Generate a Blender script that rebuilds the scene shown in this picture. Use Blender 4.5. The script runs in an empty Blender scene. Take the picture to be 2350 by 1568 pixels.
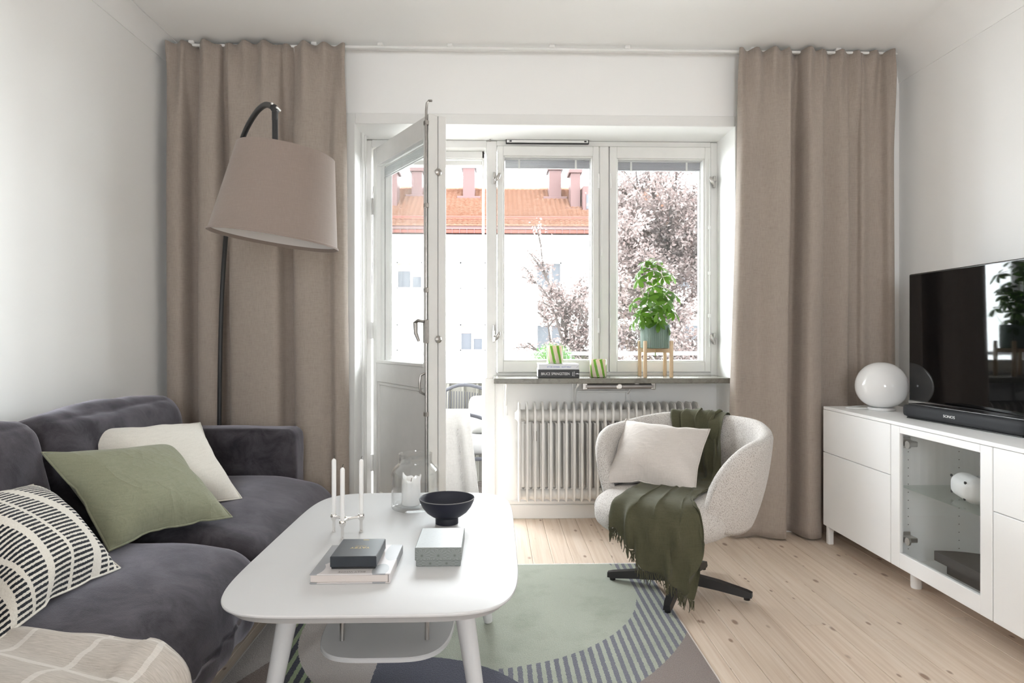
import bpy, bmesh, math, random
from mathutils import Vector, Matrix, noise, Euler

random.seed(7)
SC = bpy.context.scene
COL = SC.collection
PI = math.pi

# ------------------------------------------------------------------ camera, sky, exposure
YAW = math.atan(40 / 1500)
cam_data = bpy.data.cameras.new('camera')
cam_data.sensor_width = 36.0
cam_data.lens = 36.0 * 1500 / 2350
cam_data.shift_y = -14 / 2350
cam_data.clip_start = 0.05
cam_data.clip_end = 300
cam = bpy.data.objects.new('camera', cam_data)
cam.location = (0, 0, 1.12)
cam.rotation_euler = (PI / 2, 0, -YAW)
COL.objects.link(cam)
SC.camera = cam

world = bpy.data.worlds.new('overcast_sky')
SC.world = world
world.use_nodes = True
bg = world.node_tree.nodes['Background']
bg.inputs[0].default_value = (0.93, 0.975, 1.01, 1)
bg.inputs[1].default_value = 22.0


def portal(name, loc, rot, sx, sy):
    d = bpy.data.lights.new(name, 'AREA')
    d.shape = 'RECTANGLE'
    d.size = sx
    d.size_y = sy
    d.cycles.is_portal = True
    o = bpy.data.objects.new(name, d)
    o.location = loc
    o.rotation_euler = rot
    COL.objects.link(o)


portal('sky_portal_window', (0.68, 4.17, 1.6), (-PI / 2, 0, 0), 1.5, 1.6)
portal('sky_portal_rear', (0.3, -2.52, 1.475), (PI / 2, 0, 0), 1.2, 1.2)  # sampling for the added rear opening
portal('sky_portal_door', (-0.39, 4.17, 1.1), (-PI / 2, 0, 0), 0.8, 2.4)

SC.view_settings.view_transform = 'Standard'
SC.view_settings.look = 'None'
SC.view_settings.gamma = 1.0
SC.view_settings.use_curve_mapping = False
SC.view_settings.exposure = 0.42
SC.cycles.use_denoising = True
SC.cycles.max_bounces = 12
SC.cycles.diffuse_bounces = 7
SC.cycles.transmission_bounces = 10
SC.cycles.transparent_max_bounces = 16
SC.cycles.sample_clamp_indirect = 6.0
SC.cycles.caustics_reflective = False
SC.cycles.caustics_refractive = False


# ------------------------------------------------------------------ helpers
def srgb(r, g, b):
    f = lambda c: (c / 255 / 12.92) if c / 255 <= 0.04045 else ((c / 255 + 0.055) / 1.055) ** 2.4
    return (f(r), f(g), f(b))


class Geo:
    """collects shapes; build() links them as ONE mesh object"""

    def __init__(self):
        self.v = []
        self.f = []
        self.uv = None

    def add(self, v, f):
        n = len(self.v)
        self.v += [tuple(p) for p in v]
        self.f += [tuple(i + n for i in q) for q in f]
        return self

    def box(self, a, b, bev=0.0, mat=None, seg=1):
        x0, x1 = sorted((a[0], b[0]))
        y0, y1 = sorted((a[1], b[1]))
        z0, z1 = sorted((a[2], b[2]))
        bm = bmesh.new()
        bmesh.ops.create_cube(bm, size=1.0)
        for q in bm.verts:
            q.co = Vector(((x0 + x1) / 2 + q.co.x * (x1 - x0), (y0 + y1) / 2 + q.co.y * (y1 - y0), (z0 + z1) / 2 + q.co.z * (z1 - z0)))
        if bev > 0:
            bev = min(bev, 0.49 * min(x1 - x0, y1 - y0, z1 - z0))
            bmesh.ops.bevel(bm, geom=list(bm.edges), offset=bev, segments=seg, profile=0.5, affect='EDGES')
        return self._bm(bm, mat)

    def _bm(self, bm, mat=None):
        bm.verts.index_update()
        vs = [(mat @ q.co if mat else q.co.copy()) for q in bm.verts]
        fs = [[q.index for q in fa.verts] for fa in bm.faces]
        bm.free()
        return self.add(vs, fs)

    def lathe(self, prof, seg=32, c=(0, 0, 0), mat=None, closed=False):
        """prof: list of (r, z)"""
        vs, fs = [], []
        for r, z in prof:
            for k in range(seg):
                a = 2 * PI * k / seg
                p = Vector((r * math.cos(a), r * math.sin(a), z))
                if mat:
                    p = mat @ p
                vs.append(p + Vector(c))
        n = len(prof)
        for i in range(n - 1 if not closed else n):
            j = (i + 1) % n
            for k in range(seg):
                l = (k + 1) % seg
                fs.append((i * seg + k, i * seg + l, j * seg + l, j * seg + k))
        if not closed:
            if prof[0][0] > 1e-6:
                fs.append(tuple(range(seg - 1, -1, -1)))
            if prof[-1][0] > 1e-6:
                fs.append(tuple((n - 1) * seg + k for k in range(seg)))
        return self.add(vs, fs)

    def tube(self, path, rad, seg=10, cap=True, closed=False):
        P = [Vector(p) for p in path]
        n = len(P)
        R = rad if isinstance(rad, (list, tuple)) else [rad] * n
        up = Vector((0, 0, 1))
        vs, fs = [], []
        prev = None
        for i in range(n):
            if closed:
                t = (P[(i + 1) % n] - P[i - 1])
            else:
                t = (P[min(i + 1, n - 1)] - P[max(i - 1, 0)])
            t.normalize()
            if prev is None:
                a = up if abs(t.z) < 0.9 else Vector((1, 0, 0))
                nx = t.cross(a).normalized()
            else:
                nx = (prev - t * prev.dot(t))
                nx.normalize()
            prev = nx
            ny = t.cross(nx)
            for k in range(seg):
                an = 2 * PI * k / seg
                vs.append(P[i] + (nx * math.cos(an) + ny * math.sin(an)) * R[i])
        for i in range(n if closed else n - 1):
            j = (i + 1) % n
            for k in range(seg):
                l = (k + 1) % seg
                fs.append((i * seg + k, i * seg + l, j * seg + l, j * seg + k))
        if cap and not closed:
            fs.append(tuple(range(seg - 1, -1, -1)))
            fs.append(tuple((n - 1) * seg + k for k in range(seg)))
        return self.add(vs, fs)

    def cyl(self, a, b, r0, r1=None, seg=16):
        return self.tube([a, b], [r0, r0 if r1 is None else r1], seg)

    def prism(self, poly, z0, z1, mat=None):
        """poly: list of (x, y) anticlockwise, extruded in z"""
        n = len(poly)
        vs = [Vector((x, y, z0)) for x, y in poly] + [Vector((x, y, z1)) for x, y in poly]
        if mat:
            vs = [mat @ p for p in vs]
        fs = [tuple(range(n - 1, -1, -1)), tuple(range(n, 2 * n))]
        for i in range(n):
            j = (i + 1) % n
            fs.append((i, j, n + j, n + i))
        return self.add(vs, fs)

    def grid(self, fn, nu, nv, thick=0.0, closed_u=False):
        """fn(u, v) -> Vector; optional thickness along the surface normal"""
        V = [[Vector(fn(i / (nu if closed_u else nu - 1), j / (nv - 1))) for j in range(nv)] for i in range(nu)]
        vs = [p for row in V for p in row]
        fs = []
        m = nu if closed_u else nu - 1
        for i in range(m):
            i2 = (i + 1) % nu
            for j in range(nv - 1):
                fs.append((i * nv + j, i2 * nv + j, i2 * nv + j + 1, i * nv + j + 1))
        if thick:
            N = []
            for i in range(nu):
                for j in range(nv):
                    du = V[min(i + 1, nu - 1)][j] - V[max(i - 1, 0)][j]
                    dv = V[i][min(j + 1, nv - 1)] - V[i][max(j - 1, 0)]
                    n_ = du.cross(dv)
                    N.append(n_.normalized() if n_.length > 1e-9 else Vector((0, 0, 1)))
            k = len(vs)
            vs += [p - q * thick for p, q in zip(vs, N)]
            fs += [tuple(k + a for a in reversed(f)) for f in fs]
            rim = [i * nv for i in range(nu)] + [(nu - 1) * nv + j for j in range(1, nv)] + [i * nv + nv - 1 for i in range(nu - 2, -1, -1)] + [j for j in range(nv - 2, 0, -1)]
            for a, b in zip(rim, rim[1:] + rim[:1]):
                fs.append((b, a, k + a, k + b))
        return self.add(vs, fs)

    def build(self, name, mat, parent=None, smooth=35, label=None, uvs=None):
        me = bpy.data.meshes.new(name)
        me.from_pydata([tuple(p) for p in self.v], [], self.f)
        me.validate()
        me.update()
        if smooth:
            me.polygons.foreach_set('use_smooth', [True] * len(me.polygons))
            if smooth < 180:
                me.set_sharp_from_angle(angle=math.radians(smooth))
        if mat:
            me.materials.append(mat)
        if uvs:
            lay = me.uv_layers.new(name='UVMap')
            for lp in me.loops:
                lay.data[lp.index].uv = uvs[lp.vertex_index]
        o = bpy.data.objects.new(name, me)
        COL.objects.link(o)
        if parent:
            o.parent = parent
        if label:
            o['label'] = label
        return o


def fix_normals(o):
    bm = bmesh.new()
    bm.from_mesh(o.data)
    bmesh.ops.recalc_face_normals(bm, faces=bm.faces)
    bm.to_mesh(o.data)
    bm.free()
    return o


def tag(o, label, cat, group=None):
    o['label'] = label
    o['category'] = cat
    if group:
        o['group'] = group
    return o


def thing(name, label, cat, loc=(0, 0, 0), group=None, rz=0.0):
    o = bpy.data.objects.new(name, None)
    o.empty_display_size = 0.05
    o.location = loc
    o.rotation_euler = (0, 0, rz)
    COL.objects.link(o)
    return tag(o, label, cat, group)


def struct(o):
    o['kind'] = 'structure'
    return o


def stuff(o):
    o['kind'] = 'stuff'
    return o


def sroot(name, loc=(0, 0, 0)):
    o = bpy.data.objects.new(name, None)
    o.empty_display_size = 0.05
    o.location = loc
    COL.objects.link(o)
    return struct(o)


def dup(o, name=None, parent=None, loc=None, rot=None, scale=None):
    c = o.copy()
    if name:
        c.name = name
    COL.objects.link(c)
    c.parent = parent if parent else o.parent
    if loc is not None:
        c.location = loc
    if rot is not None:
        c.rotation_euler = rot
    if scale is not None:
        c.scale = scale
    return c


def shift_to(o, loc):
    """put an object's origin (and mesh) so that mesh data is local to loc"""
    o.data.transform(Matrix.Translation(-Vector(loc)))
    o.location = loc
    return o


def lettering(name, body, size, mat, parent, M4, extrude=0.0004, align='CENTER', sx=1.0):
    cu = bpy.data.curves.new(name, 'FONT')
    cu.body = body
    cu.size = size
    cu.align_x = align
    cu.align_y = 'CENTER'
    cu.extrude = extrude
    cu.resolution_u = 3
    t = bpy.data.objects.new(name + '_tmp', cu)
    COL.objects.link(t)
    dg = bpy.context.evaluated_depsgraph_get()
    me = bpy.data.meshes.new_from_object(t.evaluated_get(dg))
    bpy.data.objects.remove(t)
    bpy.data.curves.remove(cu)
    me.transform(M4 @ Matrix.Diagonal((sx, 1, 1, 1)))
    me.materials.clear()
    me.materials.append(mat)
    o = bpy.data.objects.new(name, me)
    COL.objects.link(o)
    o.parent = parent
    return o


def frame3(o, x, y):
    """matrix whose local x / y axes follow x and y, origin o"""
    x = Vector(x).normalized()
    y = Vector(y)
    y = (y - x * y.dot(x)).normalized()
    z = x.cross(y)
    m = Matrix((x, y, z)).transposed().to_4x4()
    m.translation = Vector(o)
    return m


def softbox(dims, rad, puff=(0, 0, 0), n=14, wr=0.0, seed=0.0):
    """rounded, puffed cushion body about the origin"""
    hx, hy, hz = (d / 2 for d in dims)
    rad = min(rad, hx, hy, hz)
    bm = bmesh.new()
    bmesh.ops.create_cube(bm, size=2.0)
    bmesh.ops.subdivide_edges(bm, edges=list(bm.edges), cuts=n, use_grid_fill=True)
    for q in bm.verts:
        u = Vector([math.copysign(abs(c) ** 0.75, c) if abs(c) < 0.999 else c for c in q.co])
        p = Vector((u.x * hx, u.y * hy, u.z * hz))
        inner = Vector((max(-hx + rad, min(hx - rad, p.x)), max(-hy + rad, min(hy - rad, p.y)), max(-hz + rad, min(hz - rad, p.z))))
        d = p - inner
        if d.length > 1e-9:
            d = d.normalized() * rad
        r = inner + d
        a, b, c = u
        r.x += math.copysign(1, a) * puff[0] * abs(a) * (1 - b * b) * (1 - c * c)
        r.y += math.copysign(1, b) * puff[1] * abs(b) * (1 - a * a) * (1 - c * c)
        r.z += math.copysign(1, c) * puff[2] * abs(c) * (1 - a * a) * (1 - b * b)
        if wr:
            s = r * 9 + Vector((seed, seed * 2, 0))
            nv = r.normalized()
            r += nv * wr * (noise.noise(s) + 0.5 * noise.noise(s * 2.3))
        q.co = r
    return bm


def catmull(pts, m):
    P = [Vector(p) for p in pts]
    out = []
    n = len(P)
    for k in range(m):
        s = k / (m - 1) * (n - 1)
        i = min(int(s), n - 2)
        t = s - i
        p0, p1, p2, p3 = P[max(i - 1, 0)], P[i], P[i + 1], P[min(i + 2, n - 1)]
        out.append(0.5 * ((2 * p1) + (p2 - p0) * t + (2 * p0 - 5 * p1 + 4 * p2 - p3) * t * t + (3 * p1 - p0 - 3 * p2 + p3) * t ** 3))
    return out


def lerp(a, b, t):
    return a + (b - a) * t


def sstep(a, b, x):
    t = max(0.0, min(1.0, (x - a) / (b - a)))
    return t * t * (3 - 2 * t)


# ------------------------------------------------------------------ materials
class NT:
    def __init__(self, name):
        self.m = bpy.data.materials.new(name)
        self.m.use_nodes = True
        self.t = self.m.node_tree
        self.b = self.t.nodes['Principled BSDF']
        self.out = self.t.nodes['Material Output']

    def n(self, typ, **kw):
        nd = self.t.nodes.new(typ)
        for k, v in kw.items():
            if k.startswith('i_'):
                nd.inputs[int(k[2:]) if k[2:].isdigit() else k[2:].replace('_', ' ')].default_value = v
            else:
                setattr(nd, k, v)
        return nd

    def l(self, a, b):
        self.t.links.new(a, b)

    def math(self, op, a, b=None, c=None, clamp=False):
        nd = self.n('ShaderNodeMath', operation=op)
        nd.use_clamp = clamp
        for i, x in enumerate((a, b, c)):
            if x is None:
                continue
            if isinstance(x, (int, float)):
                nd.inputs[i].default_value = x
            else:
                self.l(x, nd.inputs[i])
        return nd.outputs[0]

    def ramp(self, fac, stops, interp='LINEAR'):
        nd = self.n('ShaderNodeValToRGB')
        cr = nd.color_ramp
        cr.interpolation = interp
        while len(cr.elements) < len(stops):
            cr.elements.new(0.5)
        for e, (p, c) in zip(cr.elements, stops):
            e.position = p
            e.color = (*c, 1) if len(c) == 3 else c
        self.l(fac, nd.inputs[0])
        return nd.outputs[0]

    def mix(self, fac, a, b, mode='MIX'):
        nd = self.n('ShaderNodeMix', data_type='RGBA', blend_type=mode)
        for sock, x in ((nd.inputs[0], fac), (nd.inputs[6], a), (nd.inputs[7], b)):
            if isinstance(x, (int, float)):
                sock.default_value = x
            elif isinstance(x, tuple):
                sock.default_value = (*x, 1) if len(x) == 3 else x
            else:
                self.l(x, sock)
        return nd.outputs[2]

    def coord(self, kind='Object', scale=(1, 1, 1), rot=(0, 0, 0), loc=(0, 0, 0)):
        tc = self.n('ShaderNodeTexCoord')
        mp = self.n('ShaderNodeMapping')
        mp.inputs['Scale'].default_value = scale
        mp.inputs['Rotation'].default_value = rot
        mp.inputs['Location'].default_value = loc
        self.l(tc.outputs[kind], mp.inputs[0])
        return mp.outputs[0]

    def world_pos(self, scale=(1, 1, 1)):
        g = self.n('ShaderNodeNewGeometry')
        mp = self.n('ShaderNodeMapping')
        mp.inputs['Scale'].default_value = scale
        self.l(g.outputs['Position'], mp.inputs[0])
        return mp.outputs[0]

    def noise(self, vec, scale, detail=2.0, rough=0.5, dist=0.0):
        nd = self.n('ShaderNodeTexNoise')
        nd.inputs['Scale'].default_value = scale
        nd.inputs['Detail'].default_value = detail
        nd.inputs['Roughness'].default_value = rough
        nd.inputs['Distortion'].default_value = dist
        if vec is not None:
            self.l(vec, nd.inputs['Vector'])
        return nd.outputs['Fac']

    def bump(self, h, strength=0.3, dist=0.002):
        nd = self.n('ShaderNodeBump')
        nd.inputs['Strength'].default_value = strength
        nd.inputs['Distance'].default_value = dist
        self.l(h, nd.inputs['Height'])
        self.l(nd.outputs[0], self.b.inputs['Normal'])
        return nd

    def col(self, c):
        if isinstance(c, tuple):
            self.b.inputs['Base Color'].default_value = (*c, 1)
        else:
            self.l(c, self.b.inputs['Base Color'])

    def set(self, **kw):
        for k, v in kw.items():
            self.b.inputs[k.replace('_', ' ')].default_value = v


def plain(name, c, rough=0.5, metal=0.0, var=0.0, vscale=6.0, bump=0.0, bscale=40.0, bdist=0.001, spec=0.5, coat=0.0, sheen=0.0):
    m = NT(name)
    v = m.coord('Object')
    if var:
        f = m.noise(v, vscale, 3)
        m.col(m.mix(f, tuple(x * (1 - var) for x in c), tuple(min(1, x * (1 + var)) for x in c)))
    else:
        m.col(c)
    m.set(Roughness=rough, Metallic=metal, Specular_IOR_Level=spec, Coat_Weight=coat)
    if sheen:
        m.set(Sheen_Weight=sheen, Sheen_Roughness=0.4)
    if bump:
        m.bump(m.noise(v, bscale, 3), bump, bdist)
    return m.m


def linen(name, c, c2=None, scale=420, bump=0.35, slub=0.25, rough=0.9, sheen=0.15, crease=0.0):
    """woven cloth: two crossing thread waves, slubs along the threads"""
    m = NT(name)
    v = m.coord('Object')
    c2 = c2 or tuple(x * 0.72 for x in c)
    sl1 = m.noise(m.coord('Object', (60, 60, 6)), 5, 3, 0.6)
    sl2 = m.noise(m.coord('Object', (5, 5, 90)), 5, 3, 0.6)
    f = m.math('ADD', m.math('MULTIPLY', sl1, 0.5), m.math('MULTIPLY', sl2, 0.5))
    big = m.noise(v, 3.0, 2)
    colr = m.ramp(f, [(0.5 - slub, c2), (0.5, c), (0.5 + slub, tuple(min(1, x * 1.15) for x in c))])
    m.col(m.mix(m.math('MULTIPLY', big, 0.12), colr, c2))
    w = m.n('ShaderNodeTexNoise')
    w.inputs['Scale'].default_value = scale
    w.inputs['Detail'].default_value = 1
    m.l(v, w.inputs['Vector'])
    h = m.math('ADD', m.math('MULTIPLY', w.outputs['Fac'], 0.6), m.math('MULTIPLY', f, 0.6))
    bn = m.bump(h, bump, 0.0012)
    if crease:
        # rumpled cloth: sharp-edged ridges at hand size
        a = m.noise(m.coord('Object', (1.0, 1.0, 0.45), (0.5, 0.3, 0.2)), 8.0, 2, 0.45, 0.5)
        b = m.noise(m.coord('Object', (0.6, 1.0, 1.0), (0.2, 0.7, 0.4)), 15.0, 2, 0.45, 0.6)
        r1 = m.math('ABSOLUTE', m.math('SUBTRACT', a, 0.5))
        r2 = m.math('ABSOLUTE', m.math('SUBTRACT', b, 0.5))
        rid = m.math('ADD', m.math('POWER', m.math('SUBTRACT', 1.0, m.math('MINIMUM', m.math('MULTIPLY', r1, 7.0), 1.0)), 2.0), m.math('MULTIPLY', m.math('POWER', m.math('SUBTRACT', 1.0, m.math('MINIMUM', m.math('MULTIPLY', r2, 6.0), 1.0)), 2.0), 0.5))
        b2 = m.n('ShaderNodeBump')
        b2.inputs['Strength'].default_value = 0.5
        b2.inputs['Distance'].default_value = 0.0035 * crease
        m.l(rid, b2.inputs['Height'])
        m.l(b2.outputs[0], bn.inputs['Normal'])
    m.set(Roughness=rough, Sheen_Weight=sheen, Sheen_Roughness=0.5, Specular_IOR_Level=0.15)
    return m.m


def glass_thin(name, tint=(0.97, 0.985, 0.98), refl=0.9):
    """window pane: clear pass-through with a mirror-like Fresnel skin"""
    m = NT(name)
    t = m.t
    t.nodes.remove(m.b)
    tr = m.n('ShaderNodeBsdfTransparent')
    tr.inputs[0].default_value = (*tint, 1)
    gl = m.n('ShaderNodeBsdfGlossy')
    gl.inputs['Roughness'].default_value = 0.01
    lw = m.n('ShaderNodeLayerWeight')
    lw.inputs[0].default_value = 0.5
    sch = m.math('ADD', 0.03, m.math('MULTIPLY', m.math('POWER', lw.outputs['Facing'], 5.0), 0.9))
    mx = m.n('ShaderNodeMixShader')
    m.l(m.math('MULTIPLY', sch, refl), mx.inputs[0])
    m.l(tr.outputs[0], mx.inputs[1])
    m.l(gl.outputs[0], mx.inputs[2])
    m.l(mx.outputs[0], m.out.inputs[0])
    return m.m


MW = {}
MW['wall'] = plain('wall_paint', (0.92, 0.915, 0.905), 0.85, bump=0.04, bscale=180, var=0.012, vscale=1.5, spec=0.2)
MW['ceiling'] = plain('ceiling_paint', (0.94, 0.935, 0.925), 0.9, bump=0.04, bscale=120, spec=0.2)
MW['white'] = plain('white_gloss_paint', (0.83, 0.825, 0.81), 0.32, bump=0.05, bscale=60, var=0.02, vscale=9)
MW['oldwhite'] = plain('worn_white_paint', (0.76, 0.75, 0.73), 0.4, bump=0.12, bscale=45, var=0.05, vscale=14)
MW['lacquer'] = plain('matt_white_lacquer', (0.90, 0.90, 0.90), 0.35, spec=0.4)
MW['table'] = plain('table_lacquer', (0.62, 0.62, 0.625), 0.42, spec=0.25)
MW['greyline'] = plain('dark_gap', (0.06, 0.055, 0.05), 0.8)
MW['blackmetal'] = plain('black_powder_coat', (0.012, 0.012, 0.013), 0.42, spec=0.5)
MW['chrome'] = plain('polished_chrome', (0.86, 0.84, 0.82), 0.09, metal=1.0)
MW['steel'] = plain('brushed_steel', (0.62, 0.6, 0.58), 0.3, metal=1.0, bump=0.05, bscale=200)
MW['oldsteel'] = plain('tarnished_nickel', (0.42, 0.4, 0.38), 0.35, metal=1.0, var=0.25, vscale=60)
MW['glass'] = glass_thin('window_glass', (0.985, 0.99, 0.988))
MW['paleglass'] = glass_thin('shelf_glass', (0.94, 0.975, 0.96), 1.0)
MW['radiator'] = plain('radiator_enamel', (0.76, 0.745, 0.72), 0.38, bump=0.08, bscale=50, var=0.02)

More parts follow.
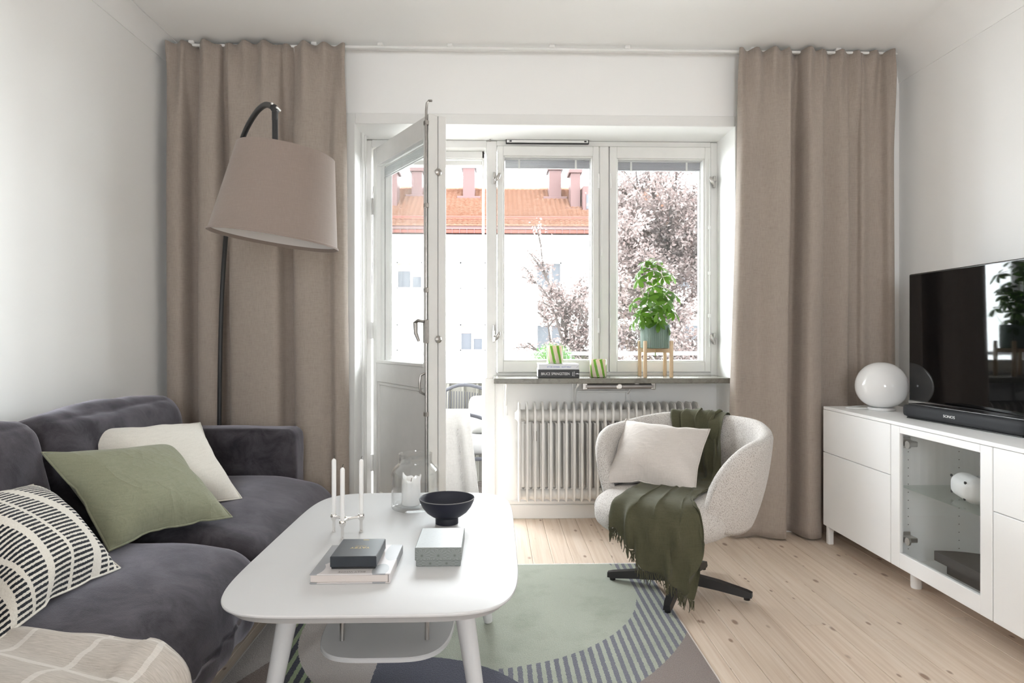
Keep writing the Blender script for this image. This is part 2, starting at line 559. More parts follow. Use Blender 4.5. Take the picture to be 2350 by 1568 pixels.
# ------------------------------------------------------------------ draped and inflated cloth shapes: x, y, z in half millimetres
CLOTH = {}
CLOTH['wool'] = [
    -451, -482, -2, -439, -416, -1, -425, -351, 0, -411, -286, 1, -393, -222, 3, -369, -172, 5, -378, -106, 5, -386, -40, 4, -391, 26, 3, -383, 85, 3, -402, 149, 2, -419, 213, 2, -432, 278, 1, 
    -445, 343, 1, -457, 409, 1, -471, 474, 1, -388, -462, -2, -398, -423, 52, -399, -358, 62, -394, -291, 66, -389, -225, 71, -368, -162, 67, -358, -101, 65, -365, -40, 65, -381, 25, 69, -381, 
    91, 66, -374, 157, 63, -397, 218, 66, -403, 284, 62, -410, 350, 59, -413, 416, 50, -406, 460, 0, -324, -442, -2, -333, -414, 59, -344, -362, 98, -349, -297, 114, -351, -231, 125, -347, 
    -165, 128, -346, -101, 129, -345, -34, 128, -341, 28, 121, -351, 94, 126, -353, 160, 122, -352, 226, 113, -355, 292, 108, -354, 356, 93, -347, 412, 58, -341, 446, 0, -261, -421, -2, -268, 
    -399, 62, -279, -358, 112, -288, -299, 140, -292, -233, 155, -295, -168, 165, -297, -101, 172, -297, -35, 174, -297, 32, 171, -296, 98, 162, -296, 164, 155, -295, 230, 147, -293, 295, 131, 
    -288, 356, 105, -281, 404, 60, -276, 434, 0, -198, -398, -2, -204, -383, 63, -213, -350, 120, -224, -298, 160, -229, -234, 176, -231, -167, 185, -232, -101, 189, -233, -34, 191, -233, 33, 
    188, -232, 99, 182, -231, 165, 173, -230, 231, 162, -228, 296, 146, -222, 353, 113, -215, 393, 61, -210, 421, -1, -136, -374, -2, -139, -366, 64, -148, -336, 123, -159, -295, 175, -166, 
    -233, 197, -166, -167, 198, -167, -100, 202, -167, -34, 203, -167, 33, 200, -166, 100, 193, -166, 166, 186, -165, 232, 177, -163, 297, 160, -156, 346, 115, -152, 374, 57, -145, 407, -1, 
    -96, -343, -3, -85, -328, 56, -86, -312, 120, -102, -270, 169, -102, -233, 213, -101, -167, 213, -101, -100, 212, -101, -33, 209, -100, 33, 206, -100, 100, 201, -100, 166, 194, -99, 233, 
    187, -99, 289, 156, -93, 328, 105, -87, 380, 65, -83, 387, -1, -30, -347, -3, -27, -310, 54, -27, -282, 113, -38, -288, 177, -35, -233, 209, -34, -167, 215, -34, -100, 214, -34, -33, 212, 
    -34, 33, 209, -33, 100, 204, -33, 166, 197, -33, 232, 186, -33, 293, 161, -32, 332, 108, -22, 369, 60, -28, 348, -2, 37, -351, -3, 39, -317, 56, 25, -324, 120, 28, -296, 179, 31, -233, 202, 
    32, -167, 210, 33, -101, 213, 33, -34, 212, 33, 33, 210, 33, 99, 204, 34, 166, 195, 34, 231, 184, 33, 291, 155, 31, 347, 120, 38, 347, 65, 38, 347, -2, 103, -356, -3, 85, -365, 62, 87, 
    -344, 125, 94, -296, 169, 97, -233, 191, 98, -167, 203, 99, -101, 208, 100, -34, 210, 100, 33, 208, 100, 99, 201, 100, 165, 191, 100, 230, 178, 100, 293, 157, 98, 349, 120, 92, 386, 65, 90, 
    389, -2, 144, -397, -2, 148, -384, 64, 154, -349, 120, 160, -296, 159, 163, -233, 180, 164, -167, 193, 165, -101, 202, 166, -35, 206, 167, 32, 204, 167, 98, 196, 167, 164, 185, 167, 229, 
    171, 166, 293, 153, 163, 340, 107, 158, 389, 63, 154, 406, -2, 208, -413, -2, 214, -387, 59, 220, -353, 115, 225, -296, 148, 228, -233, 168, 230, -167, 181, 232, -102, 195, 233, -35, 199, 
    233, 31, 197, 233, 98, 190, 233, 163, 179, 233, 228, 162, 232, 292, 143, 229, 349, 111, 224, 392, 60, 220, 417, -3, 274, -428, -2, 279, -401, 60, 286, -356, 107, 291, -295, 135, 293, -231, 
    154, 294, -166, 167, 298, -103, 185, 299, -36, 190, 299, 30, 185, 299, 96, 179, 298, 161, 164, 298, 225, 148, 298, 289, 130, 295, 350, 104, 290, 395, 57, 285, 427, -3, 339, -442, -2, 345, 
    -409, 57, 352, -356, 95, 353, -291, 112, 352, -226, 124, 344, -160, 129, 316, -100, 123, 335, -37, 134, 330, 29, 133, 344, 89, 137, 355, 154, 132, 356, 219, 118, 360, 284, 109, 361, 348, 
    92, 357, 403, 55, 351, 437, -3, 404, -456, -2, 411, -414, 50, 408, -348, 61, 400, -282, 66, 389, -217, 70, 353, -163, 63, 357, -98, 72, 325, -40, 72, 341, 20, 74, 361, 83, 73, 367, 149, 68, 
    395, 208, 68, 408, 274, 64, 417, 339, 58, 423, 405, 48, 417, 447, -3, 469, -470, -1, 454, -405, 0, 439, -340, 2, 424, -275, 3, 407, -211, 5, 386, -147, 8, 340, -111, 9, 347, -44, 8, 354, 
    22, 8, 346, 88, 8, 384, 140, 4, 407, 203, 2, 428, 266, 0, 447, 330, -1, 465, 394, -2, 483, 458, -3, -399, -422, -53, -397, -356, -61, -390, -290, -63, -380, -224, -63, -353, -163, -55, 
    -346, -102, -54, -370, -42, -59, -381, 24, -63, -381, 90, -61, -374, 157, -59, -397, 217, -62, -403, 284, -59, -410, 350, -57, -414, 416, -49, -333, -414, -62, -344, -360, -99, -347, -295, 
    -113, -346, -229, -120, -330, -165, -116, -328, -103, -114, -341, -38, -119, -341, 26, -116, -349, 92, -119, -352, 159, -117, -352, 225, -110, -356, 290, -106, -355, 356, -92, -348, 412, 
    -57, -268, -400, -65, -279, -358, -115, -287, -298, -142, -292, -233, -157, -295, -168, -172, -295, -102, -170, -293, -35, -165, -292, 30, -159, -295, 96, -158, -295, 163, -152, -296, 229, 
    -144, -294, 294, -130, -289, 356, -105, -282, 404, -61, -204, -384, -68, -213, -351, -124, -224, -298, -162, -228, -233, -176, -231, -167, -189, -232, -101, -193, -233, -34, -194, -233, 32, 
    -189, -233, 99, -182, -232, 165, -173, -232, 231, -163, -229, 295, -147, -223, 353, -114, -216, 393, -62, -139, -367, -69, -148, -339, -129, -159, -296, -178, -165, -233, -198, -165, -166, 
    -200, -167, -100, -206, -167, -33, -206, -168, 33, -203, -167, 100, -195, -167, 166, -188, -167, 232, -179, -165, 297, -162, -157, 346, -117, -153, 374, -58, -85, -329, -62, -86, -314, 
    -126, -101, -274, -177, -101, -233, -215, -101, -166, -215, -101, -99, -215, -101, -33, -213, -101, 34, -210, -101, 100, -204, -101, 167, -197, -101, 233, -190, -101, 289, -159, -95, 326, 
    -105, -88, 380, -68, -27, -311, -60, -27, -284, -120, -37, -289, -183, -34, -232, -213, -34, -166, -217, -34, -99, -217, -34, -32, -216, -35, 34, -214, -35, 101, -208, -35, 167, -201, -35, 
    233, -190, -35, 295, -166, -33, 333, -112, -23, 369, -64, 39, -318, -62, 25, -325, -126, 30, -294, -183, 32, -232, -205, 33, -166, -212, 33, -99, -216, 32, -32, -217, 32, 35, -215, 32, 101, 
    -209, 32, 167, -200, 32, 233, -188, 31, 293, -162, 30, 348, -124, 38, 348, -69, 85, -366, -67, 89, -343, -129, 95, -294, -173, 98, -231, -194, 99, -165, -204, 99, -99, -211, 99, -32, -215, 
    99, 35, -216, 99, 101, -209, 99, 167, -198, 99, 232, -183, 98, 295, -163, 97, 350, -126, 91, 386, -70, 148, -384, -68, 155, -348, -124, 161, -294, -162, 164, -230, -181, 165, -165, -194, 
    165, -98, -203, 166, -32, -211, 166, 35, -212, 166, 101, -207, 165, 166, -194, 165, 231, -177, 165, 295, -158, 162, 344, -116, 158, 389, -68, 215, -386, -63, 221, -351, -117, 227, -293, 
    -149, 229, -229, -167, 230, -164, -181, 231, -98, -194, 232, -32, -205, 232, 34, -206, 232, 101, -204, 232, 166, -189, 232, 230, -169, 231, 293, -148, 228, 351, -117, 224, 392, -65, 280, 
    -400, -63, 287, -353, -109, 291, -291, -133, 293, -226, -148, 294, -161, -161, 292, -95, -168, 286, -28, -167, 285, 35, -166, 282, 101, -166, 297, 162, -173, 297, 226, -156, 296, 290, -136, 
    295, 351, -110, 290, 397, -63, 346, -407, -59, 352, -352, -95, 352, -287, -107, 349, -220, -114, 341, -155, -116, 315, -94, -106, 322, -30, -112, 305, 34, -105, 309, 91, -112, 336, 151, 
    -120, 351, 216, -119, 358, 282, -111, 360, 347, -96, 356, 403, -61, 412, -412, -52, 406, -346, -57, 398, -280, -59, 386, -214, -59, 355, -159, -51, 353, -93, -54, 315, -39, -49, 325, 19, 
    -54, 346, 82, -58, 357, 147, -57, 385, 208, -63, 402, 272, -63, 415, 338, -61, 422, 403, -53, ]
CLOTH['sage'] = [
    -506, -457, 0, -494, -395, 0, -480, -333, 0, -467, -270, 0, -457, -207, 0, -446, -145, 0, -431, -83, 0, -405, -34, -1, -412, 29, -2, -406, 92, 1, -442, 145, 0, -456, 207, -1, -468, 270, -1, 
    -482, 332, -1, -496, 394, -2, -509, 457, -2, -438, -436, 0, -447, -402, 54, -446, -339, 63, -442, -275, 68, -431, -212, 68, -415, -154, 65, -417, -90, 72, -408, -27, 67, -409, 27, 69, -428, 
    88, 70, -434, 152, 72, -431, 215, 65, -439, 276, 65, -448, 339, 62, -448, 402, 51, -440, 438, -1, -369, -415, 0, -376, -394, 60, -384, -344, 98, -386, -281, 111, -387, -218, 123, -383, 
    -155, 127, -366, -94, 123, -382, -33, 133, -384, 31, 132, -383, 94, 126, -377, 157, 114, -387, 219, 120, -387, 283, 111, -384, 345, 95, -377, 397, 61, -371, 417, 0, -301, -391, 0, -305, 
    -381, 64, -314, -344, 113, -317, -283, 132, -319, -221, 145, -321, -159, 161, -322, -95, 169, -322, -31, 170, -321, 32, 166, -320, 95, 160, -322, 159, 158, -320, 222, 146, -318, 285, 132, 
    -314, 345, 112, -306, 384, 63, -302, 400, 1, -239, -355, 0, -241, -350, 64, -243, -340, 122, -248, -285, 153, -249, -221, 159, -250, -159, 173, -251, -96, 181, -252, -31, 184, -252, 33, 
    184, -252, 96, 180, -251, 160, 172, -250, 223, 162, -248, 286, 150, -243, 341, 119, -237, 371, 64, -232, 386, 2, -170, -336, 0, -169, -349, 63, -172, -327, 123, -178, -285, 166, -179, -222, 
    178, -179, -159, 183, -180, -95, 191, -180, -31, 193, -180, 33, 193, -180, 97, 191, -180, 160, 184, -179, 224, 176, -178, 287, 165, -172, 328, 117, -167, 361, 66, -173, 351, 3, -102, -348, 
    0, -106, -317, 56, -107, -317, 119, -106, -281, 169, -108, -223, 190, -108, -159, 194, -108, -95, 198, -109, -31, 199, -109, 33, 199, -109, 97, 197, -108, 161, 193, -108, 225, 188, -107, 
    286, 172, -104, 322, 121, -100, 335, 65, -102, 355, 4, -31, -341, 0, -39, -338, 59, -36, -314, 114, -38, -275, 159, -36, -223, 192, -36, -159, 198, -36, -95, 200, -36, -31, 201, -37, 33, 
    202, -37, 97, 201, -37, 161, 199, -37, 225, 194, -35, 285, 173, -36, 313, 120, -34, 348, 68, -40, 334, 5, 26, -368, 0, 29, -358, 64, 31, -319, 111, 33, -281, 162, 36, -222, 186, 36, -159, 
    195, 36, -95, 199, 36, -31, 200, 36, 33, 202, 35, 97, 202, 35, 161, 199, 35, 225, 195, 34, 276, 161, 32, 329, 126, 32, 323, 69, 32, 334, 5, 96, -381, 0, 99, -355, 59, 101, -332, 117, 105, 
    -282, 156, 107, -221, 177, 108, -159, 190, 108, -95, 193, 108, -31, 196, 108, 33, 199, 107, 97, 198, 107, 161, 194, 107, 225, 188, 105, 285, 169, 103, 326, 123, 97, 351, 68, 104, 336, 5, 
    168, -390, 1, 167, -376, 64, 173, -334, 112, 176, -279, 143, 178, -222, 170, 179, -158, 179, 179, -94, 185, 179, -31, 190, 179, 33, 193, 179, 97, 192, 179, 161, 186, 178, 224, 177, 176, 
    287, 163, 171, 334, 124, 168, 361, 67, 165, 366, 3, 236, -374, 1, 239, -382, 64, 244, -332, 103, 247, -283, 142, 249, -221, 159, 250, -158, 167, 251, -94, 174, 251, -30, 181, 251, 34, 184, 
    251, 98, 183, 249, 160, 171, 249, 224, 165, 247, 286, 150, 242, 342, 121, 235, 371, 66, 236, 375, 2, 300, -406, 1, 310, -387, 62, 315, -342, 106, 319, -283, 132, 319, -220, 142, 320, -157, 
    151, 321, -93, 159, 320, -29, 162, 320, 35, 164, 321, 98, 167, 318, 160, 156, 319, 223, 149, 318, 285, 135, 313, 345, 111, 306, 387, 65, 301, 396, 2, 369, -425, 1, 378, -386, 52, 386, -344, 
    99, 386, -281, 108, 387, -217, 118, 386, -154, 123, 383, -90, 125, 373, -27, 117, 372, 36, 117, 358, 98, 107, 379, 155, 123, 385, 219, 122, 386, 283, 114, 384, 344, 96, 377, 395, 60, 369, 
    418, -1, 439, -440, 1, 448, -402, 53, 449, -339, 64, 444, -276, 68, 438, -212, 69, 419, -152, 65, 430, -89, 70, 423, -25, 66, 395, 30, 49, 416, 87, 66, 425, 151, 68, 433, 214, 69, 427, 277, 
    61, 446, 337, 63, 448, 400, 52, 439, 435, -2, 509, -458, 1, 497, -395, 1, 483, -333, 1, 470, -271, 0, 455, -209, 0, 447, -150, 0, 447, -86, -1, 449, -33, -1, 447, 30, -1, 442, 94, -1, 428, 
    156, -1, 446, 206, -2, 460, 268, -2, 475, 330, -2, 493, 391, -3, 509, 453, -3, -447, -402, -54, -446, -339, -63, -441, -275, -67, -429, -212, -67, -415, -154, -64, -421, -91, -72, -408, 
    -29, -70, -407, 26, -70, -425, 88, -70, -432, 151, -72, -429, 215, -66, -438, 276, -67, -446, 339, -64, -447, 402, -53, -376, -394, -61, -384, -344, -99, -386, -282, -112, -387, -219, -124, 
    -381, -155, -125, -381, -97, -132, -384, -33, -136, -384, 30, -133, -382, 94, -127, -375, 156, -115, -385, 219, -121, -385, 282, -112, -382, 344, -96, -376, 396, -61, -305, -381, -64, -314, 
    -344, -114, -317, -284, -133, -319, -222, -148, -321, -160, -162, -322, -96, -172, -322, -32, -171, -320, 32, -167, -320, 95, -162, -320, 159, -159, -319, 222, -147, -316, 284, -132, -312, 
    344, -110, -305, 383, -61, -241, -351, -64, -242, -340, -123, -248, -286, -154, -249, -223, -162, -250, -160, -175, -251, -96, -183, -251, -32, -186, -251, 32, -185, -250, 96, -181, -249, 
    159, -173, -248, 222, -162, -246, 285, -148, -240, 339, -115, -236, 370, -60, -169, -349, -63, -172, -328, -124, -177, -286, -167, -179, -224, -179, -179, -160, -186, -179, -97, -192, -180, 
    -33, -195, -180, 31, -194, -179, 96, -192, -178, 159, -185, -177, 223, -176, -175, 284, -159, -170, 325, -111, -165, 359, -60, -105, -317, -56, -107, -318, -119, -106, -282, -169, -108, 
    -224, -191, -108, -161, -195, -108, -97, -199, -108, -33, -201, -108, 31, -201, -108, 95, -200, -107, 159, -195, -106, 223, -187, -103, 282, -163, -101, 319, -113, -99, 333, -57, -39, -338, 
    -59, -36, -315, -114, -38, -276, -160, -36, -224, -192, -36, -161, -198, -36, -97, -201, -36, -33, -203, -36, 31, -205, -36, 95, -206, -36, 160, -204, -34, 222, -192, -34, 271, -152, -35, 
    307, -109, -32, 344, -59, 29, -359, -64, 31, -320, -111, 34, -283, -162, 36, -224, -187, 36, -161, -196, 36, -97, -200, 36, -33, -203, 36, 31, -205, 36, 95, -208, 36, 160, -207, 37, 216, 
    -184, 37, 266, -146, 35, 321, -114, 33, 318, -58, 99, -355, -59, 102, -333, -117, 106, -283, -156, 107, -223, -179, 108, -160, -190, 108, -96, -195, 108, -33, -199, 108, 31, -203, 108, 95, 
    -204, 108, 160, -202, 107, 222, -190, 105, 278, -158, 105, 313, -106, 97, 345, -58, 168, -376, -63, 173, -335, -112, 176, -280, -143, 179, -223, -170, 180, -160, -180, 180, -96, -186, 180, 
    -32, -192, 180, 32, -196, 180, 96, -197, 180, 160, -193, 179, 223, -186, 177, 279, -156, 170, 314, -107, 168, 353, -58, 239, -383, -63, 245, -333, -102, 248, -284, -141, 250, -223, -159, 
    251, -159, -168, 251, -95, -175, 251, -32, -182, 252, 32, -186, 251, 96, -187, 250, 159, -176, 249, 223, -171, 247, 285, -156, 239, 332, -114, 235, 358, -58, 311, -388, -61, 315, -343, 
    -105, 319, -285, -132, 320, -221, -142, 321, -158, -151, 321, -94, -159, 321, -30, -164, 321, 34, -169, 321, 97, -171, 318, 159, -160, 319, 222, -156, 317, 284, -139, 311, 341, -111, 304, 
    380, -62, 378, -386, -50, 387, -345, -97, 387, -282, -108, 388, -219, -118, 387, -155, -124, 386, -91, -128, 382, -27, -127, 373, 35, -120, 358, 97, -110, 379, 155, -127, 384, 218, -125, 
    385, 282, -118, 382, 343, -99, 375, 393, -60, 448, -403, -51, 449, -340, -63, 445, -276, -67, 439, -213, -69, 420, -152, -66, 430, -89, -71, 423, -26, -68, 395, 29, -52, 416, 87, -69, 425, 
    150, -71, 432, 214, -72, 425, 277, -64, 445, 337, -67, 446, 400, -55, ]
CLOTH['stripe'] = [
    -485, -447, 1, -464, -383, 0, -441, -321, 0, -415, -259, -1, -390, -198, -1, -367, -135, -1, -341, -74, -1, -314, -13, -2, -356, 4, -1, -380, 66, -1, -397, 130, -1, -414, 194, -1, -433, 
    258, -1, -451, 322, -1, -471, 386, 0, -491, 449, 0, -419, -439, 0, -425, -396, 51, -414, -331, 60, -396, -267, 64, -372, -205, 64, -343, -145, 62, -307, -90, 55, -339, -32, 56, -322, 20, 
    48, -338, 80, 50, -370, 138, 61, -389, 201, 62, -406, 266, 61, -420, 331, 58, -429, 397, 50, -425, 440, 0, -353, -430, 0, -358, -397, 60, -362, -344, 99, -359, -280, 117, -345, -215, 124, 
    -307, -161, 116, -323, -97, 119, -331, -31, 121, -311, 31, 112, -310, 91, 105, -330, 150, 113, -353, 211, 117, -361, 277, 109, -365, 342, 93, -363, 398, 58, -359, 432, 0, -287, -419, 1, 
    -292, -393, 63, -297, -348, 111, -299, -289, 142, -300, -227, 167, -298, -163, 178, -291, -97, 172, -291, -33, 173, -288, 33, 171, -276, 96, 154, -296, 157, 168, -300, 222, 155, -300, 286, 
    134, -300, 346, 106, -296, 395, 61, -293, 425, 0, -222, -407, 1, -226, -382, 63, -230, -349, 119, -233, -291, 153, -234, -229, 176, -234, -165, 195, -233, -99, 203, -232, -34, 205, -234, 
    33, 209, -234, 99, 204, -234, 164, 189, -234, 227, 167, -235, 290, 145, -234, 349, 114, -230, 390, 62, -227, 417, 0, -156, -395, 1, -160, -383, 67, -164, -348, 124, -167, -294, 161, -168, 
    -231, 185, -167, -166, 199, -167, -100, 211, -167, -34, 216, -167, 33, 214, -167, 99, 207, -168, 164, 192, -168, 229, 173, -168, 291, 151, -167, 349, 118, -166, 372, 56, -161, 409, 0, -109, 
    -350, 1, -97, -363, 66, -97, -347, 128, -101, -295, 169, -101, -232, 189, -101, -166, 203, -100, -100, 211, -100, -34, 215, -100, 33, 213, -101, 99, 206, -101, 165, 194, -101, 230, 178, 
    -102, 293, 156, -101, 348, 119, -101, 385, 63, -95, 401, 0, -44, -366, 1, -36, -348, 61, -32, -338, 127, -35, -297, 175, -34, -232, 192, -34, -167, 203, -34, -100, 210, -34, -34, 213, -34, 
    33, 212, -34, 100, 206, -34, 166, 196, -35, 230, 180, -35, 294, 159, -34, 344, 116, -35, 388, 67, -35, 378, 0, 21, -381, 1, 24, -359, 63, 27, -338, 126, 32, -298, 178, 32, -233, 192, 33, 
    -167, 201, 33, -100, 208, 33, -34, 211, 33, 33, 209, 33, 100, 204, 32, 166, 194, 32, 231, 179, 32, 294, 159, 32, 348, 120, 32, 386, 65, 23, 403, 0, 86, -393, 0, 88, -377, 66, 93, -336, 117, 
    98, -297, 171, 99, -233, 187, 99, -167, 196, 100, -100, 203, 100, -34, 207, 100, 33, 206, 99, 100, 201, 99, 166, 191, 99, 231, 177, 98, 295, 157, 97, 342, 113, 94, 368, 53, 89, 410, 0, 153, 
    -398, 0, 154, -385, 67, 157, -351, 124, 162, -294, 156, 165, -232, 176, 165, -166, 187, 166, -100, 196, 166, -34, 202, 166, 33, 203, 166, 100, 198, 166, 165, 187, 165, 230, 172, 165, 294, 
    152, 161, 347, 115, 157, 386, 60, 155, 416, 0, 213, -397, 0, 220, -379, 64, 224, -356, 120, 228, -296, 148, 230, -231, 163, 231, -165, 175, 232, -100, 187, 233, -34, 196, 233, 33, 200, 233, 
    100, 196, 232, 165, 182, 232, 229, 164, 231, 292, 143, 228, 351, 112, 223, 394, 61, 221, 422, 0, 275, -421, 0, 281, -403, 65, 290, -357, 110, 293, -294, 132, 295, -229, 146, 295, -163, 157, 
    296, -97, 167, 296, -31, 177, 287, 34, 169, 291, 96, 172, 297, 162, 167, 297, 227, 152, 297, 291, 133, 294, 351, 105, 290, 400, 61, 287, 430, 0, 339, -442, 0, 347, -411, 59, 355, -356, 95, 
    355, -290, 107, 353, -224, 114, 350, -158, 120, 347, -91, 126, 336, -26, 125, 321, 25, 118, 338, 88, 126, 349, 154, 127, 357, 220, 124, 360, 286, 114, 360, 350, 96, 356, 405, 58, 352, 438, 
    0, 403, -458, -1, 413, -416, 51, 409, -350, 58, 398, -284, 58, 394, -218, 63, 386, -152, 65, 368, -88, 63, 366, -24, 66, 333, 33, 58, 365, 86, 66, 372, 148, 65, 389, 212, 66, 392, 278, 59, 
    414, 340, 61, 423, 406, 52, 418, 448, 0, 468, -474, -1, 455, -409, -1, 443, -344, 0, 431, -278, 0, 420, -213, 0, 406, -148, 0, 392, -83, 0, 377, -18, 0, 361, 24, 0, 377, 86, 0, 375, 153, 0, 
    402, 204, 0, 422, 268, 0, 443, 331, 0, 464, 394, 0, 484, 458, 0, -424, -397, -51, -414, -332, -61, -396, -267, -65, -372, -205, -66, -343, -145, -64, -306, -90, -57, -341, -34, -58, -335, 
    25, -51, -339, 79, -52, -368, 138, -61, -385, 203, -61, -404, 267, -61, -419, 332, -59, -429, 397, -51, -358, -397, -59, -362, -345, -99, -359, -281, -118, -346, -216, -126, -307, -163, 
    -118, -325, -99, -120, -333, -32, -123, -315, 31, -114, -316, 91, -107, -326, 150, -112, -347, 213, -115, -360, 278, -110, -365, 343, -95, -363, 399, -59, -291, -393, -62, -296, -348, -111, 
    -298, -290, -143, -300, -228, -168, -298, -164, -180, -292, -98, -174, -294, -34, -175, -295, 32, -175, -293, 98, -169, -290, 164, -159, -300, 226, -161, -300, 288, -136, -299, 348, -107, 
    -296, 396, -61, -226, -380, -60, -230, -348, -117, -233, -292, -153, -234, -229, -175, -234, -166, -195, -234, -100, -205, -234, -33, -204, -234, 33, -201, -234, 100, -197, -234, 166, -193, 
    -234, 229, -169, -234, 291, -147, -233, 350, -115, -229, 391, -62, -160, -382, -64, -163, -347, -121, -166, -293, -161, -168, -231, -185, -168, -166, -198, -168, -100, -208, -168, -33, 
    -211, -168, 34, -209, -168, 100, -204, -168, 166, -193, -168, 230, -175, -168, 293, -153, -167, 350, -119, -166, 373, -56, -98, -363, -65, -97, -344, -123, -100, -288, -160, -101, -232, 
    -190, -101, -166, -203, -101, -100, -210, -101, -33, -212, -101, 34, -210, -101, 100, -205, -101, 166, -194, -101, 231, -179, -101, 294, -157, -100, 349, -120, -101, 385, -64, -36, -348, 
    -60, -32, -337, -125, -36, -295, -173, -35, -232, -193, -34, -166, -204, -34, -100, -209, -34, -33, -212, -34, 34, -210, -34, 100, -205, -34, 166, -196, -35, 231, -180, -35, 295, -159, -34, 
    345, -117, -35, 388, -67, 24, -358, -61, 26, -338, -125, 31, -297, -176, 32, -233, -193, 32, -166, -202, 33, -100, -208, 33, -33, -210, 33, 34, -208, 33, 100, -203, 32, 166, -194, 32, 232, 
    -180, 32, 295, -159, 32, 348, -120, 32, 386, -65, 87, -376, -65, 92, -336, -117, 97, -297, -170, 98, -232, -187, 99, -166, -196, 99, -100, -203, 99, -33, -206, 99, 34, -206, 99, 100, -201, 
    99, 166, -191, 99, 231, -177, 98, 295, -158, 97, 342, -113, 94, 368, -53, 154, -384, -66, 157, -351, -123, 162, -294, -156, 164, -232, -176, 165, -166, -187, 165, -100, -196, 166, -33, 
    -202, 166, 33, -203, 166, 100, -198, 166, 166, -187, 165, 231, -172, 165, 295, -153, 161, 347, -114, 157, 386, -60, 219, -379, -64, 223, -355, -120, 228, -296, -148, 230, -231, -163, 231, 
    -165, -176, 232, -99, -187, 232, -33, -196, 233, 33, -200, 233, 100, -195, 232, 165, -182, 232, 229, -164, 231, 293, -143, 228, 351, -112, 224, 394, -61, 281, -403, -65, 289, -357, -111, 
    293, -294, -132, 294, -229, -147, 295, -163, -157, 295, -97, -167, 295, -31, -177, 286, 34, -169, 291, 96, -172, 297, 162, -167, 297, 227, -152, 297, 291, -133, 294, 351, -105, 290, 400, 
    -60, 347, -411, -60, 354, -356, -95, 354, -290, -108, 352, -224, -115, 349, -158, -120, 347, -91, -126, 336, -25, -125, 320, 25, -118, 338, 88, -126, 349, 154, -127, 357, 220, -124, 360, 
    286, -114, 360, 350, -96, 357, 405, -58, 413, -416, -52, 409, -350, -59, 400, -284, -60, 394, -218, -63, 385, -152, -65, 367, -88, -63, 366, -24, -66, 333, 33, -59, 365, 86, -66, 372, 148, 
    -65, 389, 212, -66, 392, 278, -59, 414, 340, -60, 423, 406, -52, ]
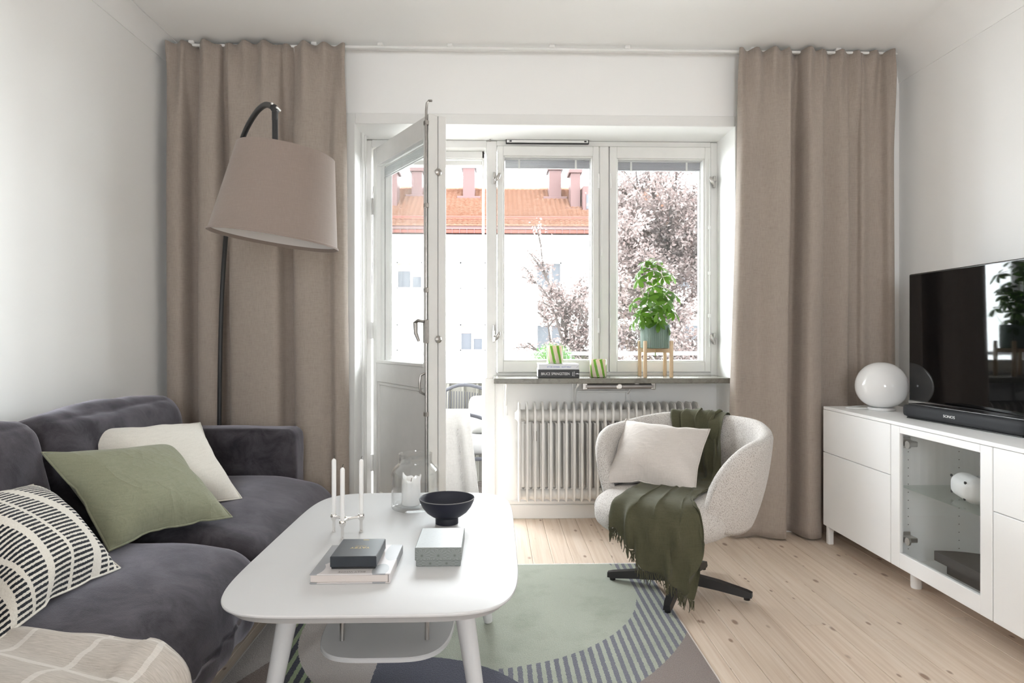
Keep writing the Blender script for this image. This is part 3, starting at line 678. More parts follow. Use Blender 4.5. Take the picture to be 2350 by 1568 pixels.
CLOTH['chair'] = [
    -421, -440, 0, -407, -380, 0, -394, -320, 0, -380, -260, 0, -365, -201, -1, -345, -143, -2, -350, -85, -1, -339, -25, -1, -358, 24, -1, -367, 84, 0, -372, 145, 0, -366, 205, 0, -383, 264, 
    0, -395, 325, 0, -406, 385, 0, -417, 445, 0, -362, -420, 0, -372, -386, 50, -370, -325, 57, -364, -264, 60, -346, -206, 58, -348, -145, 60, -338, -85, 57, -335, -34, 56, -351, 25, 61, -345, 
    86, 58, -358, 146, 60, -365, 207, 62, -369, 268, 61, -371, 329, 57, -372, 390, 51, -360, 422, 0, -305, -400, 0, -312, -379, 58, -321, -330, 92, -323, -270, 104, -323, -209, 112, -311, -150, 
    108, -312, -88, 111, -298, -30, 98, -316, 26, 112, -320, 88, 111, -321, 149, 109, -322, 210, 105, -323, 271, 101, -322, 332, 93, -312, 380, 60, -304, 396, 0, -246, -381, 1, -252, -366, 60, 
    -261, -329, 107, -267, -272, 130, -270, -212, 142, -271, -151, 151, -262, -93, 147, -268, -32, 151, -270, 29, 151, -270, 90, 147, -269, 151, 141, -269, 213, 135, -268, 273, 127, -263, 331, 
    108, -262, 348, 58, -250, 368, 0, -188, -363, 1, -192, -351, 62, -201, -324, 116, -209, -273, 149, -212, -213, 161, -212, -152, 167, -212, -92, 173, -213, -31, 177, -212, 30, 172, -212, 92, 
    167, -211, 153, 161, -210, 214, 154, -209, 274, 143, -202, 325, 111, -201, 350, 55, -198, 336, 0, -130, -343, 1, -134, -333, 62, -145, -301, 113, -151, -274, 167, -152, -214, 177, -153, 
    -153, 183, -153, -92, 187, -153, -30, 188, -152, 31, 184, -152, 92, 180, -151, 153, 174, -150, 214, 168, -148, 274, 153, -144, 308, 104, -147, 336, 56, -147, 363, 0, -95, -302, 1, -80, 
    -304, 57, -91, -280, 104, -90, -264, 162, -92, -215, 190, -92, -153, 192, -92, -92, 193, -92, -31, 194, -91, 31, 191, -91, 92, 188, -91, 154, 184, -90, 215, 178, -87, 270, 156, -88, 305, 
    108, -86, 333, 55, -85, 362, 0, -41, -331, 1, -31, -306, 56, -36, -291, 111, -33, -264, 162, -31, -215, 191, -31, -154, 195, -30, -92, 196, -30, -31, 196, -30, 31, 195, -30, 92, 193, -29, 
    153, 190, -29, 214, 183, -28, 271, 159, -28, 313, 115, -27, 343, 61, -24, 357, 0, 16, -338, 1, 17, -336, 62, 21, -307, 115, 27, -272, 165, 30, -215, 185, 31, -154, 191, 31, -93, 194, 31, 
    -31, 196, 31, 30, 196, 32, 92, 194, 32, 153, 192, 32, 214, 183, 33, 270, 159, 34, 312, 114, 32, 333, 57, 11, 322, 0, 72, -360, 1, 78, -337, 58, 81, -318, 116, 88, -273, 156, 91, -214, 174, 
    92, -154, 182, 92, -93, 189, 93, -31, 191, 93, 30, 192, 93, 92, 191, 93, 153, 191, 94, 214, 185, 95, 268, 157, 94, 301, 107, 80, 297, 48, 71, 335, 0, 133, -371, 0, 136, -355, 60, 142, -323, 
    112, 148, -273, 145, 151, -214, 163, 152, -153, 173, 153, -93, 181, 154, -31, 185, 154, 30, 184, 154, 91, 183, 154, 153, 181, 155, 214, 181, 153, 257, 147, 150, 280, 96, 132, 324, 58, 131, 
    345, 0, 192, -384, 0, 196, -366, 59, 203, -326, 105, 208, -272, 134, 211, -213, 151, 213, -153, 163, 214, -93, 174, 214, -32, 175, 214, 30, 172, 213, 91, 168, 213, 152, 164, 213, 213, 161, 
    211, 275, 157, 199, 315, 112, 188, 347, 61, 186, 348, 0, 252, -398, 0, 257, -374, 57, 264, -328, 97, 268, -271, 120, 270, -212, 136, 272, -152, 150, 261, -93, 143, 269, -32, 150, 271, 29, 
    151, 271, 90, 147, 270, 151, 143, 269, 213, 137, 267, 274, 130, 258, 329, 108, 246, 368, 62, 240, 378, 0, 312, -410, 0, 318, -380, 54, 324, -328, 84, 325, -268, 98, 324, -207, 107, 311, 
    -147, 104, 302, -91, 97, 298, -30, 96, 317, 27, 110, 321, 88, 112, 322, 150, 110, 322, 211, 107, 321, 272, 101, 317, 333, 91, 305, 381, 57, 295, 405, 0, 372, -423, 0, 379, -383, 45, 377, 
    -322, 54, 369, -261, 57, 352, -203, 54, 352, -141, 59, 335, -83, 51, 342, -33, 55, 354, 27, 61, 344, 87, 57, 358, 147, 61, 362, 208, 60, 365, 269, 59, 367, 331, 56, 365, 392, 49, 352, 427, 
    0, 431, -436, -1, 418, -376, -1, 406, -316, 0, 392, -257, 0, 381, -196, 0, 370, -136, 0, 367, -87, 0, 369, -26, 0, 367, 25, 0, 369, 86, 0, 372, 148, 0, 376, 206, 0, 385, 266, 0, 393, 327, 
    0, 401, 388, 0, 410, 448, 0, -372, -386, -50, -370, -325, -57, -364, -264, -60, -358, -204, -62, -352, -143, -63, -339, -83, -59, -335, -33, -57, -352, 25, -62, -345, 86, -58, -357, 146, 
    -61, -365, 207, -62, -369, 268, -61, -371, 329, -58, -372, 390, -51, -311, -378, -57, -320, -330, -92, -323, -269, -104, -322, -208, -111, -312, -149, -109, -312, -88, -112, -298, -30, -99, 
    -317, 27, -113, -320, 88, -112, -321, 149, -109, -322, 210, -106, -323, 272, -101, -322, 332, -93, -312, 380, -59, -251, -365, -59, -261, -328, -106, -267, -272, -129, -269, -212, -141, 
    -271, -151, -151, -262, -93, -147, -268, -32, -152, -270, 29, -152, -269, 91, -147, -269, 152, -141, -268, 213, -135, -267, 274, -127, -262, 331, -107, -261, 351, -58, -192, -350, -60, 
    -200, -322, -114, -209, -273, -149, -211, -213, -161, -212, -152, -168, -212, -91, -173, -213, -31, -178, -212, 31, -173, -212, 92, -168, -211, 153, -162, -210, 214, -155, -208, 274, -143, 
    -201, 325, -111, -200, 350, -55, -134, -332, -60, -145, -298, -110, -149, -272, -162, -152, -214, -177, -153, -153, -183, -153, -92, -188, -153, -30, -189, -152, 31, -185, -152, 92, -180, 
    -151, 153, -175, -150, 214, -168, -147, 274, -153, -143, 308, -103, -147, 336, -55, -80, -303, -54, -92, -279, -101, -93, -264, -159, -92, -215, -190, -92, -153, -193, -92, -92, -194, -92, 
    -31, -195, -91, 31, -192, -91, 92, -189, -91, 154, -186, -90, 215, -180, -86, 270, -154, -88, 304, -107, -86, 331, -54, -32, -306, -54, -36, -290, -108, -32, -268, -161, -31, -215, -192, 
    -31, -154, -197, -30, -92, -197, -30, -31, -198, -30, 31, -197, -30, 92, -195, -30, 154, -192, -29, 214, -184, -28, 268, -155, -28, 313, -114, -27, 343, -60, 16, -336, -60, 20, -307, -113, 
    27, -264, -150, 30, -215, -185, 31, -154, -193, 31, -92, -195, 31, -31, -197, 31, 31, -197, 32, 92, -196, 32, 153, -194, 32, 214, -185, 33, 268, -157, 33, 309, -112, 32, 333, -56, 77, -336, 
    -57, 81, -317, -114, 87, -271, -154, 90, -214, -175, 91, -154, -183, 92, -92, -190, 92, -31, -193, 93, 30, -193, 93, 92, -192, 93, 153, -192, 93, 214, -186, 94, 267, -156, 93, 301, -106, 
    80, 297, -47, 136, -355, -59, 142, -322, -111, 147, -272, -145, 151, -214, -164, 152, -153, -174, 153, -93, -182, 153, -31, -186, 154, 30, -185, 154, 91, -183, 154, 153, -182, 154, 214, 
    -181, 153, 258, -147, 150, 281, -96, 132, 324, -57, 196, -365, -59, 203, -326, -105, 208, -272, -134, 211, -213, -151, 212, -153, -164, 214, -93, -174, 214, -31, -176, 214, 30, -173, 213, 
    91, -168, 213, 152, -165, 212, 214, -161, 211, 275, -156, 198, 315, -111, 188, 348, -61, 257, -373, -57, 263, -328, -97, 268, -271, -120, 270, -212, -136, 272, -152, -150, 261, -93, -143, 
    269, -32, -150, 271, 29, -151, 271, 90, -147, 270, 151, -143, 269, 213, -137, 267, 274, -130, 258, 329, -107, 246, 368, -61, 318, -380, -54, 324, -328, -85, 325, -268, -99, 323, -207, -107, 
    311, -147, -104, 301, -91, -98, 298, -29, -97, 317, 27, -111, 320, 88, -112, 322, 150, -110, 322, 211, -107, 320, 272, -100, 317, 333, -91, 305, 381, -57, 378, -383, -46, 376, -322, -55, 
    369, -261, -57, 352, -203, -55, 352, -141, -59, 335, -83, -52, 342, -32, -55, 351, 28, -60, 344, 87, -57, 357, 147, -60, 361, 208, -60, 365, 269, -59, 367, 331, -56, 365, 392, -49, ]
CLOTH['throw'] = [
    646, 1540, 518, 653, 1549, 580, 661, 1502, 592, 618, 1455, 612, 580, 1409, 655, 544, 1384, 700, 520, 1406, 766, 500, 1372, 830, 498, 1348, 882, 447, 1304, 926, 414, 1240, 885, 412, 1201, 
    826, 440, 1183, 734, 439, 1173, 670, 410, 1166, 613, 395, 1147, 552, 401, 1123, 493, 414, 1099, 435, 399, 1089, 386, 367, 1053, 360, 355, 1028, 337, 348, 1019, 337, 327, 958, 343, 303, 898, 
    349, 268, 843, 347, 237, 792, 351, 199, 741, 353, 158, 694, 354, 118, 645, 355, 77, 595, 361, 39, 550, 357, 0, 500, 351, -41, 451, 350, -83, 403, 350, -125, 352, 350, -144, 324, 348, -188, 
    281, 341, -229, 234, 340, -275, 192, 326, -325, 137, 281, -351, 99, 237, -376, 75, 161, 673, 1554, 516, 676, 1562, 580, 649, 1516, 605, 629, 1455, 627, 592, 1405, 667, 556, 1378, 713, 531, 
    1409, 780, 502, 1381, 846, 514, 1342, 891, 445, 1281, 931, 427, 1223, 889, 411, 1173, 824, 419, 1177, 728, 406, 1161, 675, 400, 1131, 619, 395, 1100, 559, 400, 1075, 499, 370, 1087, 443, 
    356, 1090, 410, 339, 1070, 359, 331, 1025, 360, 331, 1010, 352, 289, 962, 343, 252, 908, 348, 220, 853, 354, 189, 807, 362, 151, 755, 366, 115, 702, 363, 71, 658, 375, 24, 612, 376, -21, 
    564, 373, -60, 512, 370, -97, 461, 363, -133, 407, 364, -175, 355, 357, -193, 327, 357, -225, 271, 356, -266, 244, 333, -337, 201, 323, -353, 145, 260, -393, 116, 218, -407, 33, 127, 660, 
    1539, 517, 661, 1544, 582, 670, 1504, 614, 639, 1453, 646, 615, 1404, 691, 581, 1377, 739, 543, 1382, 802, 531, 1375, 854, 512, 1333, 894, 480, 1260, 921, 465, 1211, 879, 451, 1182, 808, 
    449, 1166, 741, 446, 1134, 684, 445, 1120, 619, 432, 1123, 555, 418, 1127, 491, 409, 1117, 427, 400, 1101, 385, 374, 1041, 362, 360, 1016, 357, 340, 991, 346, 299, 939, 346, 259, 886, 347, 
    222, 834, 354, 183, 790, 350, 138, 743, 352, 93, 695, 355, 52, 645, 354, 4, 597, 352, -26, 540, 350, -62, 487, 355, -99, 435, 347, -149, 398, 348, -184, 333, 347, -201, 305, 347, -232, 250, 
    346, -280, 230, 332, -359, 157, 301, -375, 128, 253, -393, 98, 177, -387, 16, 111, 651, 1525, 518, 651, 1528, 583, 684, 1502, 628, 655, 1450, 659, 627, 1409, 707, 596, 1376, 754, 555, 1368, 
    814, 550, 1366, 856, 529, 1322, 901, 501, 1252, 916, 485, 1210, 867, 476, 1191, 802, 475, 1154, 741, 474, 1144, 676, 466, 1145, 610, 460, 1142, 543, 454, 1129, 479, 445, 1113, 416, 430, 
    1082, 370, 405, 1023, 352, 383, 991, 347, 363, 965, 342, 320, 914, 343, 277, 864, 351, 238, 814, 357, 194, 771, 352, 146, 725, 352, 99, 679, 353, 53, 632, 363, 7, 582, 352, -35, 535, 362, 
    -79, 486, 360, -119, 436, 349, -151, 384, 365, -192, 322, 367, -208, 293, 368, -238, 235, 366, -279, 204, 330, -345, 134, 301, -365, 104, 247, -387, 61, 171, -385, 43, 123, 646, 1487, 519, 
    647, 1489, 585, 672, 1465, 618, 638, 1456, 673, 625, 1433, 734, 605, 1396, 786, 587, 1358, 836, 581, 1343, 866, 562, 1295, 910, 538, 1233, 902, 524, 1190, 855, 519, 1178, 789, 516, 1171, 
    722, 515, 1155, 656, 511, 1139, 591, 507, 1125, 526, 498, 1104, 463, 485, 1081, 402, 463, 1038, 360, 425, 985, 342, 402, 941, 371, 388, 915, 356, 349, 864, 358, 312, 814, 361, 273, 762, 
    353, 226, 717, 357, 183, 670, 362, 138, 622, 356, 93, 573, 356, 48, 523, 356, 5, 473, 351, -36, 421, 356, -75, 368, 349, -115, 313, 348, -155, 259, 352, -175, 233, 352, -216, 181, 346, 
    -260, 135, 322, -291, 93, 274, -329, 50, 243, -342, 45, 185, -341, 44, 119, 666, 1452, 520, 668, 1455, 586, 684, 1485, 642, 664, 1439, 685, 642, 1397, 727, 632, 1368, 786, 612, 1334, 839, 
    616, 1320, 873, 596, 1269, 910, 571, 1204, 899, 558, 1166, 844, 541, 1146, 769, 543, 1154, 700, 528, 1129, 641, 511, 1099, 583, 492, 1079, 521, 489, 1062, 461, 478, 1041, 403, 474, 990, 
    379, 453, 939, 346, 429, 899, 347, 410, 871, 349, 371, 815, 353, 334, 766, 355, 294, 717, 371, 248, 669, 368, 204, 622, 357, 165, 569, 366, 123, 517, 359, 81, 466, 357, 39, 414, 353, -2, 
    361, 352, -43, 308, 350, -84, 254, 347, -126, 203, 342, -147, 177, 340, -192, 128, 336, -234, 82, 311, -262, 44, 265, -293, 9, 217, -317, -1, 152, -341, -2, 90, 713, 1449, 518, 716, 1453, 
    585, 716, 1466, 631, 701, 1412, 672, 684, 1372, 728, 670, 1337, 784, 645, 1339, 875, 614, 1329, 907, 600, 1265, 913, 527, 1210, 885, 516, 1161, 840, 502, 1154, 742, 520, 1138, 679, 539, 
    1122, 616, 529, 1113, 554, 505, 1076, 501, 483, 1041, 448, 469, 1022, 400, 448, 976, 375, 435, 928, 366, 411, 890, 361, 393, 862, 369, 358, 803, 377, 326, 743, 387, 302, 689, 394, 271, 629, 
    394, 237, 570, 388, 202, 513, 374, 161, 458, 361, 116, 408, 354, 72, 357, 353, 31, 303, 352, -9, 248, 350, -53, 193, 345, -97, 143, 351, -118, 118, 354, -158, 71, 330, -228, 16, 311, -272, 
    -8, 269, -284, -54, 184, -282, -39, 109, -291, -28, 43, 764, 1483, 515, 766, 1487, 583, 747, 1467, 636, 751, 1414, 691, 735, 1361, 743, 709, 1344, 797, 630, 1365, 889, 622, 1317, 898, 589, 
    1295, 929, 495, 1202, 883, 488, 1162, 835, 484, 1143, 725, 511, 1151, 664, 539, 1135, 605, 532, 1108, 543, 500, 1080, 489, 486, 1041, 435, 472, 1015, 394, 451, 963, 365, 424, 927, 371, 392, 
    881, 359, 378, 849, 360, 357, 782, 365, 328, 721, 364, 295, 673, 361, 250, 622, 362, 201, 576, 364, 173, 513, 364, 137, 451, 367, 97, 395, 369, 61, 337, 367, 25, 280, 362, -20, 225, 364, 
    -56, 163, 354, -98, 112, 357, -121, 92, 342, -158, 30, 323, -231, -14, 292, -277, -40, 255, -299, -58, 145, -294, -56, 80, -284, -47, 4, 767, 1491, 515, 771, 1496, 583, 764, 1475, 642, 761, 
    1416, 698, 743, 1367, 754, 713, 1360, 801, 614, 1356, 892, 613, 1317, 906, 582, 1290, 935, 507, 1199, 877, 503, 1155, 831, 503, 1137, 719, 523, 1141, 660, 519, 1134, 597, 516, 1107, 533, 
    514, 1070, 476, 500, 1042, 415, 489, 1009, 376, 462, 948, 357, 448, 913, 365, 406, 859, 351, 384, 831, 352, 342, 775, 354, 304, 722, 358, 268, 671, 375, 233, 612, 386, 188, 560, 383, 147, 
    505, 374, 106, 447, 361, 69, 389, 363, 34, 330, 370, 2, 269, 377, -44, 212, 372, -83, 154, 369, -122, 99, 362, -140, 70, 359, -201, 34, 308, -236, -6, 258, -276, -55, 217, -284, -81, 127, 
    -276, -84, 60, -259, -85, -16, 749, 1465, 517, 753, 1472, 585, 738, 1462, 640, 742, 1432, 711, 733, 1387, 770, 718, 1345, 822, 606, 1341, 872, 590, 1315, 895, 579, 1266, 944, 531, 1193, 
    872, 526, 1152, 822, 527, 1144, 721, 543, 1153, 656, 534, 1117, 597, 536, 1098, 529, 532, 1072, 465, 518, 1035, 408, 504, 999, 365, 477, 933, 350, 461, 896, 353, 422, 840, 360, 401, 811, 
    362, 361, 754, 367, 326, 698, 364, 285, 645, 358, 243, 591, 358, 204, 534, 363, 166, 476, 369, 126, 419, 361, 86, 363, 353, 45, 308, 352, 4, 253, 351, -40, 195, 347, -81, 140, 343, -123, 
    86, 337, -143, 59, 332, -188, 8, 297, -219, -28, 248, -258, -66, 194, -255, -84, 121, -246, -77, 54, -235, -61, -18, 727, 1393, 520, 728, 1399, 589, 721, 1395, 644, 706, 1374, 693, 689, 
    1352, 757, 674, 1328, 821, 661, 1305, 892, 647, 1279, 912, 609, 1216, 911, 587, 1172, 861, 579, 1151, 795, 581, 1140, 722, 580, 1117, 655, 578, 1094, 588, 573, 1068, 523, 565, 1040, 459, 
    554, 1009, 397, 535, 965, 351, 507, 900, 367, 484, 855, 372, 450, 796, 353, 432, 766, 361, 395, 707, 357, 358, 648, 368, 315, 595, 359, 272, 540, 358, 235, 482, 365, 196, 424, 356, 155, 
    368, 353, 114, 311, 354, 73, 255, 352, 32, 198, 349, -10, 141, 345, -53, 86, 342, -97, 33, 331, -117, 8, 317, -153, -35, 277, -187, -73, 230, -207, -86, 167, -224, -83, 100, -213, -63, 35, 
    -201, -49, -32, 792, 1398, 517, 791, 1399, 587, 771, 1419, 651, 763, 1372, 710, 742, 1344, 773, 723, 1317, 835, 697, 1266, 893, 679, 1249, 921, 641, 1183, 920, 621, 1140, 855, 620, 1133, 
    783, 601, 1103, 717, 587, 1084, 650, 591, 1060, 584, 599, 1036, 518, 590, 1006, 454, 576, 973, 393, 558, 925, 346, 519, 866, 350, 503, 814, 373, 466, 755, 358, 450, 723, 364, 417, 662, 365, 
    381, 605, 369, 336, 551, 363, 296, 495, 366, 256, 436, 367, 222, 376, 354, 181, 319, 353, 141, 261, 357, 100, 203, 351, 60, 144, 346, 16, 88, 347, -27, 33, 342, -69, -20, 324, -94, -48, 
    321, -121, -81, 259, -152, -117, 210, -172, -113, 133, -197, -124, 69, -217, -111, 0, -227, -92, -66, 850, 1444, 514, 851, 1446, 584, 847, 1425, 652, 837, 1394, 734, 819, 1360, 800, 800, 
    1328, 861, 707, 1255, 940, 723, 1223, 942, 686, 1134, 920, 623, 1109, 852, 633, 1071, 782, 640, 1099, 680, 620, 1078, 623, 607, 1028, 573, 578, 990, 519, 576, 968, 454, 573, 924, 404, 550, 
    881, 371, 536, 824, 354, 506, 791, 377, 461, 734, 378, 444, 703, 377, 412, 638, 379, 381, 580, 380, 350, 517, 379, 312, 457, 375, 262, 406, 374, 210, 355, 367, 174, 293, 371, 138, 231, 372, 
    112, 165, 377, 70, 102, 374, 40, 36, 366, -5, -18, 359, -38, -76, 336, -79, -110, 296, -84, -126, 236, -129, -174, 178, -145, -135, 88, -155, -134, 26, -179, -123, -49, -207, -133, -113, 
    818, 1416, 516, 822, 1421, 586, 821, 1410, 649, 813, 1395, 733, 803, 1368, 802, 793, 1338, 867, 710, 1244, 945, 716, 1215, 925, 668, 1116, 936, 603, 1124, 838, 600, 1055, 772, 637, 1089, 
    669, 616, 1079, 603, 608, 1053, 540, 591, 1004, 487, 562, 956, 442, 554, 905, 403, 529, 861, 395, 518, 813, 380, 496, 782, 355, 458, 720, 361, 438, 689, 361, 401, 629, 360, 367, 573, 362, 
    338, 508, 364, 303, 445, 364, 256, 390, 363, 208, 333, 360, 164, 276, 357, 128, 214, 351, 100, 147, 352, 53, 88, 347, 18, 27, 349, -26, -23, 332, -74, -101, 326, -81, -129, 266, -92, -140, 
    209, -144, -186, 126, -128, -146, 60, -157, -152, -10, -159, -118, -86, -180, -135, -152, 788, 1354, 519, 789, 1359, 590, 822, 1342, 646, 798, 1335, 716, 773, 1317, 782, 752, 1301, 849, 
    735, 1240, 933, 719, 1207, 940, 644, 1152, 921, 619, 1121, 832, 620, 1062, 759, 627, 1101, 666, 629, 1078, 599, 611, 1041, 538, 593, 1000, 479, 569, 953, 429, 552, 908, 393, 524, 857, 377, 
    503, 804, 384, 504, 762, 355, 464, 700, 356, 445, 668, 356, 414, 606, 368, 376, 549, 359, 334, 490, 355, 291, 431, 356, 263, 365, 353, 222, 304, 353, 180, 245, 352, 143, 183, 360, 102, 123, 
    351, 61, 58, 346, 25, -4, 343, -8, -57, 311, -53, -136, 287, -66, -141, 248, -72, -176, 195, -110, -193, 95, -114, -168, 29, -130, -160, -44, -137, -137, -114, -148, -138, -164, 791, 1331, 
    520, 792, 1335, 591, 805, 1324, 650, 797, 1308, 711, 785, 1290, 780, 767, 1273, 848, 729, 1236, 903, 705, 1207, 912, 667, 1131, 905, 652, 1123, 824, 646, 1078, 752, 652, 1086, 671, 645, 
    1056, 605, 629, 1022, 541, 612, 984, 480, 591, 942, 424, 574, 901, 381, 546, 841, 372, 529, 795, 378, 521, 738, 363, 483, 675, 360, 463, 644, 359, 430, 584, 358, 391, 526, 358, 347, 468, 
    361, 305, 409, 359, 270, 348, 373, 235, 284, 368, 198, 222, 357, 161, 160, 347, 124, 97, 348, 85, 33, 340, 48, -29, 335, 15, -82, 303, -28, -147, 265, -41, -158, 233, -61, -166, 165, -80, 
    -192, 84, -88, -180, 14, -99, -152, -57, -105, -143, -127, -69, -118, -187, 821, 1307, 520, 823, 1311, 591, 827, 1305, 656, 820, 1288, 720, 802, 1255, 778, 791, 1239, 848, 762, 1202, 905, 
    741, 1174, 917, 705, 1119, 886, 694, 1091, 818, 682, 1067, 751, 671, 1036, 685, 665, 1003, 619, 657, 971, 554, 649, 937, 490, 639, 901, 427, 623, 862, 368, 589, 797, 380, 547, 757, 358, 
    545, 690, 363, 516, 627, 353, 496, 597, 362, 449, 539, 359, 416, 483, 355, 375, 426, 359, 330, 376, 357, 303, 311, 366, 268, 248, 353, 233, 184, 348, 198, 120, 344, 162, 55, 343, 126, -8, 
    337, 90, -70, 322, 55, -122, 286, 22, -165, 238, 9, -177, 207, -12, -188, 140, -23, -178, 72, -32, -163, 1, -38, -150, -69, -40, -142, -141, -41, -145, -178, 858, 1305, 518, 860, 1309, 590, 
    859, 1311, 659, 843, 1256, 711, 836, 1233, 779, 826, 1209, 846, 787, 1169, 909, 767, 1149, 932, 735, 1082, 895, 726, 1070, 815, 712, 1029, 747, 694, 1016, 675, 675, 969, 622, 651, 929, 566, 
    631, 894, 504, 623, 858, 441, 622, 819, 384, 598, 755, 354, 574, 716, 351, 523, 667, 375, 517, 594, 388, 513, 558, 380, 484, 496, 362, 451, 442, 375, 413, 382, 361, 364, 328, 353, 333, 279, 
    385, 312, 212, 362, 277, 148, 349, 241, 85, 340, 204, 20, 336, 165, -43, 333, 133, -102, 311, 95, -158, 286, 65, -188, 217, 49, -212, 197, 40, -200, 125, 20, -199, 54, -2, -208, -14, -15, 
    -194, -86, -7, -175, -155, -6, -152, -202, 888, 1314, 517, 888, 1317, 589, 886, 1301, 655, 869, 1252, 718, 839, 1230, 781, 847, 1211, 843, 814, 1143, 917, 789, 1117, 920, 719, 1090, 869, 
    739, 1028, 817, 680, 1020, 743, 699, 1002, 660, 711, 971, 601, 687, 928, 545, 665, 879, 493, 644, 826, 448, 630, 783, 410, 610, 717, 388, 596, 668, 371, 539, 619, 369, 480, 575, 354, 461, 
    546, 367, 452, 483, 383, 429, 429, 370, 372, 390, 374, 353, 324, 364, 334, 259, 381, 289, 208, 349, 242, 153, 360, 220, 84, 353, 188, 16, 358, 161, -58, 347, 131, -115, 319, 106, -161, 269, 
    108, -213, 190, 92, -237, 167, 51, -256, 107, 21, -194, 19, 41, -188, -37, 21, -221, -110, -11, -224, -174, 12, -162, -223, 904, 1325, 516, 902, 1326, 588, 893, 1300, 655, 860, 1259, 718, 
    831, 1226, 778, 841, 1219, 845, 807, 1148, 913, 781, 1123, 922, 708, 1088, 870, 729, 1022, 815, 678, 1009, 741, 706, 1010, 656, 703, 968, 602, 693, 930, 540, 674, 879, 488, 654, 824, 444, 
    635, 778, 413, 605, 715, 395, 593, 664, 381, 532, 630, 358, 486, 570, 363, 462, 541, 363, 447, 481, 383, 417, 439, 359, 366, 386, 357, 339, 328, 353, 328, 258, 369, 292, 201, 359, 247, 144, 
    344, 235, 74, 354, 193, 13, 338, 157, -58, 332, 152, -123, 305, 118, -178, 282, 81, -223, 179, 89, -228, 145, 69, -276, 91, 23, -208, 1, 36, -169, -52, 37, -214, -122, 3, -225, -185, 13, 
    -166, -234, 904, 1322, 516, 900, 1322, 588, 890, 1304, 657, 862, 1264, 723, 831, 1234, 783, 832, 1220, 849, 805, 1153, 924, 783, 1125, 934, 708, 1080, 880, 721, 1030, 809, 687, 1002, 737, 
    716, 1007, 658, 713, 965, 600, 702, 927, 538, 683, 878, 485, 662, 827, 436, 643, 780, 402, 617, 712, 385, 594, 676, 367, 548, 618, 354, 503, 557, 357, 480, 527, 358, 439, 475, 362, 434, 
    422, 355, 382, 370, 362, 334, 316, 370, 336, 246, 355, 304, 187, 358, 257, 131, 344, 242, 69, 341, 203, 4, 338, 167, -66, 334, 152, -132, 313, 125, -183, 276, 81, -215, 172, 81, -231, 140, 
    74, -275, 81, 34, -208, -3, 27, -167, -60, 35, -204, -131, 12, -217, -193, 16, -169, -240, 888, 1288, 518, 886, 1287, 590, 896, 1273, 657, 873, 1259, 729, 856, 1233, 796, 834, 1203, 859, 
    804, 1150, 910, 787, 1119, 921, 748, 1053, 883, 749, 1041, 805, 737, 997, 739, 747, 977, 668, 738, 938, 606, 727, 899, 545, 713, 857, 485, 695, 814, 428, 675, 768, 379, 650, 697, 370, 630, 
    641, 352, 591, 579, 353, 548, 517, 355, 527, 486, 355, 484, 429, 362, 436, 375, 353, 425, 319, 356, 372, 268, 355, 326, 213, 376, 298, 157, 374, 292, 90, 349, 238, 40, 344, 241, -22, 339, 
    210, -90, 334, 192, -147, 293, 167, -189, 241, 136, -218, 158, 132, -227, 124, 106, -234, 54, 86, -220, -30, 66, -194, -95, 54, -163, -162, 49, -190, -225, 35, -188, -261, 885, 1236, 520, 
    886, 1238, 592, 895, 1242, 663, 872, 1216, 722, 869, 1190, 790, 868, 1169, 861, 844, 1121, 908, 823, 1088, 914, 790, 1036, 877, 783, 1006, 808, 770, 973, 744, 770, 938, 678, 762, 901, 615, 
    750, 862, 553, 738, 821, 492, 723, 779, 433, 703, 734, 379, 658, 674, 367, 648, 609, 342, 614, 542, 349, 576, 479, 354, 555, 449, 349, 510, 394, 350, 468, 337, 351, 424, 283, 357, 379, 241, 
    375, 331, 189, 373, 293, 133, 346, 249, 74, 347, 237, 7, 351, 242, -61, 346, 250, -116, 313, 226, -169, 270, 205, -193, 204, 185, -201, 133, 175, -204, 98, 154, -205, 28, 139, -193, -41, 
    124, -184, -111, 109, -176, -182, 93, -171, -252, 85, -176, -280, 927, 1220, 519, 931, 1226, 591, 923, 1242, 657, 924, 1208, 726, 917, 1166, 786, 915, 1131, 851, 858, 1105, 942, 831, 1081, 
    946, 752, 1025, 894, 743, 1013, 816, 755, 998, 720, 733, 940, 660, 741, 892, 605, 727, 832, 566, 726, 783, 510, 721, 736, 453, 713, 693, 406, 675, 630, 382, 654, 592, 382, 627, 520, 380, 
    593, 452, 376, 578, 418, 373, 544, 356, 367, 501, 298, 354, 446, 249, 347, 389, 205, 349, 335, 157, 361, 310, 99, 347, 278, 42, 353, 256, -16, 333, 220, -81, 321, 252, -131, 292, 267, -190, 
    252, 254, -197, 181, 237, -200, 106, 226, -211, 73, 208, -204, -6, 161, -245, -69, 175, -222, -137, 159, -221, -207, 140, -213, -275, 112, -161, -310, 986, 1250, 516, 989, 1258, 588, 988, 
    1239, 652, 982, 1211, 737, 967, 1193, 805, 922, 1180, 861, 877, 1080, 928, 866, 1046, 922, 729, 1053, 856, 683, 973, 823, 698, 970, 688, 760, 979, 610, 735, 925, 564, 709, 868, 521, 684, 
    806, 485, 668, 743, 449, 664, 702, 416, 633, 637, 400, 612, 602, 381, 588, 534, 357, 554, 465, 352, 537, 432, 352, 506, 372, 357, 476, 306, 356, 433, 246, 360, 393, 184, 372, 355, 119, 359, 
    296, 77, 342, 271, 17, 338, 246, -46, 349, 263, -107, 323, 253, -148, 268, 251, -194, 225, 258, -211, 158, 288, -204, 80, 287, -202, 43, 270, -226, -35, 200, -243, -126, 144, -247, -159, 
    166, -214, -238, 173, -246, -297, 119, -159, -326, 998, 1264, 515, 996, 1268, 587, 1008, 1246, 655, 979, 1234, 740, 957, 1215, 807, 931, 1199, 873, 876, 1089, 911, 850, 1063, 914, 747, 
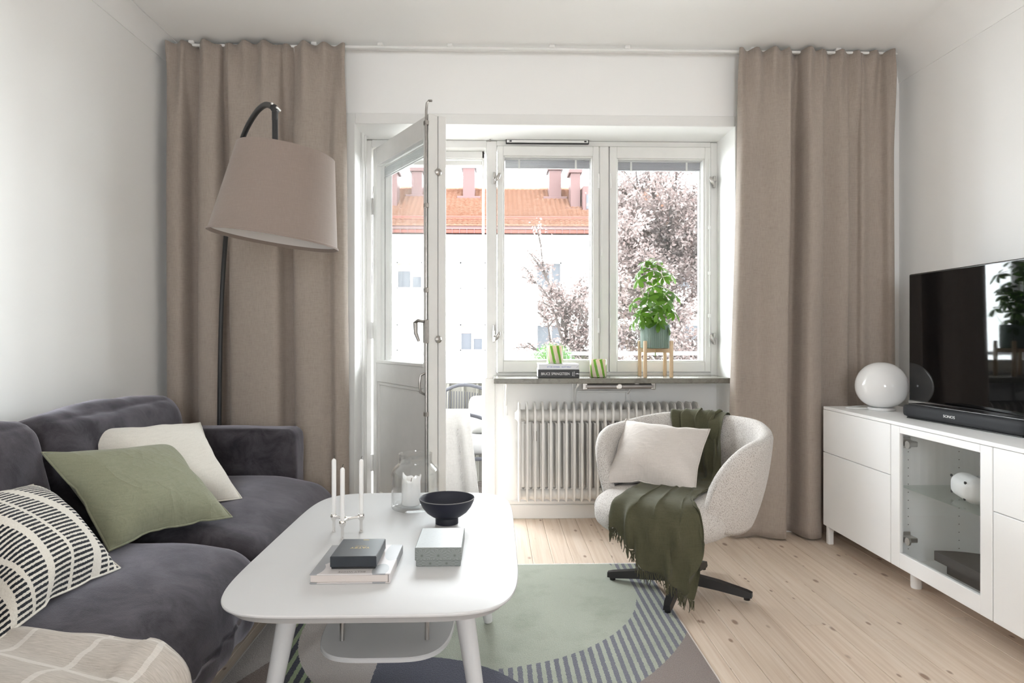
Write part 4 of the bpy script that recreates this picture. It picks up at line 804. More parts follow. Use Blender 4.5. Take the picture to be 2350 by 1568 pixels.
    1048, 840, 707, 962, 822, 711, 958, 691, 775, 962, 618, 754, 914, 566, 727, 862, 519, 699, 805, 476, 672, 748, 437, 654, 706, 414, 623, 641, 394, 611, 599, 388, 589, 530, 364, 549, 465, 
    359, 530, 432, 358, 502, 371, 356, 473, 304, 348, 443, 236, 355, 392, 184, 361, 340, 127, 354, 302, 65, 343, 247, 13, 342, 249, -60, 356, 270, -115, 312, 241, -164, 264, 235, -184, 211, 
    243, -204, 141, 291, -213, 60, 289, -186, 36, 271, -233, -44, 211, -261, -134, 157, -228, -169, 147, -228, -249, 170, -232, -317, 124, -160, -339, 982, 1248, 516, 979, 1249, 589, 989, 1225, 
    655, 991, 1204, 736, 975, 1185, 806, 931, 1167, 854, 848, 1117, 909, 822, 1091, 915, 777, 1022, 846, 746, 962, 816, 746, 961, 705, 792, 937, 632, 757, 892, 585, 723, 845, 537, 698, 790, 
    491, 677, 734, 450, 666, 691, 418, 634, 635, 380, 617, 599, 370, 572, 537, 371, 540, 468, 377, 524, 433, 377, 493, 371, 373, 460, 306, 361, 428, 240, 350, 399, 172, 358, 340, 126, 365, 296, 
    67, 346, 247, 12, 346, 245, -62, 357, 266, -116, 312, 239, -162, 258, 243, -183, 202, 238, -221, 147, 273, -221, 46, 262, -188, 36, 256, -209, -58, 216, -226, -136, 180, -207, -188, 139, 
    -194, -258, 143, -214, -328, 134, -158, -348, 954, 1189, 519, 953, 1188, 592, 970, 1170, 653, 949, 1153, 722, 939, 1129, 790, 930, 1106, 860, 895, 1064, 910, 868, 1037, 914, 825, 992, 875, 
    815, 965, 806, 804, 934, 737, 780, 887, 683, 765, 842, 626, 754, 803, 564, 743, 758, 505, 731, 710, 449, 714, 660, 406, 677, 597, 374, 645, 560, 342, 599, 501, 353, 552, 442, 353, 528, 412, 
    350, 483, 356, 363, 427, 312, 350, 384, 252, 358, 353, 184, 349, 326, 114, 342, 299, 44, 346, 254, -9, 373, 236, -68, 336, 271, -129, 322, 277, -162, 252, 280, -196, 185, 278, -200, 117, 
    272, -183, 39, 271, -178, 2, 250, -165, -68, 235, -157, -142, 218, -152, -212, 193, -154, -281, 172, -156, -351, 169, -156, -367, 972, 1149, 520, 977, 1153, 592, 966, 1135, 647, 964, 1111, 
    717, 962, 1090, 787, 958, 1068, 857, 924, 1028, 911, 897, 1001, 913, 839, 955, 886, 818, 924, 818, 791, 897, 753, 775, 868, 686, 766, 826, 627, 755, 783, 568, 741, 739, 509, 727, 694, 451, 
    711, 646, 397, 672, 597, 346, 667, 524, 358, 626, 461, 347, 579, 400, 353, 555, 370, 348, 507, 313, 350, 450, 271, 371, 418, 213, 357, 373, 154, 349, 332, 91, 350, 285, 37, 339, 252, -30, 
    335, 217, -97, 329, 259, -157, 312, 268, -185, 242, 276, -207, 170, 276, -223, 98, 267, -229, 23, 263, -227, -14, 244, -218, -85, 254, -209, -157, 245, -199, -228, 235, -184, -300, 220, 
    -173, -370, 216, -167, -383, ]


def cloth_points(name):
    a = CLOTH[name]
    return [Vector((a[i] * 0.0005, a[i + 1] * 0.0005, a[i + 2] * 0.0005)) for i in range(0, len(a), 3)]

# ------------------------------------------------------------------ the room shell
XL, XR, YB, YN, YR, ZC = -1.82, 2.32, 3.69, 4.0, -2.5, 2.72      # walls, main back wall, niche back, rear wall, ceiling
NX0, NX1, NZ = -0.785, 1.37, 2.31                                 # the window niche


def floor_material():
    m = NT('soaped_pine')
    oi = m.n('ShaderNodeObjectInfo')
    g = m.n('ShaderNodeNewGeometry')
    off = m.n('ShaderNodeVectorMath', operation='MULTIPLY_ADD')
    rnd = m.n('ShaderNodeCombineXYZ')
    m.l(oi.outputs['Random'], rnd.inputs[0])
    m.l(oi.outputs['Random'], rnd.inputs[1])
    m.l(rnd.outputs[0], off.inputs[0])
    off.inputs[1].default_value = (0, 13.0, 0)
    m.l(g.outputs['Position'], off.inputs[2])
    P = off.outputs[0]

    def mapped(s):
        mp = m.n('ShaderNodeMapping')
        mp.inputs['Scale'].default_value = s
        m.l(P, mp.inputs[0])
        return mp.outputs[0]
    grain = m.noise(mapped((55, 1.6, 1)), 1.0, 4, 0.6, 0.6)
    fine = m.noise(mapped((260, 7, 1)), 1.0, 2)
    base = m.ramp(grain, [(0.30, srgb(206, 186, 168)), (0.5, srgb(219, 202, 185)), (0.72, srgb(227, 213, 199))])
    base = m.mix(m.math('MULTIPLY', fine, 0.18), base, srgb(192, 168, 147))
    tint = m.ramp(oi.outputs['Random'], [(0, (0.96, 0.955, 0.95)), (0.5, (1.0, 0.995, 0.99)), (1, (1.04, 1.03, 1.02))])
    base = m.mix(1.0, base, tint, 'MULTIPLY')
    vo = m.n('ShaderNodeTexVoronoi')
    vo.inputs['Scale'].default_value = 1.0
    vo.inputs['Randomness'].default_value = 1.0
    m.l(mapped((17, 8.0, 1)), vo.inputs['Vector'])
    sel = m.n('ShaderNodeSeparateColor')
    m.l(vo.outputs['Color'], sel.inputs[0])
    size = m.math('MULTIPLY', m.math('SUBTRACT', sel.outputs[0], 0.18, clamp=True), 0.30)
    knot = m.math('SUBTRACT', 1.0, m.math('DIVIDE', vo.outputs['Distance'], m.math('ADD', size, 0.0001)), clamp=True)
    knot = m.math('MINIMUM', m.math('MULTIPLY', knot, 2.2), 1.0)
    m.col(m.mix(m.math('MULTIPLY', knot, 0.72), base, srgb(122, 88, 66)))
    m.bump(m.math('ADD', grain, m.math('MULTIPLY', fine, 0.5)), 0.12, 0.001)
    m.set(Roughness=0.5, Specular_IOR_Level=0.35)
    return m.m


MW['floor'] = floor_material()
floor = struct(Geo().box((XL - 0.1, YR - 0.1, -0.10), (XR + 0.1, 4.12, -0.022)).build('floor', plain('subfloor', (0.05, 0.035, 0.025), 0.9)))
PW = 0.1005
lanes = int((XR - XL) / PW) + 1
plank_mesh = {}
for i in range(lanes):
    x0 = XL + i * PW
    x1 = min(x0 + PW, XR)
    if x1 - x0 < 0.02:
        continue
    yend = YN if (x0 > NX0 - 0.02 and x1 < NX1 + 0.02) else YB
    cuts = [YR, random.uniform(-0.6, 1.3) if i % 2 else random.uniform(1.6, 3.0), yend]
    for a, b in zip(cuts, cuts[1:]):
        p = Geo().box((x0 + 0.0007, a + 0.0007, -0.022), (x1 - 0.0007, b - 0.0007, 0.0), bev=0.0012).build('plank', MW['floor'], floor, smooth=0)
        shift_to(p, ((x0 + x1) / 2, (a + b) / 2, 0))

# walls
def wall(name, boxes, mat='wall'):
    g = Geo()
    for a, b in boxes:
        g.box(a, b)
    return struct(g.build(name, MW[mat], smooth=0))


wall('wall_left', [((XL - 0.15, YR - 0.15, 0), (XL, YB + 0.5, ZC))])
wall('wall_right', [((XR, YR - 0.15, 0), (XR + 0.15, YB + 0.5, ZC))])
wall('wall_back', [((XL, YB, 0), (NX0, 4.15, ZC)), ((NX1, YB, 0), (XR, 4.15, ZC)), ((NX0, YB, NZ), (NX1, 4.15, ZC)),
                   ((0.005, YN, 0), (NX1, 4.15, 0.86)), ((0.0, YN, 0), (0.005, 4.15, 0.86))])
RW = (-0.15, 0.75, 0.95, 2.0)  # unseen opening, added to let fill light in from behind the camera
wall('wall_rear', [((XL, YR - 0.15, 0), (RW[0], YR, ZC)), ((RW[1], YR - 0.15, 0), (XR, YR, ZC)),
                   ((RW[0], YR - 0.15, 0), (RW[1], YR, RW[2])), ((RW[0], YR - 0.15, RW[3]), (RW[1], YR, ZC))])
wr = sroot('added_fill_window')  # frame of the added rear opening, out of view
g = Geo()
for x in (RW[0], RW[1] - 0.05):
    g.box((x, YR - 0.12, RW[2]), (x + 0.05, YR - 0.05, RW[3]), 0.004)
for z in (RW[2], RW[3] - 0.05):
    g.box((RW[0], YR - 0.119, z), (RW[1], YR - 0.051, z + 0.05), 0.004)
g.build('window_frame', MW['white'], wr)
struct(Geo().box((XL - 0.15, YR - 0.15, ZC), (XR + 0.15, 4.2, ZC + 0.12)).build('ceiling', MW['ceiling'], smooth=0))

# coved cornice left and right (thick concave moulding)
for nm, xw, s in (('trim_1', XL, 1), ('trim_2', XR, -1)):
    R, n = (0.085 if s > 0 else 0.155), 12
    prof = [(xw + s * (R - R * math.cos(a)) + s * 0.004, ZC - R + R * math.sin(a)) for a in [PI / 2 * k / n for k in range(n + 1)]]
    prof = [(xw, ZC - R)] + prof + [(xw + s * (R + 0.004), ZC), (xw, ZC)]
    g = Geo()
    vs, fs = [], []
    for y in (YR, YB):
        vs += [(x, y, z) for x, z in prof]
    k = len(prof)
    for i in range(k):
        j = (i + 1) % k
        fs.append((i, j, k + j, k + i))
    g.add(vs, fs)
    struct(fix_normals(g.build(nm, MW['ceiling'], smooth=40)))

# baseboards
def baseboard(name, a, b, h=0.115):
    g = Geo()
    g.box((a[0], a[1], 0), (b[0], b[1], h - 0.02), 0.002)
    return g


g = Geo().box((0.02, 3.984, 0), (NX1, YN, 0.085), 0.003).box((0.02, 3.988, 0.085), (NX1, YN, 0.112), 0.006)
struct(g.build('baseboard_niche', MW['white']))
g = Geo().box((NX1, YB - 0.016, 0), (XR, YB, 0.09), 0.003).box((NX1, YB - 0.011, 0.09), (XR, YB, 0.112), 0.004)
struct(g.build('baseboard_back', MW['white']))
g = Geo().box((XL, YB - 0.016, 0), (NX0 - 0.06, YB, 0.09), 0.003).box((XL, YB - 0.011, 0.09), (NX0 - 0.06, YB, 0.112), 0.004)
struct(g.build('baseboard_back_left', MW['white']))
struct(Geo().box((XL, YR, 0), (XL + 0.016, YB - 0.02, 0.11), 0.003).build('baseboard_left', MW['white']))
struct(Geo().box((XR - 0.016, YR, 0), (XR, YB - 0.02, 0.11), 0.003).build('baseboard_right', MW['white']))

# flat casing round the niche
g = Geo()
g.box((NX0 - 0.05, YB - 0.014, 0), (NX0 + 0.004, YB, NZ + 0.055), 0.003)
g.box((NX1 - 0.004, YB - 0.014, 0), (NX1 + 0.05, YB, NZ + 0.055), 0.003)
g.box((NX0 + 0.004, YB - 0.014, NZ - 0.004), (NX1 - 0.004, YB, NZ + 0.055), 0.003)
struct(g.build('trim_3', MW['white']))
# inner moulding beside the door jamb
g = Geo()
for x, r in ((NX0 + 0.012, 0.011), (NX0 + 0.012, 0.008)):
    g.cyl((x, 3.92 if r > 0.01 else 3.86, 0), (x, 3.92 if r > 0.01 else 3.86, NZ), r, seg=10)
struct(g.build('trim_4', MW['white']))

# ------------------------------------------------------------------ window_1: two coupled sashes in a frame
w1 = sroot('window_1')
g = Geo()
g.box((-0.05, 3.985, 0.86), (0.013, 4.13, 2.305), 0.003)          # post beside the door
g.box((1.328, 3.985, 0.86), (NX1, 4.13, 2.305), 0.003)
g.box((0.013, 3.985, 2.276), (1.328, 4.13, 2.308), 0.003)
g.box((0.013, 3.985, 0.862), (1.328, 4.13, 0.892), 0.003)
g.box((0.640, 3.978, 0.892), (0.700, 4.13, 2.276), 0.005)
g.build('window_frame', MW['oldwhite'], w1)


def sash(x0, x1, z0, z1, gx0, gx1, gz0, gz1, nm):
    g = Geo()
    for y0, y1, ins in ((3.972, 4.018, 0.0), (4.052, 4.095, 0.004)):
        a0, a1, c0, c1 = x0 + ins, x1 - ins, z0 + ins, z1 - ins
        g.box((a0, y0, c0), (gx0, y1, c1), 0.003)
        g.box((gx1, y0, c0), (a1, y1, c1), 0.003)
        g.box((gx0, y0 + 0.0005, c0), (gx1, y1 - 0.0005, gz0), 0.003)
        g.box((gx0, y0 + 0.0005, gz1), (gx1, y1 - 0.0005, c1), 0.003)
        # glazing bead
        b = 0.008
        g.box((gx0, y0 + 0.008, gz0), (gx0 + b, y1, gz1), 0.002)
        g.box((gx1 - b, y0 + 0.008, gz0), (gx1, y1, gz1), 0.002)
        g.box((gx0 + b, y0 + 0.008, gz0), (gx1 - b, y1, gz0 + b), 0.002)
        g.box((gx0 + b, y0 + 0.008, gz1 - b), (gx1 - b, y1, gz1), 0.002)
    s = g.build('window_sash', MW['oldwhite'], w1)
    for y in (3.998, 4.075):
        Geo().box((gx0 + 0.004, y, gz0 + 0.004), (gx1 - 0.004, y + 0.003, gz1 - 0.004)).build('pane', MW['glass'], s, smooth=0)
    # raised venetian blind between the panes
    g = Geo()
    for k in range(9):
        z = gz1 - 0.012 - k * 0.0052
        g.box((gx0 + 0.012, 4.024, z - 0.0016), (gx1 - 0.012, 4.046, z), 0.0005)
    g.box((gx0 + 0.011, 4.024, gz1 - 0.062), (gx1 - 0.011, 4.046, gz1 - 0.058), 0.001)
    bl = g.build('venetian_blind', MW['blind'], s, smooth=0)
    g = Geo()
    for fx in (0.18, 0.82):
        xx = lerp(gx0, gx1, fx)
        g.box((xx - 0.006, 4.0215, gz1 - 0.066), (xx + 0.006, 4.0237, gz1 - 0.01), 0.0008)
    g.build('blind_tape', MW['white'], bl)
    return s


MW['blind'] = plain('grey_blind_slats', (0.42, 0.42, 0.45), 0.35)
sl = sash(0.017, 0.637, 0.895, 2.273, 0.053, 0.600, 0.962, 2.213, 'left')
sr = sash(0.703, 1.325, 0.895, 2.273, 0.747, 1.288, 0.958, 2.203, 'right')

# hinges, latches and rods
for z in (1.18, 2.06):
    Geo().cyl((0.708, 3.966, z - 0.045), (0.708, 3.966, z + 0.045), 0.006, seg=10).build('hinge', MW['white'], w1)
    Geo().cyl((0.634, 3.966, z - 0.045), (0.634, 3.966, z + 0.045), 0.006, seg=10).build('hinge', MW['white'], w1)
g = Geo().cyl((0.652, 3.968, 1.02), (0.652, 3.968, 1.94), 0.003, seg=8)
g.lathe([(0.001, 1.6), (0.006, 1.605), (0.007, 1.64), (0.003, 1.66)], 10, (0.652, 3.968, 0))
g.build('blind_cord', MW['white'], w1)
g = Geo().cyl((1.313, 3.963, 1.05), (1.313, 3.963, 2.2), 0.0032, seg=8)
for z in (1.24, 1.5, 1.78):
    g.box((1.305, 3.958, z - 0.012), (1.321, 3.972, z + 0.012), 0.003)
g.build('blind_cord', MW['white'], w1)


def casement_latch(x, z, side):
    g = Geo()
    g.box((x - 0.008, 3.962, z - 0.035), (x + 0.008, 3.972, z + 0.035), 0.002)
    g.cyl((x, 3.972, z), (x, 3.945, z), 0.006, seg=10)
    g.lathe([(0.001, -0.03), (0.009, -0.022), (0.013, 0), (0.009, 0.022), (0.001, 0.03)], 12, (0, 0, 0),
            Matrix.Translation((x + side * 0.022, 3.940, z)) @ Matrix.Rotation(0.5 * side, 4, 'Y') @ Matrix.Diagonal((1, 0.5, 1, 1)))
    g.cyl((x, 3.942, z), (x + side * 0.022, 3.940, z), 0.004, seg=8)
    return g.build('window_latch', MW['oldsteel'], w1)


for x, z, s in ((-0.002, 2.075, 1), (-0.004, 1.115, 1), (1.345, 2.06, -1), (1.345, 1.10, -1)):
    casement_latch(x, z, s)
for z in (1.165,):
    Geo().box((-0.010, 3.966, z - 0.02), (-0.001, 3.986, z + 0.02), 0.002).build('strike_plate', MW['oldsteel'], w1)

# draught vent above the left sash
vent = tag(Geo().box((0.068, 3.966, 2.286), (0.575, 3.985, 2.312), 0.002).build('vent_slot', MW['blackmetal']), 'slim white and black trickle vent above the left window sash', 'vent')
Geo().box((0.074, 3.962, 2.291), (0.569, 3.967, 2.307), 0.001).build('vent_cover', MW['white'], vent)
for x in (0.09, 0.545):
    Geo().box((x, 3.9595, 2.295), (x + 0.014, 3.9625, 2.303), 0.001).build('vent_slider', MW['blackmetal'], vent)
tag(Geo().tube([(-0.03, 3.975, 2.30), (-0.032, 3.968, 2.31), (-0.026, 3.964, 2.318), (-0.025, 3.964, 2.296)], 0.0028, 8).build('window_hook', MW['oldsteel']), 'small bent metal hook above the balcony door opening', 'hook')

# ------------------------------------------------------------------ door_1: balcony door, coupled leaves, standing open
d1 = sroot('door_1')
g = Geo()
g.box((NX0, 3.985, 0), (-0.745, 4.13, 2.305), 0.003)
g.box((-0.745, 3.985, 2.262), (-0.05, 4.13, 2.308), 0.003)
g.box((-0.062, 3.985, 0), (0.004, 4.13, 0.86), 0.003)
g.box((-0.078, 4.05, 0), (-0.062, 4.13, 2.262), 0.003)
g.box((-0.745, 4.05, 2.215), (-0.062, 4.13, 2.262), 0.004)
g.box((-0.745, 4.06, 2.175), (-0.078, 4.125, 2.205), 0.004)
g.build('door_frame', MW['oldwhite'], d1)
Geo().box((-0.745, 3.985, -0.01), (-0.062, 4.13, 0.025), 0.004).build('threshold', plain('worn_oak', (0.33, 0.25, 0.18), 0.6, var=0.2, vscale=30), d1)
leaf = bpy.data.objects.new('door_leaf', None)
COL.objects.link(leaf)
leaf.parent = d1
leaf.location = (-0.735, 3.975, 0)
leaf.rotation_euler = (0, 0, math.atan2(-0.65, 0.40))
DW, DZ0, DZ1 = 0.765, 0.03, 2.245


def door_half(y0, y1, nm):
    g = Geo()
    gx0, gx1, gz0, gz1 = 0.058, DW - 0.062, 0.968, 2.135
    g.box((0, y0, DZ0), (gx0, y1, DZ1), 0.003)
    g.box((gx1, y0, DZ0), (DW, y1, DZ1), 0.003)
    g.box((gx0, y0 + 0.0004, gz1), (gx1, y1 - 0.0004, DZ1), 0.003)
    g.box((gx0, y0 + 0.0004, 0.845), (gx1, y1 - 0.0004, gz0), 0.003)
    g.box((gx0, y0 + 0.0004, DZ0), (gx1, y1 - 0.0004, 0.17), 0.003)
    g.box((gx0, y0 + 0.014, 0.17), (gx1, y1 - 0.012, 0.845))
    for a, b in (((gx0, gx0 + 0.02), (0.17, 0.845)), ((gx1 - 0.02, gx1), (0.17, 0.845)), ((gx0 + 0.02, gx1 - 0.02), (0.17, 0.19)), ((gx0 + 0.02, gx1 - 0.02), (0.825, 0.845))):
        g.box((a[0], y0 + 0.006, b[0]), (a[1], y1 - 0.008, b[1]), 0.004)
    g.box((gx0 - 0.004, y0 - 0.006, gz0 - 0.012), (gx1 + 0.004, y0 + 0.01, gz0 + 0.006), 0.003)
    o = g.build('leaf_frame', MW['oldwhite'], leaf)
    Geo().box((gx0, (y0 + y1) / 2, gz0), (gx1, (y0 + y1) / 2 + 0.003, gz1)).build('pane', MW['glass'], leaf, smooth=0)
    return o


door_half(0.0, 0.052, 'inner')
door_half(0.056, 0.100, 'outer')
g = Geo()
for k in range(9):
    z = 2.124 - k * 0.006
    g.box((0.07, 0.043, z - 0.0018), (DW - 0.075, 0.0545, z), 0.0005)
g.box((0.069, 0.043, 2.062), (DW - 0.074, 0.0545, 2.068), 0.001)
g.build('venetian_blind', plain('white_blind_slats', (0.55, 0.55, 0.56), 0.4), leaf, smooth=0)
# espagnolette rod with hook, guides and lever
g = Geo().tube([(DW - 0.012, -0.008, 0.06), (DW - 0.012, -0.008, 2.26), (DW - 0.012, -0.004, 2.30), (DW - 0.004, 0.004, 2.312), (DW + 0.012, 0.010, 2.308)], 0.0065, 8)
g.build('bolt_rod', MW['oldsteel'], leaf)
g = Geo()
for z in (0.72, 1.35, 1.78, 2.2):
    g.box((DW - 0.026, -0.018, z - 0.012), (DW + 0.002, 0.002, z + 0.012), 0.003)
g.build('bolt_guide', MW['oldsteel'], leaf)
g = Geo().box((DW - 0.028, -0.02, 1.08), (DW + 0.002, 0.003, 1.20), 0.004)
g.tube([(DW - 0.014, -0.02, 1.19), (DW - 0.03, -0.045, 1.195), (DW - 0.05, -0.05, 1.185), (DW - 0.045, -0.05, 1.13), (DW - 0.03, -0.04, 1.09)], [0.008, 0.009, 0.012, 0.010, 0.007], 10)
g.build('bolt_lever', MW['oldsteel'], leaf)
g = Geo().tube([(DW - 0.03, 0.0, 0.93), (DW - 0.034, -0.03, 0.915), (DW - 0.036, -0.034, 0.87), (DW - 0.034, -0.03, 0.83), (DW - 0.03, 0.0, 0.815)], 0.006, 8)
g.build('pull_handle', MW['oldsteel'], leaf)
for z in (1.955, 1.10, 0.10):
    g = Geo().lathe([(0.001, 0), (0.017, 0.001), (0.019, 0.004), (0.012, 0.010), (0.001, 0.012)], 16, (0, 0, 0), Matrix.Translation((DW, 0.054, z)) @ Matrix.Rotation(PI / 2, 4, 'Y'))
    g.build('coupling_screw', MW['oldsteel'], leaf)
for z in (0.35, 1.15, 1.9):
    Geo().cyl((-0.004, -0.006, z - 0.05), (-0.004, -0.006, z + 0.05), 0.009, seg=10).build('hinge', MW['white'], leaf)
g = Geo().tube([(0.02, -0.006, 2.02), (0.018, -0.014, 1.9), (0.024, -0.012, 1.6), (0.016, -0.014, 1.42)], 0.0022, 6)
g.build('blind_cord', MW['oldsteel'], leaf)

# ------------------------------------------------------------------ outside: balcony, house across the yard, trees
MW['cream'] = plain('cream_sheet_metal', (0.165, 0.158, 0.138), 0.5, spec=0.05)
MW['railwhite'] = plain('white_rail_paint', (0.3472, 0.3472, 0.3416), 0.5, spec=0.05)
MW['facade'] = plain('white_render', (0.3472, 0.3416, 0.3192), 0.95, bump=0.2, bscale=8, bdist=0.01, var=0.03, vscale=0.6, spec=0.05)
MW['pinkmetal'] = plain('red_painted_sheet', (0.048, 0.029, 0.028), 0.5, var=0.08, vscale=1.0, spec=0.05)
MW['flash'] = plain('weathered_red_flashing', (0.034, 0.021, 0.019), 0.6, spec=0.05)
MW['redgutter'] = plain('red_gutter', (0.058, 0.022, 0.017), 0.5, spec=0.05)
MW['deck'] = plain('grey_decking', (0.0896, 0.0784, 0.07), 0.8, var=0.3, vscale=20, bump=0.2, bscale=80, spec=0.05)

grd = struct(Geo().box((-40, 4.3, -7.2), (40, 60, -7.0)).build('ground', plain('courtyard_paving', (0.36, 0.355, 0.34), 1.0, var=0.2, vscale=0.5, spec=0.05), smooth=0))

bal = struct(Geo().box((-1.6, 4.16, -0.24), (2.6, 5.5, -0.12)).build('balcony_slab', plain('concrete', (0.196, 0.1904, 0.1792), 0.9, bump=0.2, bscale=20, spec=0.05), smooth=0))
for i in range(14):
    y = 4.17 + i * 0.094
    p = Geo().box((-1.6, y, -0.12), (2.6, y + 0.086, -0.09), 0.003).build('deck_board', MW['deck'], bal, smooth=0)
struct(Geo().box((-1.9, 4.16, 2.70), (2.9, 5.5, 2.86)).build('added_shade_slab', MW['facade'], smooth=0))  # unseen slab added overhead to hold back steep skylight at the window
# our own outer wall below and beside
struct(Geo().box((-2.2, 4.14, -1.0), (2.8, 4.16, -0.13)).build('wall_outer', MW['facade'], smooth=0))

rail = thing('balcony_railing', 'white steel railing with cream ribbed panels around the balcony', 'railing', (0, 5.42, -0.09))
g = Geo().box((-1.6, -0.03, 1.045), (2.6, 0.03, 1.075), 0.004)
g.build('handrail', MW['railwhite'], rail)
g = Geo().box((-1.6, -0.022, 0.815), (2.6, 0.022, 0.845), 0.003)
g.build('panel_cap', MW['railwhite'], rail)
for x in (-1.45, -0.42, 0.62, 1.745, 2.5):
    Geo().box((x - 0.02, 0.0, 0.845), (x + 0.02, 0.035, 1.045), 0.003).build('post', MW['railwhite'], rail)
for i in range(35):
    x = -1.6 + i * 0.12
    g = Geo().box((x + 0.0, 0.0, 0.0), (x + 0.12, 0.012, 0.815))
    g.box((x + 0.008, -0.016, 0.0), (x + 0.030, 0.001, 0.815), 0.005)
    g.build('panel', MW['cream'], rail, smooth=0)

# ---- house across the yard
hs = thing('apartment_house', 'white rendered apartment house with red tiled roof across the yard', 'building', (0, 28, -7))
H0 = -7.0
wins = []
for row, (za, zb) in enumerate(((3.12, 4.26), (0.46, 1.60), (-2.2, -1.06))):
    for x in (-6.6, -3.64, -0.93, 2.33, 5.4, 8.4):
        wins.append((x - 0.55, x + 0.55, za, zb))
# facade wall with openings: strips between the windows
g = Geo()
xs = sorted(set([-12.0, 14.0] + [w[0] for w in wins] + [w[1] for w in wins]))
zs = sorted(set([-7.0, 5.30] + [w[2] for w in wins] + [w[3] for w in wins]))
for a, b in zip(xs, xs[1:]):
    for c, d in zip(zs, zs[1:]):
        if any(abs(a - w[0]) < 1e-6 and abs(c - w[2]) < 1e-6 for w in wins):
            continue
        g.add([(a, 0, c - H0), (b, 0, c - H0), (b, 0, d - H0), (a, 0, d - H0)], [(0, 1, 2, 3)])
for w in wins:
    a, b, c, d = w[0], w[1], w[2] - H0, w[3] - H0
    g.add([(a, 0, c), (b, 0, c), (b, 0, d), (a, 0, d), (a, 0.18, c), (b, 0.18, c), (b, 0.18, d), (a, 0.18, d)],
          [(0, 4, 5, 1), (1, 5, 6, 2), (2, 6, 7, 3), (3, 7, 4, 0)])
g.box((-12, 0.25, 0), (14, 9, 12.2))
g.build('facade', MW['facade'], hs, smooth=0)
MW['wpane'] = plain('far_window_glass', (0.034, 0.036, 0.040), 0.2, spec=0.05)
MW['wframe'] = plain('far_window_frame', (0.336, 0.336, 0.336), 0.5, spec=0.05)
MW['wcurtain'] = plain('far_curtain', (0.1344, 0.0952, 0.0728), 0.9, spec=0.05)
MW['wblind'] = plain('far_blind', (0.1904, 0.1904, 0.2016), 0.8, spec=0.05)
for i, w in enumerate(wins):
    a, b, c, d = w[0], w[1], w[2] - H0, w[3] - H0
    m_ = (a + b) / 2 + (0.08 if i % 2 else -0.02)
    g = Geo()
    t = 0.055
    g.box((a, 0.10, c), (a + t, 0.17, d)).box((b - t, 0.10, c), (b, 0.17, d)).box((a, 0.10, c), (b, 0.17, c + t)).box((a, 0.10, d - t), (b, 0.17, d))
    g.box((m_ - 0.05, 0.09, c), (m_ + 0.05, 0.17, d))
    g.box((a - 0.09, -0.06, c - 0.05), (b + 0.09, 0.05, c), 0.01)
    g.box((a - 0.07, -0.025, d), (b + 0.07, 0.02, d + 0.05), 0.01)
    wf = g.build('window', MW['wframe'], hs, smooth=0)
    for p0, p1 in ((a + t, m_ - 0.05), (m_ + 0.05, b - t)):
        Geo().box((p0, 0.135, c + t), (p1, 0.14, d - t)).build('pane', MW['wpane'], wf, smooth=0)
    if i in (1, 8):
        Geo().box((a + t, 0.125, lerp(c, d, 0.66)), (m_ - 0.05, 0.13, d - t)).box((m_ + 0.05, 0.125, lerp(c, d, 0.45)), (b - t, 0.13, d - t)).build('window_curtain', MW['wcurtain'], wf, smooth=0)
    if i in (2, 7):
        Geo().box((a + t, 0.125, c + t), (m_ - 0.05, 0.13, d - t)).box((m_ + 0.05, 0.125, c + t), (b - t, 0.13, d - t)).build('window_blind', MW['wblind'], wf, smooth=0)
# eaves, gutter, flashing
Geo().box((-12, -0.28, 12.30), (14, 0.3, 12.40), 0.02).build('cornice', MW['facade'], hs, smooth=0)
g = Geo().box((-12, -0.42, 12.44), (14, -0.30, 12.60), 0.02)
gut = g.build('gutter', MW['redgutter'], hs, smooth=0)
for k in range(60):
    x = -8 + k * 0.31
    Geo().box((x, -0.45, 12.43), (x + 0.03, -0.42, 12.61)).build('gutter_bracket', MW['pinkmetal'], hs, smooth=0)
Geo().add([(-12, -0.45, 12.60), (14, -0.45, 12.60), (14, -0.10, 12.80), (-12, -0.10, 12.80)], [(0, 1, 2, 3)]).build('roof_flashing', MW['flash'], hs, smooth=0)


def tile_material():
    m = NT('clay_roof_tiles')
    f = m.noise(m.coord('Object', (6, 6, 6)), 1.2, 3, 0.7)
    m.col(m.ramp(f, [(0.3, (0.1176, 0.0588, 0.0381)), (0.5, (0.14, 0.0784, 0.0549)), (0.7, (0.1624, 0.098, 0.0717))]))
    m.set(Roughness=0.9, Specular_IOR_Level=0.05)
    return m.m


MW['tile'] = tile_material()
# wave tiles: rows that overlap like clapboard, wavy along x
g = Geo()
PERIOD, ROWS = 0.22, 22
X0, X1 = -7.5, 9.0
nx = int((X1 - X0) / PERIOD * 6)
for r in range(ROWS):
    s0, s1 = r / ROWS, (r + 1.12) / ROWS
    ya, za = lerp(-0.2, 4.2, s0), lerp(12.78, 15.30, s0)
    yb, zb = lerp(-0.2, 4.2, s1), lerp(12.78, 15.30, s1)
    vs, fs = [], []
    for i in range(nx + 1):
        x = X0 + (X1 - X0) * i / nx
        w = 0.013 * math.sin(2 * PI * x / PERIOD)
        vs += [(x, ya + 0.14, za - 0.03 + w), (x, ya, za + 0.085 + w), (x, yb, zb - 0.01 + w)]
    for i in range(nx):
        k = i * 3
        fs += [(k, k + 3, k + 4, k + 1), (k + 1, k + 4, k + 5, k + 2)]
    g.add(vs, fs)
stuff(g.build('roof_tiles', MW['tile'], hs, smooth=60))
Geo().box((-12, -0.3, 12.6), (14, 0.6, 12.72)).box((-12, 4.0, 12.6), (14, 8.5, 14.9)).build('roof_deck', MW['pinkmetal'], hs, smooth=0)
g = Geo().tube([(-7.5, 4.22, 15.34), (9, 4.22, 15.34)], 0.10, 8)
g.build('ridge_tile', MW['tile'], hs)
